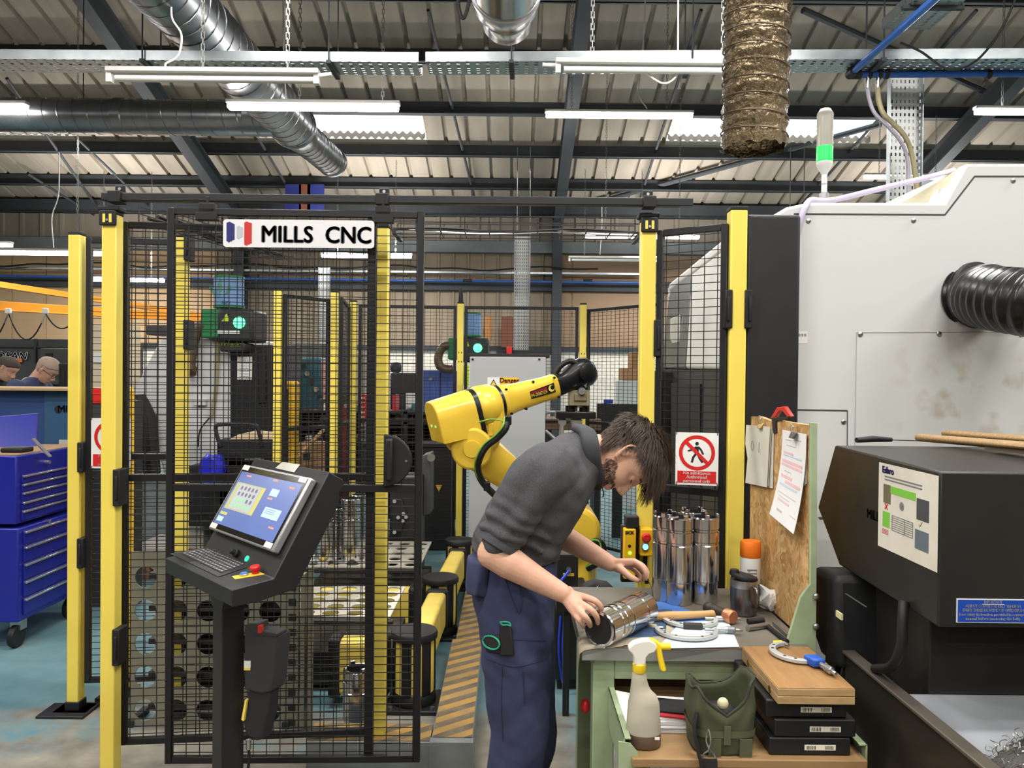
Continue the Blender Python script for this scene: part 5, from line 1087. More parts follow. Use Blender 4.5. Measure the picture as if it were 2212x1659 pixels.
src = bs.inputs['Base Color'].links[0].from_socket; L(src, mx.inputs[6]); mx.inputs[7].default_value = lin((172,160,132)); L(mx.outputs[2], bs.inputs['Base Color'])
# sloping front hood, running back beside the cell
hn, hf = P(1569,528,2.98), P(1446,624,4.35); hn2, hf2 = P(1556,800,2.98), P(1428,797,4.35)
HW = mat('lathe_hood_white', (222,222,218), .35); HG = mat('lathe_window_grey', (96,100,98), .25)
bk = V((.7,0,.0))
b = B(); i1, i2 = hn+(hf-hn)*.52, hn2+(hf2-hn2)*.5
b.prism([hn, i1, i2, hn2], bk); b.done('front_hood', HW, lm, bev=.02, seg=3)
b = B(); b.prism([i1, hf+(i1-hf)*.12, hf+(hf2-hf)*.1, hf2, i2], bk); b.done('sliding_window_door', HG, lm, bev=.015)
b = B(); b.prism([hn+V((-.005,0,.03)), hf+V((-.005,0,.03)), hf+V((-.005,0,-.02)), hn+V((-.005,0,-.02))], bk); b.done('hood_edge', HW, lm, bev=.015)
q = i2+(hf2-i2)*.5; p = q+(hf-hf2)*.45; B().box(p+V((-.005,0,0)), (.012,.28,.14), M.Rotation(-.05,3,'Z')).done('door_handle_plate', mat('pale_handle', (196,198,190), .4), lm, bev=.01)
B().bb((hn2.x-.02,2.95,.12),(hn2.x+.9,4.9,hn2.z+.0)).done('front_base', LGREY, lm) if False else None
b = B(); b.prism([P(x,y,4.0) for x, y in ((1424,800),(1516,800),(1520,812),(1520,1300),(1424,1300))], (0,.4,0)); b.done('black_front_box', BLK, lm, bev=.01)
b = B(); b.prism([P(x,y,3.3) for x, y in ((1512,830),(1538,830),(1538,1300),(1512,1300))], (0,.6,0)); b.done('black_side_recess', INK, lm)
b = B(); b.prism([hn2+V((0,0,.0)), hf2, V((hf2.x,hf2.y,.1)), V((hn2.x,hn2.y,.1))], (.6,0,0)); b.done('front_base', mat('front_base_black', (40,40,41), .5), lm)
# black side column in front of the end panel
a, c = P(1614,462,2.82), P(1717,1500,2.82)
r = thing('black_column', 'tall matt black machine column between the yellow post and the grey end panel', 'column', ((a.x+c.x)/2,2.85,0)); B().bb((a.x,2.82,0),(c.x,2.896,a.z)).done('column_body', mat('column_black', (27,27,29), .5, var=(9,.5,(33,33,35))), r, bev=.012, seg=3)
# black corrugated hose
r = thing('wall_mounted_hose', 'thick black ribbed hose elbow coming out of the grey end panel', 'hose', mz(2090,640))
h0 = mz(2092,640); e1 = P(2130,642,2.72); e2 = P(2230,655,2.5); e3 = P(2420,680,2.35); path = spline([h0+V((-.005,.03,0)), h0+V((.02,-.07,0)), e1, e2, e3], 26); N = len(path)
B().tube(path, [.106+.0055*(1 if (i//2)%2 else -.6) for i in range(N)], 36).done('ribbed_hose', mat('hose_black', (24,24,26), .28), r, ang=180)
d0 = (path[12]-path[8]).normalized(); b = B(); b.lathe([(.104,-.0),(.124,.0),(.124,.02),(.108,.024)], h0+V((.006,-.025,0)), d0, 40); b.done('hose_collar', RUBBER, r)
b = B(); b.box(h0+V((-.068,-.1,.0))+V((0,0,.02)), (.012,.012,.03)); b.done('clamp_screw', CHR, r, bev=.002)
# signal tower
p = P(1780,434,3.1); st = thing('signal_tower', 'signal tower lamp lit green standing on the grey lathe', 'signal lamp', p)
k = 3.1/1660; H = lambda y: (434-y)*k
B().lathe([(.022,0),(.022,.006),(.018,.01),(.018,.03),(.012,.034)], p, n=20).done('swivel_foot', STEELR, st)
B().cyl(p+V((0,0,H(400))), p+V((0,0,H(375))), .011).done('tube', WHT, st); B().cyl(p+V((0,0,.03)), p+V((0,0,H(396))), .011).done('tube', WHT, st)
B().lathe([(.011,H(378)),(.016,H(372)),(.031,H(358)),(.032,H(352)),(.03,H(350))], p, n=24).done('lamp_base', mat('signal_grey', (200,200,196), .4), st)
SG = mat('signal_green_lens', (30,220,80), .2, emit=((20,255,70),1.5)); SL_ = mat('signal_clear_lens', (196,190,178), .25, trans=.4, ior=1.2)
def lens(y0, y1, m, n): 
    prof = []; s_ = 14
    for i in range(s_+1): prof += [(.031 + (.0012 if i % 2 else 0), H(y0)+(H(y1)-H(y0))*i/s_)]
    B().lathe(prof, p, n=28).done(n, m, st)
lens(350, 318, SG, 'green_lens'); lens(318, 246, SL_, 'clear_lens'); B().lathe([(.026,H(246)),(.028,H(244)),(.02,H(237)),(.01,H(236))], p, n=24).done('lens_cap', mat('signal_grey', (200,200,196), .4), st)
# lilac hose over the machine
LIL = mat('lilac_clear_hose', (206,194,222), .25, trans=.2, ior=1.2)
tag(B().tube(spline([P(1718,520,2.86),P(1728,480,2.86),P(1740,446,2.88),P(1752,432,2.95),P(1775,434,3.02),P(1810,430,3.05),P(1900,408,3.1),P(2000,384,3.2),P(2060,368,3.4)]), .0115, 10).done('coolant_hose', LIL), 'lilac tinted clear hose draped along the top of the grey lathe', 'hose')
# ================================================================ swarf conveyor, bin, swarf
CB = mat('conveyor_black', (34,34,33), .35, var=(8,.5,(42,40,36)))
XC = .95
cv = thing('swarf_conveyor', 'black angular swarf conveyor head with a work poster and a blue notice', 'conveyor', (1.25,2.05,0))
prof = [(1.70,1.397),(2.256,1.405),(2.375,1.202),(2.215,1.063),(1.70,1.051)]
b = B(); b.prism([(XC,y,z) for y, z in prof], (.8,0,0)); b.done('conveyor_head', CB, cv, bev=.005)
b = B(); b.prism([(XC+.06,1.84,1.06),(XC+.06,2.3,1.06),(XC+.06,2.3,.2),(XC+.06,2.0,.2),(XC+.06,1.84,.86)], (.62,0,0)); b.done('discharge_chute', CB, cv, bev=.004)
B().bb((1.72,1.9,0),(1.76,2.2,.9)).done('support_leg', CB, cv)
mo = B(); q = [PX(x,y,.955) for x, y in ((1808,1228),(1800,1240),(1797,1300),(1800,1360),(1818,1393),(1870,1402))]
mo.prism([(.90,2.28,1.045),(.90,2.12,1.055),(.90,2.1,.80),(.90,2.22,.80),(.90,2.30,.86),(.90,2.32,.95)], (.2,0,0)); mo.done('gear_motor', BLKM, cv, bev=.02, seg=3)
a = PX(1806,1318,.897); c = PX(1818,1340,.897); B().bb((.896,c.y,c.z),(.901,a.y,a.z)).done('motor_label', mat('cream_label', (214,206,160), .5), cv)
a = PX(1864,1282,.949); c = PX(1911,1312,.949); B().bb((.9,c.y-.0,c.z),(.905,a.y,a.z)).done('rating_plate', mat('dull_plate', (70,70,66), .4), cv)
b = B(); b.tube(spline([PX(1952,1300,.94),PX(1950,1340,.93),PX(1946,1400,.925),PX(1925,1440,.925),PX(1890,1445,.93)]), .012, 10); b.done('motor_cable', RUBBER, cv)
b = B(); b.prism([(.93,2.25,.82),(.93,2.18,.82),(.93,2.22,.2),(.93,2.3,.2)], (.1,0,0)); b.done('motor_bracket', BLK, cv)
# faint raised name on the side
b = B(); a = PX(1868,1098,.9495); c = PX(1906,1125,.9495)
text('MILL', 'raised_lettering', mat('gloss_black', (16,16,16), .2), cv, (.9492,(a.y+c.y)/2,(a.z+c.z)/2-.003), (0,-1,0), (0,0,1), .035, bold=.001); b.bm.free()
# poster
ps = lambda u, v: V((.9482, 1.978-.276*u, 1.393-.006-.215*v))   # u to the right in the photo, v down
def pq(u0, v0, u1, v1, n, m, dx=0):
    a, c = ps(u0,v0), ps(u1,v1); B().bb((.9476-dx,c.y,c.z),(.9484-dx,a.y,a.z)).done(n, m, cv)
POST = mat('worn_poster_paper', (222,218,206), .5, var=(10,.5,(206,198,182)))
pq(0,.0,1,1,'poster_sheet',POST); PG = mat('poster_green', (120,190,70), .5); PGR = mat('poster_grey', (96,108,118), .5); PT = mat('poster_text', (120,120,122), .6)
pq(.23,.245,.66,.33,'green_heading',PG,.0009); pq(.1,.24,.23,.46,'poster_picture',mat('poster_photo_brown', (110,100,84), .5),.0009); pq(.68,.29,.87,.52,'poster_picture',mat('poster_photo_dark', (70,74,76), .5),.0009)
pq(.09,.56,.22,.74,'poster_picture',PG,.0009); pq(.66,.63,.87,.84,'poster_picture',PGR,.0009)
for k in range(2): pq(.12,.14+k*.035,.76,.155+k*.035,'text_line',PT,.0009)
for k in range(8): pq(.26,.575+k*.024,.62,.582+k*.024,'text_line',PT,.0009)
for k in range(4): pq(.08,.77+k*.016,.2,.776+k*.016,'text_line',mat('poster_red', (190,90,90), .6),.0009)
for u in (.26,.48,.62): pq(u,.575,u+.005,.75,'text_line',PT,.0009)
text('Edbro', 'poster_lettering', mat('poster_navy', (50,60,120), .5), cv, ps(.18,.075)+V((-.0016,0,0)), (0,-1,0), (0,0,1), .024, bold=.0004)
for s in (1,-1):
    a = ps(.155,.5)+V((-.001,0,0)); B().bar(a+V((0,-.007,.007*s)), a+V((0,.007,-.007*s)), .001, .003).done('red_cross', SRED, cv)
a = ps(.43,.44)+V((-.0012,0,0)); b = B(); b.lathe([(.009,0),(.0105,0),(.0105,.001),(.009,.001)], a, (1,0,0), 20); b.bar(a+V((0,.004,-.004)), a+V((0,-.004,.004)), .001,.002); b.done('shield_emblem', PT, cv)
a = ps(.74,.575)+V((-.0012,0,0)); b = B(); b.bar(a+V((0,.006,.002)), a+V((0,.002,-.004)), .001,.0016); b.bar(a+V((0,.002,-.004)), a+V((0,-.008,.009)), .001,.0016); b.done('tick_mark', mat('poster_olive', (150,160,90), .5), cv)
# blue notice on the near face
BN = mat('notice_blue', (28,70,168), .4); a, c = P(2066,1293,1.699), P(2231,1346,1.699)
nb = thing('wall_mounted_notice', 'blue notice with white writing on the near face of the black conveyor', 'notice', ((a.x+c.x)/2,1.699,(a.z+c.z)/2))
B().bb((a.x,1.697,c.z),(c.x,1.6995,a.z)).done('notice_border', SWHT, nb); B().bb((a.x+.002,1.6962,c.z+.002),(c.x-.002,1.6975,a.z-.002)).done('notice_field', BN, nb)
for k, (t, s, fw) in enumerate((('IMPORTANT',.0085,.04),('ADJUST CONVEYOR BELT TENSION',.0085,.122),('EVERY THREE MONTHS OF OPERATION',.0085,.134),('(see safety instruction provided in conveyor',.0078,.15),('manual before tensioning the belt)',.0078,.12))):
    text(t, 'lettering', SWHT, nb, (P(2149,1305,1.69).x, 1.6957, a.z-.0065-.0092*k), (1,0,0), (0,0,1), s*1.12, ext=.00005, bold=.00025, fit=fw)
b = B(); x = P(2149,1305,1.69).x; b.bb((x-.024,1.6955,a.z-.0115),(x+.024,1.696,a.z-.0108)); b.done('underline', SWHT, nb)
# brushes and tool on top
WBR = mat('worn_brush_wood', (164,134,94), .65, var=(30,.6,(120,94,60)), vstretch=(1,6,6)); BRS = mat('brush_bristle', (96,84,66), .9)
for k, (p0, p1, lab) in enumerate(((PZ(1978,955,1.405),PZ(2420,985,1.43),'worn wooden brush with rounded handle end lying on the black conveyor, the near one'),(PZ(2035,946,1.405),PZ(2480,962,1.44),'worn wooden brush lying on the black conveyor, behind the near one'))):
    p0 = V((p0.x,p0.y,1.42)); p1 = V((p1.x,p1.y,1.435)); r = thing('hand_brush', lab, 'brush', p0); d = p1-p0; n = V((-d.y,d.x,0)).normalized(); rs = []
    for t, w in ((0,.004),(.02,.014),(.1,.02),(.3,.026),(.5,.034),(.7,.036),(1,.036)): rs.append([p0+d*t+n*(w*cos(2*pi*i/16))+V((0,0,.012*sin(2*pi*i/16)*(1 if w > .01 else .5))) for i in range(16)])
    B().loft(rs).done('brush_back', WBR, r, ang=60)
    b = B(); b.bar(p0+d*.45+V((0,0,-.011)), p1+V((0,0,-.018)), .05, .012); b.done('bristles', BRS, r)
p0, p1 = PZ(1850,958,1.405), PZ(1970,956,1.405); r = thing('scraper', 'small black handled scraper lying on top of the black conveyor', 'scraper', p0)
d = p1-p0; B().tube([p0+V((0,0,.01)), p0+d*.3+V((0,0,.013)), p0+d*.62+V((0,0,.01))], [.008,.01,.007], 10).done('handle', BLKM, r); b = B(); n = V((-d.y,d.x,0)).normalized(); b.prism([p0+d*.62+n*.008+V((0,0,.008)),p0+d*.62-n*.008+V((0,0,.008)),p1-n*.022+V((0,0,.006)),p1+n*.022+V((0,0,.006))],(0,0,.003)); b.done('blade', STEELR, r)
# bin
BB = mat('skip_black_steel', (40,37,34), .3, .3, var=(3,.7,(62,54,46))); BI = mat('skip_worn_inside', (176,179,184), .32, .3, var=(5,.6,(150,153,158)))
sk = thing('swarf_skip', 'black steel swarf skip with a worn bright inside, in the lower right corner', 'skip', (1.3,1.6,0))
zr_ = .845
B().bb((.925,1.0,.02),(.935,2.11,zr_)).done('side_wall', BB, sk, bev=.002); B().bb((1.9,1.0,.02),(1.91,2.11,zr_)).done('side_wall', BB, sk, bev=.002)
B().bb((.915,.98,zr_),(.95,2.12,zr_+.01)).done('rim', mat('skip_rim', (112,104,94), .4, .6), sk, bev=.003)
b = B(); b.prism([(.93,2.11,zr_),(.93,2.118,zr_),(.93,2.205,.66),(.93,2.19,.66)], (.02,0,0)); b.done('corner_bracket', mat('skip_rim', (112,104,94), .4, .6), sk)
b = B(); b.prism([(.936,1.832,zr_-.002),(1.9,1.832,zr_-.002),(1.9,1.15,.3),(.936,1.15,.3)], (0,.01,0)); b.done('sloping_back_plate', BI, sk)
b = B(); b.prism([(.937,1.83,zr_-.003),(.937,1.0,zr_-.003),(.937,1.0,.3),(.937,1.15,.3)], (.004,0,0)); b.done('inner_side', BI, sk)
B().bb((.935,1.0,.28),(1.9,1.5,.3)).done('skip_floor', BI, sk); B().bb((.925,1.0,.02),(1.91,1.01,zr_)).done('front_wall', BB, sk)
SW = mat('steel_swarf', (176,172,164), .3, .95); SWB = mat('swarf_mass', (92,90,86), .6, .5, bump=(160,1.0))
sw = tag(B().ball((1.27,1.58,.6), (.3,.24,.26), nu=40, nv=24).done('swarf_pile', SWB), 'tangled heap of curly steel swarf in the black skip', 'swarf', kind='stuff')
for v_ in sw.data.vertices: v_.co += v_.normal*(.03*noise.noise(v_.co*9)+.015*noise.noise(v_.co*25))
b = B()
for k in range(1100):
    a0 = rnd.uniform(0,2*pi); a1 = rnd.uniform(0,pi/2); c = V((1.27+.3*cos(a0)*cos(a1), 1.58+.24*sin(a0)*cos(a1), .6+.26*sin(a1)))
    d = V((rnd.uniform(-1,1),rnd.uniform(-1,1),rnd.uniform(-.6,1))).normalized(); u = d.orthogonal().normalized(); w = d.cross(u); R_ = rnd.uniform(.004,.011); L_ = rnd.uniform(.03,.09); n = int(L_/.0022)
    b.tube([c+d*(L_*(i/n-.5))+u*(R_*cos(i*.55))+w*(R_*sin(i*.55)) for i in range(n)], rnd.uniform(.0006,.0012), 3)
b.done('swarf_curls', SW, sw, smooth=False)
# ================================================================ workbench
ZB = .855
BT = mat('bench_top_lino', (122,116,102), .5, var=(7,.6,(100,95,84)))
pf_ = PZ(1257,1396,ZB); xl, yf, yb = pf_.x, pf_.y, PZ(1570,1271,ZB).y; xr = .853
wb = thing('workbench', 'green steel workbench with a grey edged top and a chipboard side screen', 'workbench', (.5,2.4,0))
B().bb((xl,yf,ZB-.004),(xr-.02,yb,ZB)).done('worktop_lino', BT, wb); B().bb((xl,yf-.001,ZB-.04),(xr-.02,yb,ZB-.004)).done('worktop_edge', mat('bench_edge_grey', (140,142,136), .4, .3), wb, bev=.002)
B().bb((xl+.005,yf-.002,ZB-.004),(xr-.02,yf+.004,ZB+.0005)).done('red_brown_lipping', mat('lipping_brown', (122,92,78), .6), wb)
for x in (xl+.035, xr-.09):
    for y in (yf+.03, yb-.09): B().bb((x,y,0),(x+.06,y+.06,ZB-.04)).done('leg', GREENP, wb, bev=.003)
B().bb((xl+.095,yf+.035,ZB-.105),(xr-.09,yf+.06,ZB-.04)).done('front_apron', GREENP, wb, bev=.003); B().bb((xl+.04,yf+.09,ZB-.1),(xl+.06,yb-.09,ZB-.04)).done('side_apron', GREENP, wb, bev=.003)
B().bb((xl+.04,yf+.43,.2),(xr-.05,yb-.02,.22)).done('bottom_shelf', mat('bench_wood', (150,118,80), .7, var=(5,.5,(124,94,62))), wb)
# chipboard screen
OSB = mat('oriented_strand_board', (198,160,104), .6)
def osb():
    nt, b, L = nodes(OSB); tc = nt.nodes.new('ShaderNodeTexCoord'); n = nt.nodes.new('ShaderNodeTexNoise'); n.inputs['Scale'].default_value = 9; n.inputs['Detail'].default_value = 2; L(tc.outputs['Object'], n.inputs['Vector'])
    mp = nt.nodes.new('ShaderNodeMapping'); mp.inputs['Scale'].default_value = (22,60,34); mp.inputs['Rotation'].default_value = (.5,0,0); ad = nt.nodes.new('ShaderNodeMix'); ad.data_type = 'VECTOR'; ad.inputs[0].default_value = .16
    L(tc.outputs['Object'], ad.inputs[4]); L(n.outputs['Color'], ad.inputs[5]); L(ad.outputs[1], mp.inputs['Vector'])
    v = nt.nodes.new('ShaderNodeTexVoronoi'); v.inputs['Scale'].default_value = 1.6; L(mp.outputs['Vector'], v.inputs['Vector'])
    sp = nt.nodes.new('ShaderNodeSeparateColor'); L(v.outputs['Color'], sp.inputs[0])
    c = ramp(nt, sp.outputs[0], [(0,(166,122,72)),(.35,(188,146,92)),(.7,(200,160,104)),(1,(212,178,126))]); L(c, b.inputs['Base Color'])
osb()
Xo = .842
b = B(); q = [(Xo,2.165,ZB),(Xo,yb+.0,ZB),(Xo,2.70,ZB),(Xo,2.70,1.466),(Xo,2.62,1.47),(Xo,2.5,1.462),(Xo,2.42,1.468),(Xo,2.165,1.468)]; b.prism(q, (.016,0,0)); b.done('chipboard_screen', OSB, wb, smooth=False)
b = B(); yg = 2.15; q = [P(x,y,yg) for x, y in ((1751,913),(1766,914),(1763,1412),(1694,1400),(1700,1388),(1730,1290),(1751,1262))]; b.prism(q, (0,.012,0)); b.done('side_gusset', GREENP, wb, bev=.001)
for y in (1288,1353): B().lathe([(.009,0),(.009,.006),(.005,.009)], P(1762,y,yg), (0,-1,0), 12).done('gusset_bolt', STEELR, wb)
# lower pull-out tray
ZS = .69
WOOD = mat('tray_wood', (162,130,88), .6, var=(4,.6,(130,100,66)), vstretch=(1,7,3))
xa, yt = PZ(1366,1640,ZS).x, PZ(1500,1640,ZS).y; xb_ = PZ(1872,1640,ZS).x
tr_ = thing('tool_tray', 'green sided lower tray with a worn wooden board below the bench front', 'tray', ((xa+xb_)/2,yt+.2,ZS))
B().bb((xa,yt,ZS-.022),(xb_,yf+.42,ZS)).done('wooden_board', WOOD, tr_, bev=.003)
b = B(); b.bb((xa-.018,yt+.02,ZS-.06),(xa-.014,yf+.4,ZS+.04)); b.bb((xa-.018,yt+.02,ZS+.036),(xa-.0,yf+.4,ZS+.04)); b.done('left_side_rail', GREENP, tr_, bev=.001)
b = B(); b.bb((xb_+.004,yt+.02,ZS-.06),(xb_+.008,yf+.4,ZS+.03)); b.bb((xb_-.012,yt+.02,ZS+.026),(xb_+.008,yf+.4,ZS+.03)); b.done('right_side_rail', GREENP, tr_, bev=.001)
b = B(); b.prism([P(x,y,yt+.012) for x, y in ((1336,1602),(1362,1606),(1378,1625),(1382,1700),(1336,1700))], (0,.004,0)); b.done('corner_gusset', GREENP, tr_)
for x in (xa-.014, xb_-.03): B().bb((x,yt+.05,0),(x+.035,yt+.085,ZS-.022)).done('leg', GREENP, tr_)
for x in (xa-.014, xb_-.03): B().bb((x,yf+.36,0),(x+.035,yf+.395,ZS-.022)).done('leg', GREENP, tr_)
B().bb((xa,yf+.385,ZS),(xb_,yf+.4,ZS+.05)).done('back_rail', GREENP, tr_)
# --- tubes on the bench
for k, (px, py, lab) in enumerate(((1438,1298,'shiny machined tube standing at the left of the bench group'),(1466,1306,'shiny machined tube standing nearest in the bench group'),(1521,1304,'shiny machined tube standing at the right of the bench group'),(1497,1286,'shiny machined tube standing at the back of the bench group'))):
    p = PZ(px, py-4, ZB); r = tube_part(p.x, p.y, ZB+.001, lab, s=.72, hs=1.33); r.rotation_euler.z = (.5,-.3,.9,.2)[k]
RT = .05; t0 = PZ(1288,1362,ZB+RT); t1 = PZ(1400,1309,ZB+RT); ax = (t1-t0).normalized(); t0 = t0+ax*.012; LT = .27; k = RT/.063
r = thing('machined_tube', 'shiny machined tube lying on the blue rag, held by the man', 'metal tube', t0)
b = B(); b.lathe([(q_*k, h) for q_, h in [(.05,.02),(.052,.0),(.06,.002),(.063,.006),(.063,.05),(.06,.052),(.06,.06),(.063,.062),(.063,.075),(.06,.077),(.06,.084),(.063,.086),(.063,.11),(.0612,.112),(.0612,.116),(.063,.118),(.063,.195),(.061,.197),(.061,.2),(.063,.202),(.063,.252),(.055,.256)]], t0, ax, 48); b.done('tube_body', STEEL, r, ang=25)
b = B(); b.lathe([(.0505*k,.004),(.0515*k,.004),(.0515*k,.1),(.02*k,.101)], t0, ax, 40); b.done('dark_bore', mat('bore_dark', (26,26,27), .5), r)
b = B(); b.box(t0+V((.006,-.006,-.043)), (.024,.012,.010)); b.done('end_lug', STEEL, r, bev=.001)
# --- rags and papers
RAG = mat('blue_grey_rag', (66,92,126), .9, bump=(60,.6), var=(7,.6,(44,62,88))); RAGB = mat('beige_rag', (190,182,160), .9, bump=(60,.5), var=(6,.6,(150,140,118)))
def cloth(name, lab, quad, m, amp, hang=None, n=26, cat='rag', th=.003):
    b = B(); g0 = []
    for i in range(n+1):
        row_ = []
        for j in range(n+1):
            u, v = i/n, j/n; px = (quad[0][0]*(1-u)+quad[1][0]*u)*(1-v)+(quad[3][0]*(1-u)+quad[2][0]*u)*v; py = (quad[0][1]*(1-u)+quad[1][1]*u)*(1-v)+(quad[3][1]*(1-u)+quad[2][1]*u)*v
            px += 5*noise.noise((u*3,v*3,quad[0][0])); p = PZ(px, py, ZB)
            z = ZB+.0015+max(0, amp*(.5+noise.noise((p.x*22,p.y*22,quad[0][1]))*1.0)); x, y = p.x, p.y
            if x < xl: z -= (xl-x)*1.6; x = xl-.006-(xl-x)*.12
            if y < yf: z -= (yf-y)*1.3; y = yf-.006-(yf-y)*.1
            row_.append((x, y, z))
        g0.append(row_)
    T = [[b.v(p) for p in r] for r in g0]; Bo = [[b.v((p[0],p[1],p[2]-th if th > .01 else p[2]-.0012)) for p in r] for r in g0]
    for i in range(n):
        for j in range(n): b.f([T[i][j],T[i+1][j],T[i+1][j+1],T[i][j+1]]); b.f([Bo[i][j],Bo[i][j+1],Bo[i+1][j+1],Bo[i+1][j]])
    for i in range(n): b.f([T[i][0],Bo[i][0],Bo[i+1][0],T[i+1][0]]); b.f([T[i][n],T[i+1][n],Bo[i+1][n],Bo[i][n]]); b.f([T[0][i],T[0][i+1],Bo[0][i+1],Bo[0][i]]); b.f([T[n][i],Bo[n][i],Bo[n][i+1],T[n][i+1]])
    return tag(b.done(name, m, ang=180), lab, cat)
cloth('beige_rag', 'dirty beige rag hanging over the left edge of the bench top', [(1236,1399),(1480,1394),(1450,1350),(1270,1352)], RAGB, .003)
cloth('blue_rag', 'crumpled dark blue rag under the lying tube', [(1290,1384),(1432,1376),(1452,1322),(1330,1315)], RAG, .006)
PAP = mat('white_paper', (232,232,230), .7); PBL = mat('blue_paper_towel', (78,122,196), .8); PCY = mat('pale_paper', (214,228,232), .7)
def sheet(name, lab, quad, z, m, cat='paper', th=.0015):
    b = B(); b.prism([PZ(x,y,z) for x, y in quad], (0,0,th)); return tag(b.done(name, m, smooth=False), lab, cat)
sheet('blue_towel', 'flat blue paper towel on the bench beneath the micrometers', [(1330,1330),(1432,1297),(1530,1335),(1482,1384),(1420,1380)], ZB+.0005, PBL, 'paper towel', .001)
sheet('paper_sheet', 'pale paper sheet on the bench corner under the near micrometer', [(1470,1345),(1572,1340),(1597,1398),(1420,1401)], ZB+.002, PCY)
# --- hammer
p0, p1 = PZ(1408,1333,ZB+.016), PZ(1545,1326,ZB+.016); hm = thing('hammer', 'copper faced hammer with a wooden handle lying on the bench', 'hammer', p0)
d = p1-p0; B().tube([p0, p0+d*.3, p0+d*.7, p1], [.0135,.0145,.011,.0125], 14).done('handle', mat('hammer_wood', (206,164,108), .45, var=(7,.5,(184,138,84))), hm)
hd = V((.45,-.85,0)).normalized(); c = p1+V((.01,0,.006)); B().cyl(c-hd*-.0-hd*.035, c+hd*.035, .017, n=18).done('hammer_head', mat('hammer_iron', (60,56,52), .5, .6), hm)
B().lathe([(.017,.03),(.021,.034),(.021,.06),(.018,.064)], c, hd, 24).done('copper_face', mat('copper_face', (196,128,92), .4, .7), hm); B().lathe([(.017,.03),(.019,.034),(.019,.05),(.016,.054)], c, -hd, 24).done('rear_face', mat('hammer_iron', (60,56,52), .5, .6), hm)
# --- micrometers
MFR = mat('micrometer_frame_grey', (188,190,188), .4, .3); THM = mat('thimble_steel', (190,190,192), .25, .9); THG = mat('thimble_grey', (128,130,132), .4, .5)
def micrometer(name, lab, c, R_, rot, m, z, pad=None, blue=False, ln=.1, sweep=1.08):
    r = thing(name, lab, 'micrometer', (c[0],c[1],z), rot); b = B(); n = 28; T0, T1, U0, U1 = [], [], [], []
    for i in range(n+1):
        a = pi+ (pi*sweep)*(i/n) - pi*(sweep-1)*.5; w = .010+.008*sin(pi*i/n); ca, sa = cos(a), sin(a)
        for L_, rr, zz in ((T0,R_-w*.5,.013),(T1,R_+w*.6,.013),(U0,R_-w*.5,.003),(U1,R_+w*.6,.003)): L_.append(b.v((rr*ca, rr*sa*.92, zz)))
    for i in range(n):
        for A_, B_ in ((T0,T1),(T1,U1),(U1,U0),(U0,T0)): b.f([A_[i],A_[i+1],B_[i+1],B_[i]])
    b.f([T0[0],T1[0],U1[0],U0[0]]); b.f([T0[n],U0[n],U1[n],T1[n]]); b.done('frame', m, r, local=True, ang=35, bev=.0015)
    for k in (6,10,18,22):
        a = pi+pi*k/n; B().lathe([(.004,0),(.004,.0008)], (R_*cos(a),R_*sin(a)*.92,.0128), n=14).done('frame_hole', mat('hole_dark', (58,58,60), .6), r, local=True)
    if pad: b = B(); b.bb((-.028,-R_-.012+.006,.001),(.028,-R_+.012,.018)); b.done('insulating_pad', pad, r, local=True, bev=.003)
    zc = .009
    B().cyl((-R_,.004,zc),(-R_+.018,.004,zc),.0045,n=12).done('anvil', STEELR, r, local=True)
    B().cyl((R_-.03,.004,zc),(R_+.004,.004,zc),.004,n=12).done('spindle', STEELR, r, local=True)
    if blue: b = B(); b.prism([(R_-.012,-.018,.002),(R_+.03,-.016,.002),(R_+.036,.016,.002),(R_-.006,.02,.002)],(0,0,.022)); b.done('digital_head', mat('digital_blue', (36,84,176), .4), r, local=True, bev=.005)
    x = R_+(.034 if blue else .002)
    B().lathe([(.0075,0),(.0075,ln*.35),(.0095,ln*.36),(.0095,ln*.7),(.0085,ln*.72),(.005,ln*.74),(.005,ln*.98),(.004,ln)], (x,.004,zc+.002), (1,0,0), 18).done('thimble', THM, r, local=True)
    B().lathe([(.0098,ln*.42),(.0098,ln*.68)], (x,.004,zc+.002), (1,0,0), 18).done('thimble_grip', THG, r, local=True)
    return r
c = PZ(1489,1344,ZB); micrometer('outside_micrometer', 'grey outside micrometer with a black pad, the farther of two on the bench', c, .078, -.09, MFR, ZB+.0035, pad=mat('pad_dark', (52,50,48), .6), ln=.075)
c = PZ(1482,1369,ZB); micrometer('outside_micrometer', 'grey outside micrometer with a holed frame at the front edge of the bench', c, .084, -.1, MFR, ZB+.0045, ln=.075)
# --- mug and spray can
p = PZ(1606,1326,ZB); mg = thing('travel_mug', 'brushed steel travel mug with a tilted black lid', 'mug', (p.x,p.y,ZB))
B().lathe([(.036,0),(.04,.004),(.042,.06),(.0415,.112),(.038,.113),(.037,.06)], (0,0,0), n=32).done('mug_body', mat('mug_steel', (120,118,120), .28, .9), mg, local=True)
B().lathe([(.0422,.088),(.0424,.09),(.0424,.108),(.042,.11)], (0,0,0), n=32).done('mug_band', STEELR, mg, local=True)
q = V((0,0,.117)); Rt = M.Rotation(.22,3,'Y'); b = B(); b.lathe([(.04,-.006),(.042,-.004),(.043,.003),(.04,.008),(.012,.01)], q, Rt @ V((0,0,1)), 32); b.done('lid', BLKM, mg, local=True)
B().lathe([(.0155,0),(.016,.006),(.013,.016)], q+V((-.03,-.0,.008)), (0,0,1), 16).done('lid_spout', BLKM, mg, local=True)
b = B(); b.tube(spline([(.02,-.04,.095),(.022,-.062,.088),(.022,-.064,.05),(.02,-.04,.035)]), .0065, 10); b.done('mug_handle', mat('mug_steel', (120,118,120), .28, .9), mg, local=True)
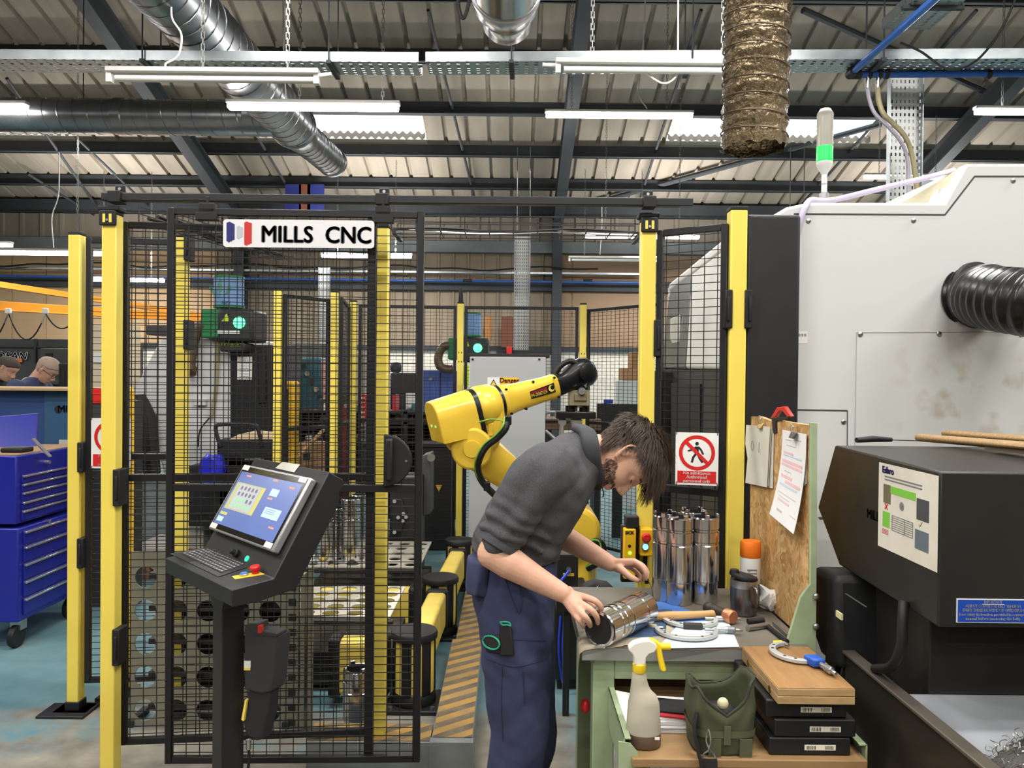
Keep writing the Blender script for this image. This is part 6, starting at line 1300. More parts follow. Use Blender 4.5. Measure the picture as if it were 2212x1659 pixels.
d_ = 2.52; x = P(1621,1200,d_).x; ztop = P(1621,1168,d_).z; sc_ = thing('spray_can', 'white spray can with an orange cap beside the steel mug', 'spray can', (x,d_,ZB)); h = ztop-ZB
B().lathe([(.031,0),(.0325,.003),(.0325,h-.055),(.03,h-.05)], (0,0,0), n=32).done('can_body', mat('can_white', (216,216,210), .35), sc_, local=True); B().lathe([(.032,h-.052),(.0335,h-.05),(.0335,h-.008),(.030,h),(.02,h-.003)], (0,0,0), n=32).done('cap', mat('cap_orange', (240,124,32), .45), sc_, local=True)
B().lathe([(.0328,.02),(.0328,.075)], (0,0,0), n=32).done('blue_band', mat('can_blue', (90,120,170), .4), sc_, local=True)
for k in range(4): B().bb((-.02,-.0334,.12-.011*k),(.012,-.0322,.124-.011*k)).done('text_line', PT, sc_, local=True)
# --- crumpled paper, hex keys, yellow tag
b = B(); c = P(1660,1312,2.45); b.ball(c, (.035,.03,.035), nu=18, nv=12); o = b.done('crumpled_paper', PAP, ang=1, smooth=False)
for v_ in o.data.vertices: v_.co += V((noise.noise(v_.co*30), noise.noise(v_.co*30+V((5,0,0))), noise.noise(v_.co*30+V((0,9,0)))))*.022
tag(o, 'crumpled white paper beside the steel mug at the chipboard screen', 'paper')
o.location.z = ZB-min(v_.co.z for v_ in o.data.vertices)+.001
for k, (pts, rr, m, lab) in enumerate((([(1615,1357),(1660,1350)],.009,STEELR,'short steel bar lying near the chipboard screen'),([(1655,1350),(1700,1386)],.007,BLKM,'black socket tool lying against the chipboard screen'),([(1672,1346),(1706,1376)],.006,STEELR,'thin steel tool lying against the chipboard screen'),([(1615,1342),(1650,1340)],.008,BLKM,'short black tool lying behind the short steel bar'))):
    tag(B().tube([PZ(x,y,ZB+rr) for x, y in pts], rr, 10).done('bench_tool', m), lab, 'tool')
sheet('yellow_tag', 'small yellow tag at the right end of the bench', [(1670,1386),(1690,1385),(1690,1393),(1670,1393)], ZB+.001, mat('tag_yellow', (236,220,40), .6), 'tag', .003)
# --- papers clipped on the chipboard screen
def onb(px, py, off=.004): return PX(px, py, Xo-off)
r = thing('clipped_papers', 'worn bundle of papers hanging from a clip at the far end of the chipboard screen', 'papers', onb(1640,985)); OLDP = mat('worn_paper', (222,220,208), .7, var=(9,.5,(206,202,186)))
for k, (dx, q) in enumerate(((.002,[(1618,925),(1672,930),(1670,1055),(1655,1052),(1622,1045)]),(.007,[(1616,922),(1667,927),(1660,1050),(1620,1046)]),(.012,[(1613,918),(1664,922),(1657,1053),(1640,1049),(1611,1043),(1616,990),(1611,958)]))):
    b = B(); b.prism([onb(x,y,dx) for x, y in q], (-.002,0,0)); b.done('sheet', OLDP, r, smooth=False)
o = mat('pencil_grey', (120,118,112), .7); b = B(); a = onb(1625,963,.0155); b.tube([a+V((0,.012*cos(t*pi/8),.017*sin(t*pi/8))) for t in range(16)], .0008, 4, closed=True); b.done('drawn_oval', o, r); b = B(); b.tube([onb(1640,955,.0155), onb(1639,978,.0155)], .0008, 4); b.done('drawn_line', o, r)
BRASS = mat('brass_clip', (176,150,84), .35, .9)
def bclip(par, px, py, m): 
    c = onb(px,py,.016); b = B(); b.prism([c+V((0,.018,-.012)), c+V((0,-.018,-.012)), c+V((.008,-.018,.006)), c+V((.008,.018,.006))], (-.008,0,.0)); b.done('clip_body', m, par, bev=.002)
    for s in (-1,1): B().tube(spline([c+V((0,s*.01,0)), c+V((-.004,s*.012,.02)), c+V((-.002,s*.004,.03)), c+V((0,-s*.002,.012))]), .0012, 6).done('clip_wire', CHR, par)
bclip(r, 1643, 918, BRASS)
r = thing('clipped_sheet', 'long white printed job sheet curling down from a clip on the chipboard screen', 'paper', onb(1700,1040))
b = B(); b.prism([onb(x,y,.003) for x, y in ((1700,930),(1742,938),(1742,1045),(1736,1050),(1700,1040))], (-.001,0,0)); b.done('rear_sheet', PAP, r, smooth=False)
def cs_(u, v): 
    px = (1690+52*u) + (-28*v*v) + (-0)*u + (u-.5)*(0*v); py = 928+10*u + v*(182+34*u)
    return onb(px, py, .006+.035*v**2.2*(1-.2*u))
b = B(); n = 16; G = [[b.v(cs_(i/n,j/n)) for j in range(n+1)] for i in range(n+1)]; G2 = [[b.v(cs_(i/n,j/n)+V((.0008,0,0))) for j in range(n+1)] for i in range(n+1)]
for i in range(n):
    for j in range(n): b.f([G[i][j],G[i+1][j],G[i+1][j+1],G[i][j+1]]); b.f([G2[i][j],G2[i][j+1],G2[i+1][j+1],G2[i+1][j]])
b.done('job_sheet', PAP, r)
def band(u0, v0, u1, v1, m):
    b = B(); k = 6; A_ = [b.v(cs_(u0+(u1-u0)*i/k, v0)+V((-.0009,0,0))) for i in range(k+1)]; D_ = [b.v(cs_(u0+(u1-u0)*i/k, v1)+V((-.0009,0,0))) for i in range(k+1)]
    for i in range(k): b.f([A_[i],A_[i+1],D_[i+1],D_[i]])
    b.done('printed_line', m, r, smooth=False)
PK = mat('print_pink', (236,190,194), .7); PBU = mat('print_blue', (196,212,232), .7); PTX = mat('print_grey', (188,188,192), .7)
for u0, v0, u1, v1, m in ((.15,.1,.4,.108,PTX),(.5,.08,.8,.088,PTX),(.2,.16,.6,.167,PTX),(.1,.24,.5,.26,PK),(.1,.27,.85,.285,PBU),(.08,.33,.9,.36,PK),(.08,.375,.9,.4,PK),(.2,.45,.5,.457,PTX),(.1,.5,.55,.53,PK),(.3,.55,.9,.58,PK),(.1,.6,.8,.62,PBU),(.1,.7,.85,.706,PTX),(.15,.74,.6,.746,PTX),(.15,.77,.6,.79,PK),(.2,.88,.4,.9,PTX),(.7,.86,.95,.867,PTX)): band(u0,v0,u1,v1,m)
bclip(r, 1713, 938, mat('dark_clip', (80,78,74), .4, .6))
r = thing('small_hacksaw', 'small hacksaw with a red handle hooked over the top of the chipboard screen', 'hacksaw', onb(1685,895,0))
b = B(); q = [onb(x,y,.004) for x, y in ((1664,903),(1678,880),(1694,878),(1708,899),(1700,901),(1690,888),(1682,888),(1674,901))]; b.prism(q, (.012,0,0)); b.done('red_handle', RED, r, bev=.002)
b = B(); q = [onb(x,y,.004) for x, y in ((1666,903),(1703,899),(1702,906),(1676,910),(1677,935),(1670,936))]; b.prism(q, (.006,0,0)); b.done('saw_frame', BLKM, r, bev=.001)
# ================================================================ things on the lower tray
# black boxes and wooden case
xs, ys_ = PZ(1662,1633,ZS).x, PZ(1750,1633,ZS).y
BX = mat('black_case_plastic', (28,28,29), .45)
for k, (dx, dy, lab) in enumerate(((0,0,'bottom black micrometer case of the stack of three'),(.012,.0,'middle black micrometer case of the stack of three'),(-.008,.006,'top black micrometer case of the stack, under the wooden case'))):
    z = ZS+.001+.0445*k; x0 = xs+dx; r = thing('micrometer_case', lab, 'case', (x0+.1,ys_+dy,z))
    B().bb((x0,ys_+dy,z),(x0+.197,ys_+dy+.27,z+.043)).done('case_body', BX, r, bev=.004)
    a = x0+.085; B().bb((a,ys_+dy-.0008,z+.013),(a+.075,ys_+dy+.001,z+.026)).done('bar_code_label', mat('cream_bar_label', (222,216,196), .6), r)
    b = B()
    for j in range(9): b.bb((a+.004+.0026*j,ys_+dy-.0012,z+.015),(a+.0045+.0026*j+.0012*(j%3)*.5,ys_+dy,z+.024))
    for j in range(7): b.bb((a+.05+.003*j,ys_+dy-.0012,z+.015),(a+.0513+.003*j,ys_+dy,z+.024))
    b.done('label_print', INK, r, smooth=False)
zc = ZS+.136; wc = thing('wooden_case', 'flat wooden instrument case on top of the three black cases', 'case', (xs+.1,ys_+.14,zc)); WC = mat('case_wood', (166,128,82), .5, var=(6,.7,(126,90,52)), vstretch=(7,1,2)); WE = mat('case_end_wood', (180,150,106), .55, var=(9,.5,(156,124,82)), vstretch=(2,8,8))
x0, x1 = PZ(1678,1520,zc).x, PZ(1843,1520,zc).x; yfc = PZ(1750,1523,zc).y
B().bb((x0,yfc,zc+.001),(x1,yfc+.285,zc+.02)).done('case_bottom', WE, wc, bev=.0015); B().bb((x0,yfc,zc+.0208),(x1,yfc+.285,zc+.038)).done('case_lid', WE, wc, bev=.0015); B().bb((x0+.001,yfc+.001,zc+.038),(x1-.001,yfc+.284,zc+.0395)).done('lid_top', WC, wc)
for f in (.2,.8): B().cyl((x0-.001,yfc+.285*f,zc+.014),(x0+.001,yfc+.285*f,zc+.014),.009,n=16).done('brass_catch', BRASS, wc)
zt = zc+.0395; c = PZ(1722,1416,zt); micrometer('digital_micrometer', 'micrometer with a blue digital head lying on the wooden case', (c.x,c.y), .066, -1.36, MFR, zt+.001, blue=True, ln=.06, sweep=1.05)
# trigger sprayer
p = PZ(1390,1608,ZS); sp_ = thing('trigger_sprayer', 'translucent trigger spray bottle with a yellow trigger and brown liquid', 'spray bottle', (p.x,p.y,ZS)); kk = p.y/1660
PLA = mat('cloudy_plastic', (200,192,172), .35, trans=.3, ior=1.1); LIQ = mat('brown_liquid', (104,84,72), .3)
def secs(rows, z0=1608):
    rs = []
    for y, xl_, xr_ in rows:
        cx, hw = ((xl_+xr_)/2-1390)*kk, (xr_-xl_)/2*kk; rs.append([(cx+hw*cos(2*pi*i/32), hw*.86*sin(2*pi*i/32), (z0-y)*kk*1.0) for i in range(32)])
    return rs
rows = [(1606,1356,1424),(1603,1352,1427),(1575,1352,1427),(1540,1354,1425),(1515,1356,1423),(1500,1359,1417),(1490,1360,1406),(1480,1361,1400),(1470,1362,1397),(1452,1364,1393),(1448,1366,1391)]
B().loft(secs(rows)).done('bottle', PLA, sp_, local=True, ang=60)
B().loft(secs([(1607,1355,1425),(1604,1351.4,1427.6),(1578,1351.4,1427.6)])).done('liquid', LIQ, sp_, local=True, ang=60)
B().lathe([(.0152,(1608-1450)*kk),(.0165,(1608-1448)*kk),(.0165,(1608-1432)*kk),(.0145,(1608-1430)*kk)], ((1379-1390)*kk,0,0), n=24).done('yellow_collar', mat('sprayer_yellow', (244,208,36), .4), sp_, local=True)
hw = lambda pts, y, t, n, m, bv=.003: B().prism([((x-1390)*kk, -t/2, (1608-yy)*kk) for x, yy in pts], (0,t,0)).done(n, m, sp_, local=True, bev=bv)
hw([(1366,1432),(1366,1416),(1362,1408),(1354,1400),(1356,1392),(1366,1384),(1384,1379),(1400,1378),(1412,1384),(1416,1394),(1410,1404),(1398,1408),(1392,1416),(1391,1432)], 0, .026, 'sprayer_head', mat('sprayer_white', (226,222,210), .4))
hw([(1392,1382),(1402,1377),(1414,1380),(1424,1388),(1426,1400),(1430,1420),(1437,1444),(1432,1448),(1424,1444),(1418,1420),(1414,1402),(1396,1392)], 0, .018, 'trigger', mat('sprayer_yellow', (244,208,36), .4))
B().cyl(((1424-1390)*kk,0,(1608-1394)*kk), ((1446-1390)*kk,0,(1608-1394)*kk), .0085, n=14).done('nozzle', mat('sprayer_yellow', (244,208,36), .4), sp_, local=True, bev=.001)
B().bb(((1408-1390)*kk,-.0395,.03),((1418-1390)*kk,-.0375,.036)).done('recycling_mark', WHT, sp_, local=True)
# paper stack with folders
zz = ZS; stk = [('paper_stack','thick stack of printed papers lying on the tray behind the spray bottle',PAP,.03,[(1345,1580),(1495,1582),(1490,1535),(1325,1525)])]
for name, lab, m, th, q in stk:
    r = thing(name, lab, 'papers', PZ(1420,1560,ZS))
    for k in range(9):
        b = B(); o = (rnd.uniform(-4,4), rnd.uniform(-3,3)); b.prism([PZ(x+o[0],y+o[1],ZS)+V((0,0,.0005+k*.0036)) for x, y in q], (0,0,.0034)); b.done('paper_layer', PAP, r, smooth=False)
for name, lab, m, q, z in (('red_folder','thin red folder on the paper stack',mat('folder_red', (178,44,52), .5),[(1395,1545),(1490,1556),(1490,1532),(1410,1522)],ZS+.034),('black_folder','black folder lying on the paper stack behind the spray bottle',BLKM,[(1390,1535),(1490,1545),(1488,1516),(1400,1508)],ZS+.039)): sheet(name, lab, q, z, m, 'folder', .004)
sheet('top_paper_sheet', 'white sheet fanned out over the left of the paper stack', [(1342,1570),(1385,1560),(1370,1500),(1318,1490)], ZS+.036, PAP)
# olive tool bag
OLV = mat('olive_canvas', (74,78,54), .85, bump=(420,.12), var=(12,.5,(62,66,46))); OLD = mat('olive_web_strap', (84,86,62), .85, bump=(420,.12))
p = PZ(1568,1632,ZS); bx_, by_ = p.x, p.y+.062; bg_ = thing('canvas_tool_bag', 'olive canvas tool bag gaping open on the tray', 'bag', (bx_,by_,ZS)); kk = by_/1660
rs = []; n = 48
def bagpt(a, t, inner=0):
    ca, sa = cos(a), sin(a); e = .55; W_ = (.074+.012*t); D_ = (.066+.006*t)
    x = W_*(abs(ca)**e)*(1 if ca > 0 else -1); y = D_*(abs(sa)**e)*(1 if sa > 0 else -1)
    front = max(0, -sa)**1.6; back = max(0, sa)**3; side = abs(ca)
    h = .158 - .062*front*max(0,1-abs(ca)**.6) - .03*back; h += .012*noise.noise((ca*2,sa*2,1)) + (.022 if ca > 0 else .0)*side
    z = h*t; x += .012*noise.noise((a*1.5,t*3,3))*t; y += .010*noise.noise((a*1.5,t*3,8))*t
    if t > .6: x *= 1-.14*(t-.6)/.4*(1-side*.3); y *= 1-.1*(t-.6)/.4
    s = 1-inner; return (x*s, y*s, max(z, inner*.2))
for t in [i/14 for i in range(15)]: rs.append([bagpt(2*pi*i/n, t) for i in range(n)])
for t in [1-i/8 for i in range(8)]: rs.append([bagpt(2*pi*i/n, max(t,.1), .045) for i in range(n)])
B().loft(rs).done('bag_shell', OLV, bg_, local=True, ang=180)
b = B(); b.tube([V(bagpt(2*pi*i/n, 1.0)) for i in range(n)], .0035, 6, closed=True); b.done('zip_edge', mat('olive_dark', (46,48,36), .8), bg_, local=True)
b = B(); ring0 = [V(bagpt(2*pi*i/n, .36))*1.0 for i in range(n)]
A_ = [[V(bagpt(2*pi*i/n, t)) for i in range(n)] for t in (.30,.42)]
R0 = [b.v((v.x*1.03,v.y*1.04,.045)) for v in A_[0]]; R1 = [b.v((v.x*1.03,v.y*1.04,.062)) for v in A_[1]]; b.bridge(R0, R1); b.done('web_band', OLD, bg_, local=True)
for x in (-.045,.03): b = B(); b.prism([(x,-.070,.0),(x+.03,-.070,.0),(x+.03,-.073,.045),(x,-.073,.045)],(0,-.002,0)); b.done('front_pocket', OLD, bg_, local=True)
b = B(); b.prism([(-.008,-.070,.03),(.008,-.070,.03),(.008,-.071,.075),(-.008,-.071,.075)],(0,-.003,0)); b.done('zip_tab', OLD, bg_, local=True)
B().ball((-.0,-.03,.112), (.014,.012,.015), nu=18, nv=12).done('bag_contents_knob', mat('cream_knob', (206,198,160), .5), bg_, local=True)
B().ball((.0,.012,.075), (.05,.04,.022)).done('dark_contents', BLKM, bg_, local=True)
SN = mat('strap_black', (30,30,31), .8); c = V(((1513-1568)*kk,-.07,0))
b = B(); b.tube(spline([V((-.07,-.05,.1)), V((-.078,-.065,.06)), V((-.068,-.085,.0)), V((-.062,-.1,-.04)), V((-.06,-.1,-.12))]), .019, 8, flat=.16); b.done('black_strap', SN, bg_, local=True)
b = B(); q = V((-.048,-.09,.018)); b.tube([q+V((-.017,0,-.012)), q+V((-.012,0,.0)), q+V((-.003,0,.006)), q+V((0,0,.012)), q+V((.003,0,.006)), q+V((.012,0,.0)), q+V((.017,0,-.012))], .0022, 6); b.tube(spline([q+V((0,0,.012)), q+V((-.006,.004,.03)), q+V((0,.006,.055)), q+V((.005,.004,.03)), q+V((.0,0,.012))]), .0018, 6); b.done('snap_hook', CHR, bg_, local=True)
b = B(); b.prism([q+V((-.019,-.003,-.012)), q+V((.019,-.003,-.012)), q+V((.021,-.01,-.07)), q+V((-.021,-.01,-.07))], (0,.003,0)); b.done('strap_end', SN, bg_, local=True)
# red thing at the bench leg
p = P(1292,1510,2.35); r = thing('hanging_air_gun', 'small red fitting hanging on the left bench leg', 'fitting', p); B().ball((xl+.03,2.3,p.z), (.014,.016,.022)).done('fitting_body', RED, r)
# black helmet-like tool pouch behind the lying tube
p = P(1300,1292,2.78); r = thing('grease_gun', 'black and yellow pendant tool with shiny buttons behind the lying tube', 'tool', p)
q = [P(x,y,2.76) for x, y in ((1254,1290),(1262,1268),(1285,1258),(1315,1264),(1338,1285),(1340,1298),(1300,1304),(1268,1302))]; B().prism(q, (0,.07,0)).done('tool_body', BLKM, r, bev=.02, seg=3)
for k in range(3): B().ball(P(1291+k*8,1272+k*3,2.75), (.005,.005,.009)).done('button', CHR, r)
q = [P(x,y,2.755) for x, y in ((1285,1296),(1330,1300),(1318,1308),(1290,1306))]; B().prism(q, (0,.07,0)).done('yellow_base', YEL, r, bev=.003)
B().bb((P(1285,1300,2.78).x,2.77,0),(P(1310,1300,2.78).x,2.82,P(1300,1303,2.78).z)).done('stand_column', BLK, r)
# ================================================================ operator console
ZK = .985
cL, cF, cB = PZ(357,1205,ZK), PZ(500,1275,ZK), PZ(590,1250,ZK)
wv = (cF-cL); WC_ = wv.length; wv.normalize(); dv = V((-wv.y, wv.x, 0))
def onpl(px, py, o, n): w = ray(px, py); return CAM + w*((o-CAM).dot(n)/w.dot(n))
S = lambda x, y: onpl(x, y, cF, wv)    # points on the console's right side face
co = thing('operator_console', 'black operator console with a blue lit touch screen on a pedestal before the mesh', 'console', (-.93,2.53,0))
CBK = mat('console_black', (31,31,32), .5, bump=(400,.06))
pA, pB, pC = S(500,1275), S(591,1250), S(711,1019)
side = [pA, pB, pC, S(741,1036), S(743,1050), S(733,1064), S(733,1090), S(640,1272), S(560,1300), S(502,1312)]
b = B(); b.prism(side, -wv*WC_); b.done('console_housing', CBK, co, bev=.003)
nS = (pB-pC).cross(wv).normalized(); nS = nS if nS.y < 0 or nS.x < 0 else -nS
if nS.dot(CAM-pB) < 0: nS = -nS
T = lambda x, y, off=0: onpl(x, y, pB, nS) + nS*off
nD = (cL-pA).cross(pB-pA).normalized(); nD = nD if nD.z > 0 else -nD
D = lambda x, y, off=0: onpl(x, y, pA, nD) + nD*off
ALU = mat('screen_bezel_aluminium', (178,178,180), .35, .7)
TL, TR, BR, BL = T(540,1008,0), T(684,1042,0), T(608,1196,0), T(464,1152,0)
# square the screen up on its plane
eu = wv; ev = (pC-pB).normalized(); ev = (ev-eu*ev.dot(eu)).normalized()
ctr = (TL+TR+BR+BL)/4; su = ((TR-TL).length+(BR-BL).length)/4; sv = ((TL-BL).length+(TR-BR).length)/4
SC = lambda u, v, o=0: ctr + eu*(u*su) + ev*(v*sv) + nS*o
b = B(); b.prism([SC(-1,-1,.002), SC(1,-1,.002), SC(1,1,.002), SC(-1,1,.002)], nS*.026); b.done('screen_bezel', ALU, co, bev=.005)
b = B(); b.prism([SC(-.95,-.94,.0282), SC(.95,-.94,.0282), SC(.95,.94,.0282), SC(-.95,.94,.0282)], nS*.0006); b.done('screen_surround', mat('screen_glass_black', (30,28,26), .15), co)
SCR = mat('screen_blue_glow', (70,84,130), .25, emit=((100,118,172),.68))
def sq_(u0, v0, u1, v1, n, m, o=.0296): b = B(); b.prism([SC(u0,v0,o), SC(u1,v0,o), SC(u1,v1,o), SC(u0,v1,o)], nS*.0002); return b.done(n, m, co, smooth=False)
sq_(-.92,-.8,.9,.78,'screen_display',SCR,.029)
glow = lambda n, c, e=.7: mat('glow_'+n, c, .4, emit=(c, e))
sq_(-.86,-.34,.04,.46,'display_window',glow('khaki',(150,150,110))); sq_(-.74,-.3,-.08,.42,'display_window',glow('grey',(150,152,160)),.0299); sq_(-.06,-.32,.04,.44,'display_window',glow('olive',(160,158,90)),.0299)
for j in range(4):
    for i in range(5):
        lit = j == 3 or (j == 2 and i < 3); c = SC(-.64+.115*i, .32-.17*j, .0302); b = B(); b.cyl(c, c+nS*.0003, .0075, n=14); b.done('display_lamp', glow('lit_green',(110,205,110),.9) if lit else glow('unlit_grey',(96,98,104),.5), co)
sq_(.2,.3,.42,.5,'display_window',glow('pale',(150,178,220),.8)); sq_(.28,-.28,.74,.0,'display_window',glow('pale',(150,178,220),.8)); sq_(-.88,-.52,-.66,-.44,'display_window',glow('olive',(160,158,90))); sq_(-.88,-.72,-.7,-.58,'display_window',glow('pale',(150,178,220),.8))
for u, v in ((-.7,.66),(.1,.7),(.62,.6),(.2,.2),(.62,-.5)): sq_(u,v,u+.14,v+.05,'display_text',glow('orange',(190,120,100),.8))
for k in range(3): sq_(.32,-.06-.05*k,.6,-.05-.05*k,'display_text',glow('ink',(60,80,130),.5),.0299)
MT = mat('masking_tape', (226,222,206), .6)
for u, v in ((-.86,.9),(.84,.9),(.84,-.88),(-.86,-.88)): b = B(); b.prism([SC(u-.1,v-.07,.029), SC(u+.1,v-.07,.029), SC(u+.1,v+.07,.029), SC(u-.1,v+.07,.029)], nS*.0008); b.done('tape_corner', MT, co)
b = B(); c = T(618,1016,.001); b.prism([c-eu*.075, c+eu*.06-ev*.002, c+eu*.07+ev*.028, c-eu*.05+ev*.026], nS*.0006); b.done('tape_label', mat('grey_masking_tape', (196,194,184), .7), co)
# keyboard, buttons
b = B(); b.prism([D(x,y,.0004) for x, y in ((368,1197),(446,1184),(541,1224),(472,1247))], nD*.0015); b.done('keyboard_plate', mat('keyboard_black', (38,38,39), .4), co)
KEY = mat('key_cap', (70,70,72), .4); KL = mat('key_legend', (196,196,196), .5); q00, q10, q11, q01 = (392,1197),(452,1187),(531,1220),(478,1239)
for i in range(6):
    o = None; bk_ = B(); bl_ = B()
    for j in range(15):
        u, v = (i+.5)/6, (j+.5)/15; x = (q00[0]*(1-u)+q10[0]*u)*(1-v)+(q01[0]*(1-u)+q11[0]*u)*v; y = (q00[1]*(1-u)+q10[1]*u)*(1-v)+(q01[1]*(1-u)+q11[1]*u)*v
        c = D(x,y,.0028); bk_.box(c, (.017,.013,.004), M((wv, dv, nD)).transposed()); bl_.box(c+nD*.0021, (.006,.004,.0004), M((wv, dv, nD)).transposed())
    o = bk_.done('key_row', KEY, co, bev=.001); bl_.done('key_legends', KL, o)
c = T(514,1197,0); b = B(); b.lathe([(.012,0),(.013,.006),(.013,.012),(.009,.014),(.008,.028),(.006,.03)], c, nS, 20); b.done('key_switch', BLKM, co)
c = T(534,1207,0); b = B(); b.lathe([(.006,0),(.009,0),(.009,.003),(.006,.003)], c, nS, 22); b.done('lit_power_button', mat('ring_green', (40,240,140), .4, emit=((40,250,140),2.2)), co)
b = B(); b.prism([D(x,y,.0004) for x, y in ((501,1246),(570,1234),(580,1240),(508,1252))], nD*.0015); b.done('yellow_plate', LBY if 'LBY' in globals() else YEL, co)
c = D(552,1240,.002); b = B(); b.lathe([(.010,0),(.010,.010),(.0155,.012),(.016,.02),(.013,.024)], c, nD, 22); b.done('stop_button', RED, co)
c = D(527,1244,.002); b = B(); b.lathe([(.013,0),(.0135,.005),(.011,.006)], c, nD, 22); b.done('button_rim', STEELR, co); b = B(); b.cyl(c+nD*.005, c+nD*.008, .0095, n=20); b.done('reset_button', mat('button_blue', (60,110,220), .4, emit=((60,110,230),.3)), co)
# pedestal
ct = V((-.925,2.52,0)); zb_ = min(p.z for p in side)+.03; R45 = M.Rotation(math.atan2(wv.y,wv.x), 3, 'Z')
b = B(); b.box((ct.x,ct.y,zb_/2+.0),(.075,.075,zb_), R45); b.done('pedestal_post', CBK, co, bev=.003)
b = B(); g_ = lambda u, v, z: V((ct.x,ct.y,z))+wv*u+dv*v
b.loft([[g_(-.04,-.04,zb_-.13),g_(.04,-.04,zb_-.13),g_(.04,.04,zb_-.13),g_(-.04,.04,zb_-.13)],[g_(-.1,-.045,zb_+.01),g_(.1,-.045,zb_+.01),g_(.1,.06,zb_+.01),g_(-.1,.06,zb_+.01)]]); b.done('pedestal_gusset', CBK, co)
b = B(); b.box((ct.x,ct.y,.006),(.34,.34,.012), R45); b.done('base_plate', CBK, co, bev=.003)
# teach pendant hanging on the pedestal
dq = 2.47; tp_ = thing('hanging_teach_pendant', 'grey black robot teach pendant hanging on the console pedestal', 'controller', P(560,1450,dq)); TPM = mat('pendant_charcoal', (50,51,53), .5)
b = B(); b.prism([P(x,y,dq) for x, y in ((526,1352),(560,1366),(598,1372),(597,1400),(590,1470),(584,1495),(566,1500),(546,1496),(526,1490))], (.03,.06,0)); b.done('pendant_body', TPM, tp_, bev=.008, seg=3)
b = B(); b.prism([P(x,y,dq+.01) for x, y in ((534,1490),(584,1492),(580,1540),(566,1598),(552,1602),(530,1590),(524,1560))], (.02,.045,0)); b.done('pendant_grip', mat('pendant_black', (34,34,36), .55), tp_, bev=.008, seg=3)
b = B(); b.prism([P(x,y,dq-.004) for x, y in ((526,1352),(536,1347),(556,1347),(558,1362),(598,1368),(598,1376),(556,1374))], (.02,.05,0)); b.done('hanging_bracket', TPM, tp_, bev=.003)
b = B(); b.prism([P(x,y,dq-.001) for x, y in ((529,1512),(533,1512),(526,1558),(521,1555))], (.01,.05,0)); b.done('yellow_strip', YEL, tp_)
a, c = P(527,1428,dq-.003), P(541,1448,dq-.003); B().bb((a.x,dq-.003,c.z),(c.x,dq+.002,a.z)).done('pendant_label', SWHT, tp_); B().bb((a.x,dq-.0036,c.z),(c.x,dq,c.z+.008)).done('label_band', YEL, tp_)
B().box(P(563,1358,dq),(.012,.02,.022)).done('red_tab', RED, tp_)
b = B(); b.cyl(P(537,1598,dq+.03), P(537,1618,dq+.03), .008, n=14); b.done('cable_connector', STEELR, tp_)
b = B(); b.tube(spline([P(537,1616,dq+.03), P(538,1640,dq+.03), P(530,1690,dq+.03), P(500,1760,dq), (-.9,2.45,.12), (-.85,2.5,.008)]), .005, 8); b.done('pendant_cable', RUBBER, tp_)
# ================================================================ people
SKIN = mat('skin', (216,172,146), .5, var=(26,.8,(204,154,130)), bump=(140,.12))
nt, bs, L = nodes(SKIN); bs.inputs['Subsurface Weight'].default_value = .12; bs.inputs['Subsurface Radius'].default_value = (.01,.004,.002); bs.inputs['Subsurface Scale'].default_value = .5
def baked(b, name, m, par, vox, sm=6, disp=None, fac=.5):
    me = bpy.data.meshes.new(name); bmesh.ops.recalc_face_normals(b.bm, faces=b.bm.faces[:]); b.bm.to_mesh(me); b.bm.free()
    o = bpy.data.objects.new('tmp_body', me); COL.objects.link(o)
    q = o.modifiers.new('r', 'REMESH'); q.mode = 'VOXEL'; q.voxel_size = vox
    q = o.modifiers.new('s', 'SMOOTH'); q.iterations = sm; q.factor = fac
    dg = bpy.context.evaluated_depsgraph_get(); dg.update(); m2 = bpy.data.meshes.new_from_object(o.evaluated_get(dg)); bpy.data.objects.remove(o)
    m2.name = name; m2.materials.clear(); m2.materials.append(m)
    if disp:
        nrm = [v.normal.copy() for v in m2.vertices]
        for v, n in zip(m2.vertices, nrm): v.co += n*disp(v.co)
    m2.polygons.foreach_set('use_smooth', [True]*len(m2.polygons))
    o = bpy.data.objects.new(name, m2); COL.objects.link(o); adopt(o, par); return o
def limb(b, pts, rr, n=16, sub=5, flat=None):
    sp = spline(pts, sub); N = len(sp); k = len(pts)-1; R_ = []
    for i in range(N):
        t = i/(N-1)*k; j = min(int(t), k-1); f = t-j; R_.append(rr[j]*(1-f)+rr[j+1]*f)
    b.tube(sp, R_, n, flat=flat); b.ball(sp[0], R_[0]*.99, nu=n, nv=8); b.ball(sp[-1], R_[-1]*.99, nu=n, nv=8)
def interp(tab, z):
    if z <= tab[0][0]: return tab[0][1]
    for (a, p), (c, q) in zip(tab, tab[1:]):
        if z <= c: t = (z-a)/(c-a); t = t*t*(3-2*t)*.5+t*.5; return p+(q-p)*t
    return tab[-1][1]
FF = [(-.122,.045),(-.115,.07),(-.10,.082),(-.088,.079),(-.075,.087),(-.062,.084),(-.048,.088),(-.02,.084),(0,.080),(.016,.091),(.03,.093),(.055,.09),(.08,.074),(.1,.047),(.112,.012)]
BK = [(-.122,.0),(-.1,.045),(-.06,.07),(-.03,.084),(0,.096),(.03,.103),(.06,.098),(.08,.084),(.1,.052),(.112,.012)]
WD = [(-.122,.022),(-.115,.034),(-.1,.046),(-.08,.055),(-.05,.063),(-.02,.068),(.01,.072),(.04,.077),(.065,.073),(.085,.058),(.1,.036),(.112,.01)]
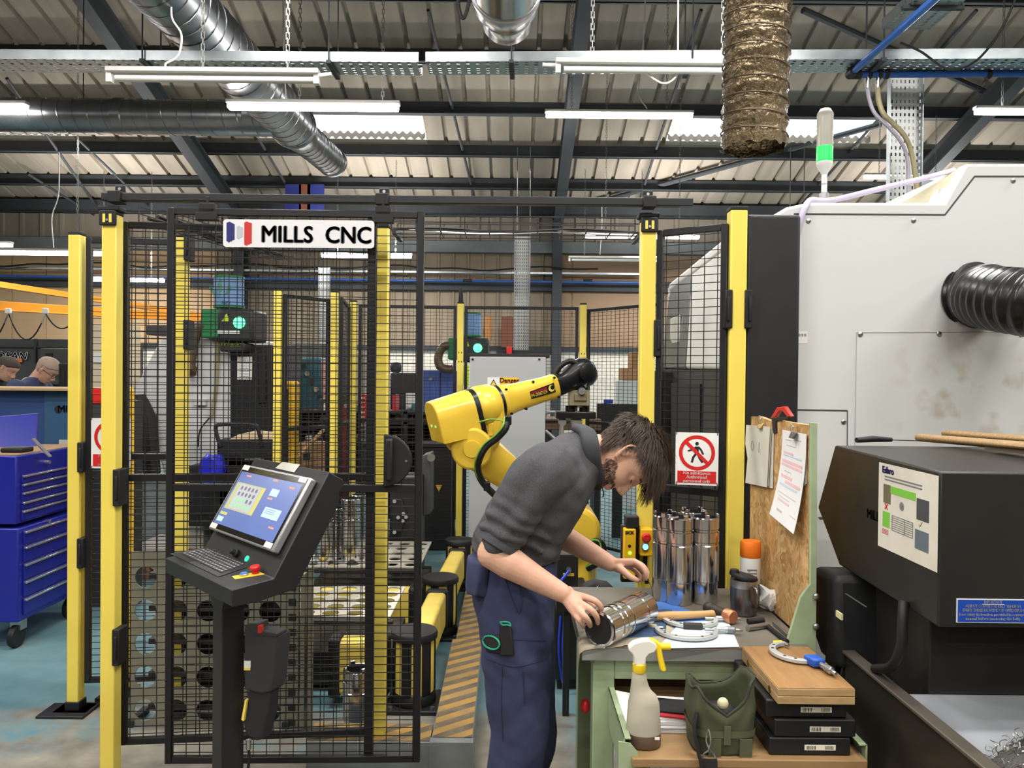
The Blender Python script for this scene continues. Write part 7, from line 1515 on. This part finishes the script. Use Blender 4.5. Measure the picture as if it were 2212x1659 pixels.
def headpt(z, a):
    ca, sa = cos(a), sin(a); x = (interp(FF,z) if ca > 0 else interp(BK,z)); w = interp(WD,z)
    e = .86 if ca > 0 else .96; px, py = x*abs(ca)**e*(1 if ca > 0 else -1), w*abs(sa)**.92*(1 if sa > 0 else -1)
    for s in (-1, 1):                  # eye sockets, cheekbones
        d2 = ((py-s*.033)/.017)**2 + ((z+.001)/.013)**2
        if ca > 0: px -= .011*math.exp(-d2)
        d2 = ((py-s*.045)/.018)**2 + ((z+.03)/.018)**2
        if ca > 0: px += .005*math.exp(-d2)
    return V((px, py, z))
def head(b, O, R, s=1.0):
    g = lambda p: O + R @ (V(p)*s); rs = []
    for i in range(61):
        z = -.122 + .234*i/60; rs.append([g(headpt(z, 2*pi*k/72)) for k in range(72)])
    b.loft(rs)
    rs = []                             # nose
    for z, x0, x1, w in ((.014,.07,.092,.007),(.0,.07,.095,.0075),(-.015,.07,.103,.009),(-.03,.07,.112,.012),(-.038,.07,.116,.0145),(-.045,.07,.113,.0165),(-.051,.07,.1,.014),(-.054,.07,.088,.008)):
        rs.append([g((x0+(x1-x0)*(.5+.5*cos(2*pi*k/16)), w*sin(2*pi*k/16)*(1 if cos(2*pi*k/16) < .3 else .8), z)) for k in range(16)])
    b.loft(rs)
    for sy in (-1, 1):
        b.ball(g((.094,sy*.0125,-.046)), .0085*s, nu=12, nv=8)
        b.tube(spline([g((.0,sy*.07,-.034)), g((-.006,sy*.080,-.03)), g((-.022,sy*.088,-.005)), g((-.024,sy*.090,.015)), g((-.012,sy*.088,.031)), g((.006,sy*.082,.026)), g((.011,sy*.076,.008))]), [.0052*s]*36+[.0045*s], 10) if False else limb(b, [g((.004,sy*.069,-.034)), g((-.004,sy*.078,-.033)), g((-.017,sy*.086,-.012)), g((-.024,sy*.090,.012)), g((-.013,sy*.088,.030)), g((.003,sy*.081,.027)), g((.009,sy*.073,.012))], [.006*s,.0065*s,.005*s,.0042*s,.0042*s,.0042*s,.004*s], 10)
        b.ball(g((-.006,sy*.076,.002)), (.012*s,.007*s,.024*s), R, 14, 10)
        b.ball(g((.066,sy*.033,-.001)), .0135*s, nu=14, nv=10)
    for z, x, r in ((-.068,.083,.0058),(-.079,.082,.0068)): limb(b, [g((x-.012,-.022,z-.0015)), g((x,-.008,z)), g((x,.008,z)), g((x-.012,.022,z-.0015))], [r*.5*s,r*s,r*s,r*.5*s], 8)
def strand(b, p, d, L_, r, bend, n=5, jit=0):
    pts = [p]; dd = d.copy()
    for i in range(n): dd = (dd + bend*(1/n) + V((rnd.uniform(-1,1),rnd.uniform(-1,1),rnd.uniform(-1,1)))*jit).normalized(); pts.append(pts[-1]+dd*(L_/n))
    b.tube(pts, [r*(1-.75*i/n) for i in range(n+1)], 3)
# ---------------------------------------------------------------- the man at the bench
D0 = 2.36
man = thing('person', 'man in a dark grey sweatshirt and navy work trousers bending over the bench', 'person', P(1110,1240,D0)); man.location.z = 0
W = lambda x, y, d=D0: P(x, y, d)
t_ = rad(12); Rh = M((V((sin(t_),0,-cos(t_))), V((0,1,0)), V((cos(t_),0,sin(t_))))).transposed()
Rh = Rh @ M.Rotation(rad(-10), 3, 'Z') @ M.Rotation(rad(4), 3, 'X'); Ho = W(1354,985)
HS = 1.01; hd = lambda x, y, z: Ho + Rh @ V((x*HS,y*HS,z*HS))
b = B(); head(b, Ho, Rh, HS)
limb(b, [hd(-.025,0,-.06), hd(-.03,0,-.11), W(1245,985)], [.056,.058,.07], 20)
limb(b, [W(1240,990), W(1194,1046), W(1136,1130), W(1110,1230)], [.065,.085,.09,.095], 20)       # trunk inside the sweatshirt
sR, eR, wR = W(1160,1032,2.17), W(1063,1196,2.13), W(1214,1281,2.12)
sL, eL, wL = W(1190,1020,2.55), W(1180,1140,2.62), W(1318,1217,2.42)
limb(b, [sR, (sR+eR)/2, eR], [.05,.047,.043]); limb(b, [sL, (sL+eL)/2, eL], [.05,.045,.04])
b.ball(eR, .042, nu=16, nv=10)
limb(b, [eR, eR+(wR-eR)*.25+V((0,0,.002)), eR+(wR-eR)*.6, wR], [.042,.0455,.036,.0265], 18)
limb(b, [eL, eL+(wL-eL)*.3, eL+(wL-eL)*.65, wL], [.038,.041,.034,.0255], 18)
def hand(b, wr, kn, fingers, thumb, pr=.012):
    """wr: wrist; kn: four knuckles index..little; fingers: list of point lists after each knuckle; thumb: points from the palm side"""
    for k, (K, F_) in enumerate(zip(kn, fingers)):
        r0 = (.0092,.0096,.0090,.0078)[k]; limb(b, [wr+(K-wr)*.12, wr+(K-wr)*.6, K], [.015,.0125,r0*1.15], 12); limb(b, [K]+F_, [r0*1.1]+[r0*f for f in (1.0,.92,.8)[:len(F_)]], 12, 4)
    for a_, c_ in zip(kn, kn[1:]): limb(b, [wr+(a_-wr)*.7, wr+(c_-wr)*.7], [.0125,.0125], 10, 2); limb(b, [wr+(a_-wr)*.35, wr+(c_-wr)*.35], [.0145,.0145], 10, 2)
    limb(b, thumb, [.0145,.0125,.0105,.0088][:len(thumb)], 12, 4)
dh = 2.13
kR = [W(1267,1291,2.135), W(1259,1307,2.105), W(1251,1320,2.09), W(1243,1329,2.09)]
fR = [[W(1284,1297,2.12), W(1296,1308,2.12), W(1301,1324,2.13)], [W(1275,1316,2.09), W(1288,1331,2.095), W(1292,1346,2.115)], [W(1263,1331,2.075), W(1272,1343,2.085), W(1275,1352,2.11)], [W(1250,1339,2.08), W(1257,1348,2.09), W(1260,1355,2.115)]]
hand(b, wR, kR, fR, [wR+V((.02,.02,0)), W(1240,1290,2.16), W(1262,1296,2.19), W(1282,1310,2.2)])
kL = [W(1371,1213,2.385), W(1370,1214,2.41), W(1366,1218,2.435), W(1358,1224,2.45)]
fL = [[W(1385,1222,2.37), W(1394,1236,2.365), W(1395,1248,2.37)], [W(1387,1222,2.40), W(1397,1236,2.40), W(1396,1250,2.395)], [W(1382,1226,2.43), W(1391,1240,2.43), W(1390,1252,2.42)], [W(1372,1233,2.45), W(1382,1245,2.45), W(1382,1254,2.44)]]
hand(b, wL, kL, fL, [wL+V((.02,-.015,-.01)), W(1344,1232,2.375), W(1361,1246,2.36), W(1375,1253,2.365)])
body = baked(b, 'body', SKIN, man, .0034, 5)
# lips, lids and brows
LIP = mat('lip_skin', (190,120,108), .5); BRW = mat('brown_hair', (64,48,36), .55); EYE = mat('lash_dark', (50,36,30), .6)
for sy in (-1, 1):
    limb_b = B(); pts = spline([hd(.0735,sy*.046,-.003), hd(.0795,sy*.04,-.007), hd(.0815,sy*.033,-.008), hd(.080,sy*.024,-.006)]); limb_b.tube(pts, .0011, 5); limb_b.done('eye_lashes', EYE, man)
    bb_ = B()
    for k in range(70):
        f = rnd.random(); y = sy*(.016+.036*f); p = hd(headpt(.018+.004*sin(f*pi), math.atan2(y/interp(WD,.018), .9))[0]+.001, y, .017+.006*sin(f*pi)+rnd.uniform(-.003,.003)); strand(bb_, p, Rh @ V((.25,sy*.8,.15)), .009, .0006, V((0,0,0)), 3)
    bb_.done('eyebrow', BRW, man)
# hair
HAIR = mat('dark_brown_hair', (82,65,51), .5, var=(40,.7,(48,37,28))); nt, bs, L = nodes(HAIR); bs.inputs['Specular IOR Level'].default_value = .35
grav = Rh.transposed() @ V((0,0,-1))    # gravity in the head's own frame
def scalp(p):                            # is this head-frame point under hair?
    x, y, z = p; lim = -.035 if x < -.045 else (.0 if x < -.02 else (.028 if x < .02 else (.028+(x-.02)*.45)))
    if x < -.03: lim = -.055
    return z > lim
b = B(); rs = []                          # the mass of the hair
for i in range(44):
    z = -.06 + .178*i/43
    ring = []
    for k in range(80):
        a = 2*pi*k/80; zz = min(z, .1119); p = headpt(zz, a); n = V((p.x, p.y*1.1, max(0, zz)*.6)).normalized(); ok = scalp((p.x, p.y, zz))
        th = (.0075+.005*noise.noise(p*28)+.003*noise.noise(p*60)) if ok else -.008
        if ok and p.x > .02: th += .004
        ring.append(hd(*(p+n*th)) if i < 43 else hd(*(p+V((0,0,th)))))
    rs.append(ring)
b.loft(rs); hairm = baked(b, 'hair', HAIR, man, .004, 3)
b = B(); cnt = 0
while cnt < 5200:
    z = rnd.uniform(-.055,.1118); a = rnd.uniform(0,2*pi); p = headpt(z, a)
    if not scalp((p.x, p.y, z)): continue
    cnt += 1; n = V((p.x, p.y, z*.7)).normalized(); flow = (p-V((-.07,.012,.085))).normalized()*.9 + V((.25,0,-.1)) + (grav*.45 if p.x > .02 else V((0,0,0))) + V((noise.noise(p*22),noise.noise(p*22+V((3,0,0))),noise.noise(p*22+V((0,7,0)))))*.55
    fl_ = (flow - n*flow.dot(n)); fl_ = fl_.normalized() if fl_.length > .05 else V((0,0,-1)); d = (fl_+n*(.3+.3*rnd.random())).normalized()
    L_ = rnd.uniform(.025,.045)*(1.25 if z > .04 else .75)*(.55 if p.x < -.05 and z < .0 else 1); front = p.x > .03 and z > .045
    if front: L_ = rnd.uniform(.045,.085)
    strand(b, hd(*(p+n*.0085)), Rh @ d, L_*1.15, rnd.uniform(.0007,.0012), Rh @ (grav*(.9 if front else .25) - n*.45), 5, .08)
b.done('hair_strands', HAIR, hairm)
# beard: short strands on jaw, chin and upper lip over the skin
b = B(); cnt = 0; BRD = mat('beard_hair', (80,62,49), .65)
while cnt < 2600:
    z = rnd.uniform(-.12,-.02); a = rnd.uniform(-2.0,2.0); p = headpt(z, a)
    nq = V((noise.noise(p*45),noise.noise(p*45+V((4,0,0))),noise.noise(p*45+V((0,4,0)))))*.016; p0_ = p; p = p+nq; z = p.z
    jaw = z < -.088 or (abs(p.y) > .03 and p.x < .066 and p.x > -.012 and z < -.028-.35*max(0,p.x)) or (p.x > .07 and -.066 < z < -.056 and abs(p.y) < .03) or (abs(p.y) > .026 and z < -.06)
    if not jaw or (p.x < .004): continue
    if noise.noise(p*70)+rnd.uniform(-.5,.5) < -.12: continue
    p = p0_; cnt += 1; n = V((p.x, p.y, -.02)).normalized(); strand(b, hd(*(p-n*.001)), Rh @ (n*.5+V((.1,0,-.8))).normalized(), rnd.uniform(.006,.012), .00075, Rh @ V((0,0,-.3)), 3, .15)
b.done('beard', BRD, man)
# ---- sweatshirt
SWT = mat('charcoal_marl_sweatshirt', (78,78,80), .92, var=(230,.6,(56,56,59)), bump=(330,.25)); b = B()
def section(c, d, r1, ry, e=.85, n=36):  # ring across direction d: r1 in the picture plane, ry in depth
    d = d.normalized(); u = V((0,1,0)).cross(d).normalized(); return [c + u*(r1*(abs(cos(2*pi*i/n))**e)*(1 if cos(2*pi*i/n) > 0 else -1)) + V((0,1,0))*(ry*(abs(sin(2*pi*i/n))**e)*(1 if sin(2*pi*i/n) > 0 else -1)) for i in range(n)]
sp_ = [(1113,1192,.138,.186),(1114,1184,.138,.186),(1116,1175,.134,.182),(1136,1128,.128,.19),(1166,1082,.122,.2),(1194,1045,.115,.205),(1220,1014,.106,.19),(1245,996,.092,.15),(1266,984,.082,.1),(1284,981,.078,.088)]
C_ = [W(x,y) for x, y, _, _ in sp_]; rs = []
for i, (x, y, r1, ry) in enumerate(sp_): rs.append(section(C_[i], C_[min(i+1,9)]-C_[max(i-1,0)], r1, ry))
b.loft(rs)
limb(b, [W(1194,1016,2.22), sR+V((0,-.005,0)), sR+(eR-sR)*.35+V((-.006,0,0)), sR+(eR-sR)*.62+V((-.003,0,0)), sR+(eR-sR)*.80], [.084,.080,.075,.068,.059], 22)
limb(b, [W(1200,1015,2.48), sL, (sL+eL)/2, eL+(wL-eL)*.12], [.09,.075,.064,.055], 20)
ua = (eR-sR).normalized()
def wr_(co):
    k = 0; t = (co-sR).dot(ua)/(eR-sR).length; q = (co-sR)-ua*(co-sR).dot(ua)
    if co.y < 2.26 and t > .25 and q.length < .13:
        k += .0105*min(1,(t-.25)*2.2)*sin(t*34+5*noise.noise(co*9)+q.x*22)*(.55+.6*noise.noise(co*14))
    k += .007*noise.noise(V((co.x*7+co.z*5, co.y*5, (co.z-co.x)*17))) + .003*noise.noise(co*26)
    if co.z < 1.12: k += .006*sin((co.z+co.x*.5)*95+4*noise.noise(co*8))*max(0,noise.noise(co*6)+.3)
    return k
sweater = baked(b, 'sweatshirt', SWT, man, .0065, 9, wr_)
b = B(); cn = spline([W(1262,926,2.36), W(1280,938,2.30), W(1287,965,2.265), W(1292,1005,2.285), W(1302,1044,2.36), W(1292,1005,2.44), W(1287,965,2.455), W(1280,938,2.42)]+[W(1262,926,2.36)])
cc = W(1278,980); pl2 = [cc+(p-cc)*1.03 for p in cn]; b.tube(pl2[:-1], .0125, 10, closed=True, flat=1.0)
for k in range(2): b.tube([cc+(p-cc)*(1.03+.02*k)-V((.014*(k+1),0,.0)) for p in cn][:-1], .0135, 10, closed=True)
baked(b, 'collar', mat('collar_dark_marl', (60,61,64), .92, bump=(330,.25)), sweater, .005, 6)
b = B(); cuff = sR+(eR-sR)*.86; 
for k in range(2): b.lathe([(.050,-.012),(.0585,-.011),(.060,0),(.0585,.011),(.050,.012)], cuff-ua*(.02*k), ua, 28)
b.done('cuff', SWT, sweater)
b = B(); b.tube(spline([W(1303,1040,2.3), W(1301,1052,2.295), W(1304,1066,2.29), W(1302,1074,2.29)]), .0022, 6); b.done('drawcord', INK, sweater)
# ---- trousers
TRS = mat('navy_work_trousers', (56,60,92), .85, var=(18,.6,(46,50,78)), bump=(420,.2)); b = B(); rs = []
hp = [(1110,1176,.118,.162),(1108,1204,.133,.178),(1108,1240,.136,.182),(1110,1290,.126,.186),(1112,1330,.112,.184)]; C_ = [W(x,y) for x, y, _, _ in hp]
for i, (x, y, r1, ry) in enumerate(hp): rs.append(section(C_[i], V((0,0,-1)), r1, ry, .9))
b.loft(rs)
kn_ = W(1120,1600,2.26); an = V((kn_.x-.06, 2.28, .1)); limb(b, [W(1108,1285,2.27), W(1114,1380,2.26), W(1118,1490,2.26), kn_, V((kn_.x-.03,2.27,.3)), an], [.112,.108,.098,.086,.078,.072], 24)
kf = W(1148,1600,2.5); limb(b, [W(1118,1285,2.46), W(1134,1380,2.48), W(1142,1490,2.5), kf, V((kf.x-.02,2.5,.3)), V((kf.x-.04,2.5,.1))], [.104,.098,.088,.08,.074,.07], 24)
def trw(co):
    k = .0055*noise.noise(V((co.x*9+co.z*3, co.y*8, co.z*11-co.x*9))) + .0025*noise.noise(co*24)
    k += .004*sin((co.z*1.0+co.x*.8)*70+6*noise.noise(co*5))*max(0, noise.noise(co*4.5))
    return k
tr = baked(b, 'trousers', TRS, man, .008, 8, trw)
def patch(pts, d, n, m, th=.006, par=None): b = B(); b.prism([W(x,y,d) for x, y in pts], (0,th,0)); return b.done(n, m, par or tr, bev=.002)
b = B(); rs = []
for t, k in ((0,0),(.3,.012),(.6,.02),(1,.022)):
    x0 = 1018+t*-2; yy = 1214+76*t; rs.append([W(1050-6*t,yy-6*t,2.22), W(1062-8*t,yy+4,2.2-.0*k), W(1040-14*t,yy+2,2.195-k), W(1014-8*t,yy-6,2.22-k), W(1008-2*t,yy-16*(1-t)-14*t,2.3-k), W(1016,yy-20,2.32)])
b.loft(rs); baked(b, 'pocket_flap', TRS, tr, .006, 10, trw)
SEAM = mat('navy_seam', (40,43,68), .85)
sm = lambda pts, d=2.152, n='seam', r=.0016: B().tube(spline([W(x,y,d) for x, y in pts]), r, 5).done(n, SEAM, tr)
from mathutils.bvhtree import BVHTree
bm_ = bmesh.new(); bm_.from_mesh(tr.data); bvh = BVHTree.FromBMesh(bm_)
def hug(px, py, off=.001):
    w = ray(px, py).normalized(); h = bvh.ray_cast(CAM, w); return (h[0]-w*off) if h[0] else W(px, py, 2.16)
for pts in ([(1085,1235),(1105,1290),(1122,1325),(1128,1280),(1118,1240)],[(1085,1440),(1083,1520),(1086,1600)],[(1130,1450),(1134,1520)],[(1048,1400),(1100,1382),(1180,1385)],[(1050,1422),(1110,1440),(1180,1424)]):
    sp2 = spline([(x,y,0) for x, y in pts], 6); B().tube([hug(p.x,p.y) for p in sp2], .0016, 5).done('seam', SEAM, tr)
# glove tucked in the thigh pocket
GLV = mat('black_glove', (20,20,21), .7); GCU = mat('teal_glove_cuff', (40,150,118), .7)
b = B()
for A_ in ([(1079,1346),(1104,1350),(1112,1414),(1078,1414)],[(1044,1374),(1079,1368),(1080,1410),(1050,1405)]): b.prism([hug(x,y,.001) for x, y in A_], (0,-.014,0))
gl = b.done('work_glove', GLV, tr, bev=.005)
b = B(); b.tube([hug(1061+18*cos(t*pi/10),1389-1+14*sin(t*pi/10)+4*cos(t*pi/10),.016) for t in range(20)], .0028, 6, closed=True); b.done('glove_cuff', GCU, gl)
b = B(); b.tube(spline([hug(x,y,.016) for x, y in ((1080,1344),(1086,1350),(1096,1350),(1103,1352),(1100,1345),(1090,1343))]), .0024, 6, closed=True); b.done('glove_cuff', GCU, gl)
b = B(); b.prism([hug(1061+15*cos(t*pi/8),1388+11*sin(t*pi/8)+4*cos(t*pi/8),.017) for t in range(16)], (0,-.001,0)); b.done('glove_opening', INK, gl)
# boots on the floor
for x, y in ((an.x, 2.28), (kf.x-.04, 2.5)):
    b = B(); limb(b, [(x,y,.14),(x,y,.07),(x+.04,y,.05),(x+.16,y,.035)], [.062,.06,.052,.042]); b.bb((x-.06,y-.045,0),(x+.2,y+.045,.025)); baked(b, 'boot', mat('black_boot', (26,25,25), .5), man, .008, 4)
# the thin tool in his far hand
tl = thing('hanging_feeler_strip', 'thin grey metal strip held in the fingers of the raised far hand', 'tool', W(1400,1260,2.375))
b = B(); b.tube(spline([W(1385,1236,2.372), W(1393,1241,2.37), W(1401,1255,2.37), W(1408,1272,2.37), W(1411,1292,2.37)]), .0035, 8, flat=.35); b.done('strip', mat('dull_steel_strip', (120,118,112), .35, .8), tl)
# ---------------------------------------------------------------- the two men far left
def far_man(px, py, d, lab, shirt, hair, tilt, glasses=False, bald=False):
    o = P(px, py, d); r = thing('person', lab, 'person', (o.x, o.y, 0)); Rm = M.Rotation(rad(tilt), 3, 'Y')
    g = lambda x, y, z: o + Rm @ V((x,y,z)); b = B(); head(b, o, Rm)
    nb = V((o.x-.115, o.y, o.z-.10)); limb(b, [g(-.03,0,-.05), nb], [.056,.06]); sh = V((nb.x-.045, nb.y, nb.z-.05))
    limb(b, [sh, V((sh.x-.04,sh.y,sh.z-.3)), V((sh.x-.02,sh.y,.9))], [.09,.11,.12]); hw = []
    for s in (-1, 1):
        e_ = V((sh.x+.1, sh.y+s*.26, sh.z-.28)); h_ = V((sh.x+.34, sh.y+s*.16, sh.z-.32)); limb(b, [V((sh.x,sh.y+s*.19,sh.z)), e_], [.05,.042]); limb(b, [e_, h_], [.04,.028]); hw.append((e_,h_))
        kn = [h_+V((.07,s*.03-.022*k*s,.0)) for k in range(4)]; hand(b, h_, kn, [[k_+V((.03,0,-.012)), k_+V((.045,0,-.035))] for k_ in kn], [h_+V((.02,-s*.02,0)), h_+V((.05,-s*.045,-.01)), h_+V((.075,-s*.05,-.02))])
    baked(b, 'body', SKIN, r, .0055, 4)
    b = B(); rs = []
    for z, rx, ry, dx in ((.93,.14,.19,.0),(sh.z-.35,.135,.2,-.02),(sh.z-.12,.13,.215,-.01),(sh.z,.115,.2,.0),(sh.z+.045,.085,.13,.025),(sh.z+.085,.066,.075,.055)): rs.append([V((sh.x+dx+rx*cos(2*pi*i/28), sh.y+ry*sin(2*pi*i/28), z)) for i in range(28)])
    b.loft(rs)
    for s, (e_, h_) in zip((-1, 1), hw): limb(b, [V((sh.x,sh.y+s*.19,sh.z-.02)), e_, e_+(h_-e_)*.2], [.085,.062,.055])
    baked(b, 'shirt', shirt, r, .011, 6, lambda c: .006*noise.noise(c*11))
    b = B(); rs = []
    limb(b, [(sh.x-.01,sh.y-.1,.95),(sh.x,sh.y-.1,.5),(sh.x,sh.y-.1,.1)], [.12,.085,.07]); limb(b, [(sh.x-.01,sh.y+.1,.95),(sh.x,sh.y+.1,.5),(sh.x,sh.y+.1,.1)], [.12,.085,.07]); baked(b, 'trousers', TRS, r, .016, 4)
    for s in (-.1, .1): b = B(); limb(b, [(sh.x,sh.y+s,.1),(sh.x+.03,sh.y+s,.05),(sh.x+.14,sh.y+s,.04)], [.06,.052,.042]); baked(b, 'boot', MATS['black_boot'], r, .012, 3)
    b = B(); rs = []
    for i in range(26):
        z = -.06+.172*i/25; ring = []
        for k in range(56):
            a = 2*pi*k/56; p = headpt(min(z,.1119), a); n = V((p.x,p.y,max(0,z)*.6)).normalized(); ok = scalp((p.x,p.y,z-.004)) 
            ring.append(g(*(p+n*(.010 if ok else -.012))))
        rs.append(ring)
    b.loft(rs); baked(b, 'hair', hair, r, .005, 1)
    if glasses:
        b = B()
        for s in (-1, 1):
            c = g(.098,s*.033,-.004); b.tube([c+Rm @ V((0,.021*cos(t*pi/8),.016*sin(t*pi/8))) for t in range(16)], .002, 5, closed=True); b.tube([g(.097,s*.052,0), g(.05,s*.074,.004), g(-.005,s*.079,.004)], .002, 5)
        b.tube([g(.099,-.012,-.002), g(.1,0,.0), g(.099,.012,-.002)], .002, 5); b.done('glasses', INK, r)
    return r
far_man(16, 796, 7.5, 'dark haired man in a black top, cut off by the left picture edge', mat('black_top', (44,46,56), .9), mat('cropped_dark_hair', (66,56,50), .8), 34)
far_man(103, 799, 7.0, 'man with cropped grey hair and glasses in a navy shirt, far left', mat('navy_shirt', (62,72,104), .85), mat('cropped_grey_hair', (168,146,132), .8), 40, glasses=True, bald=True)
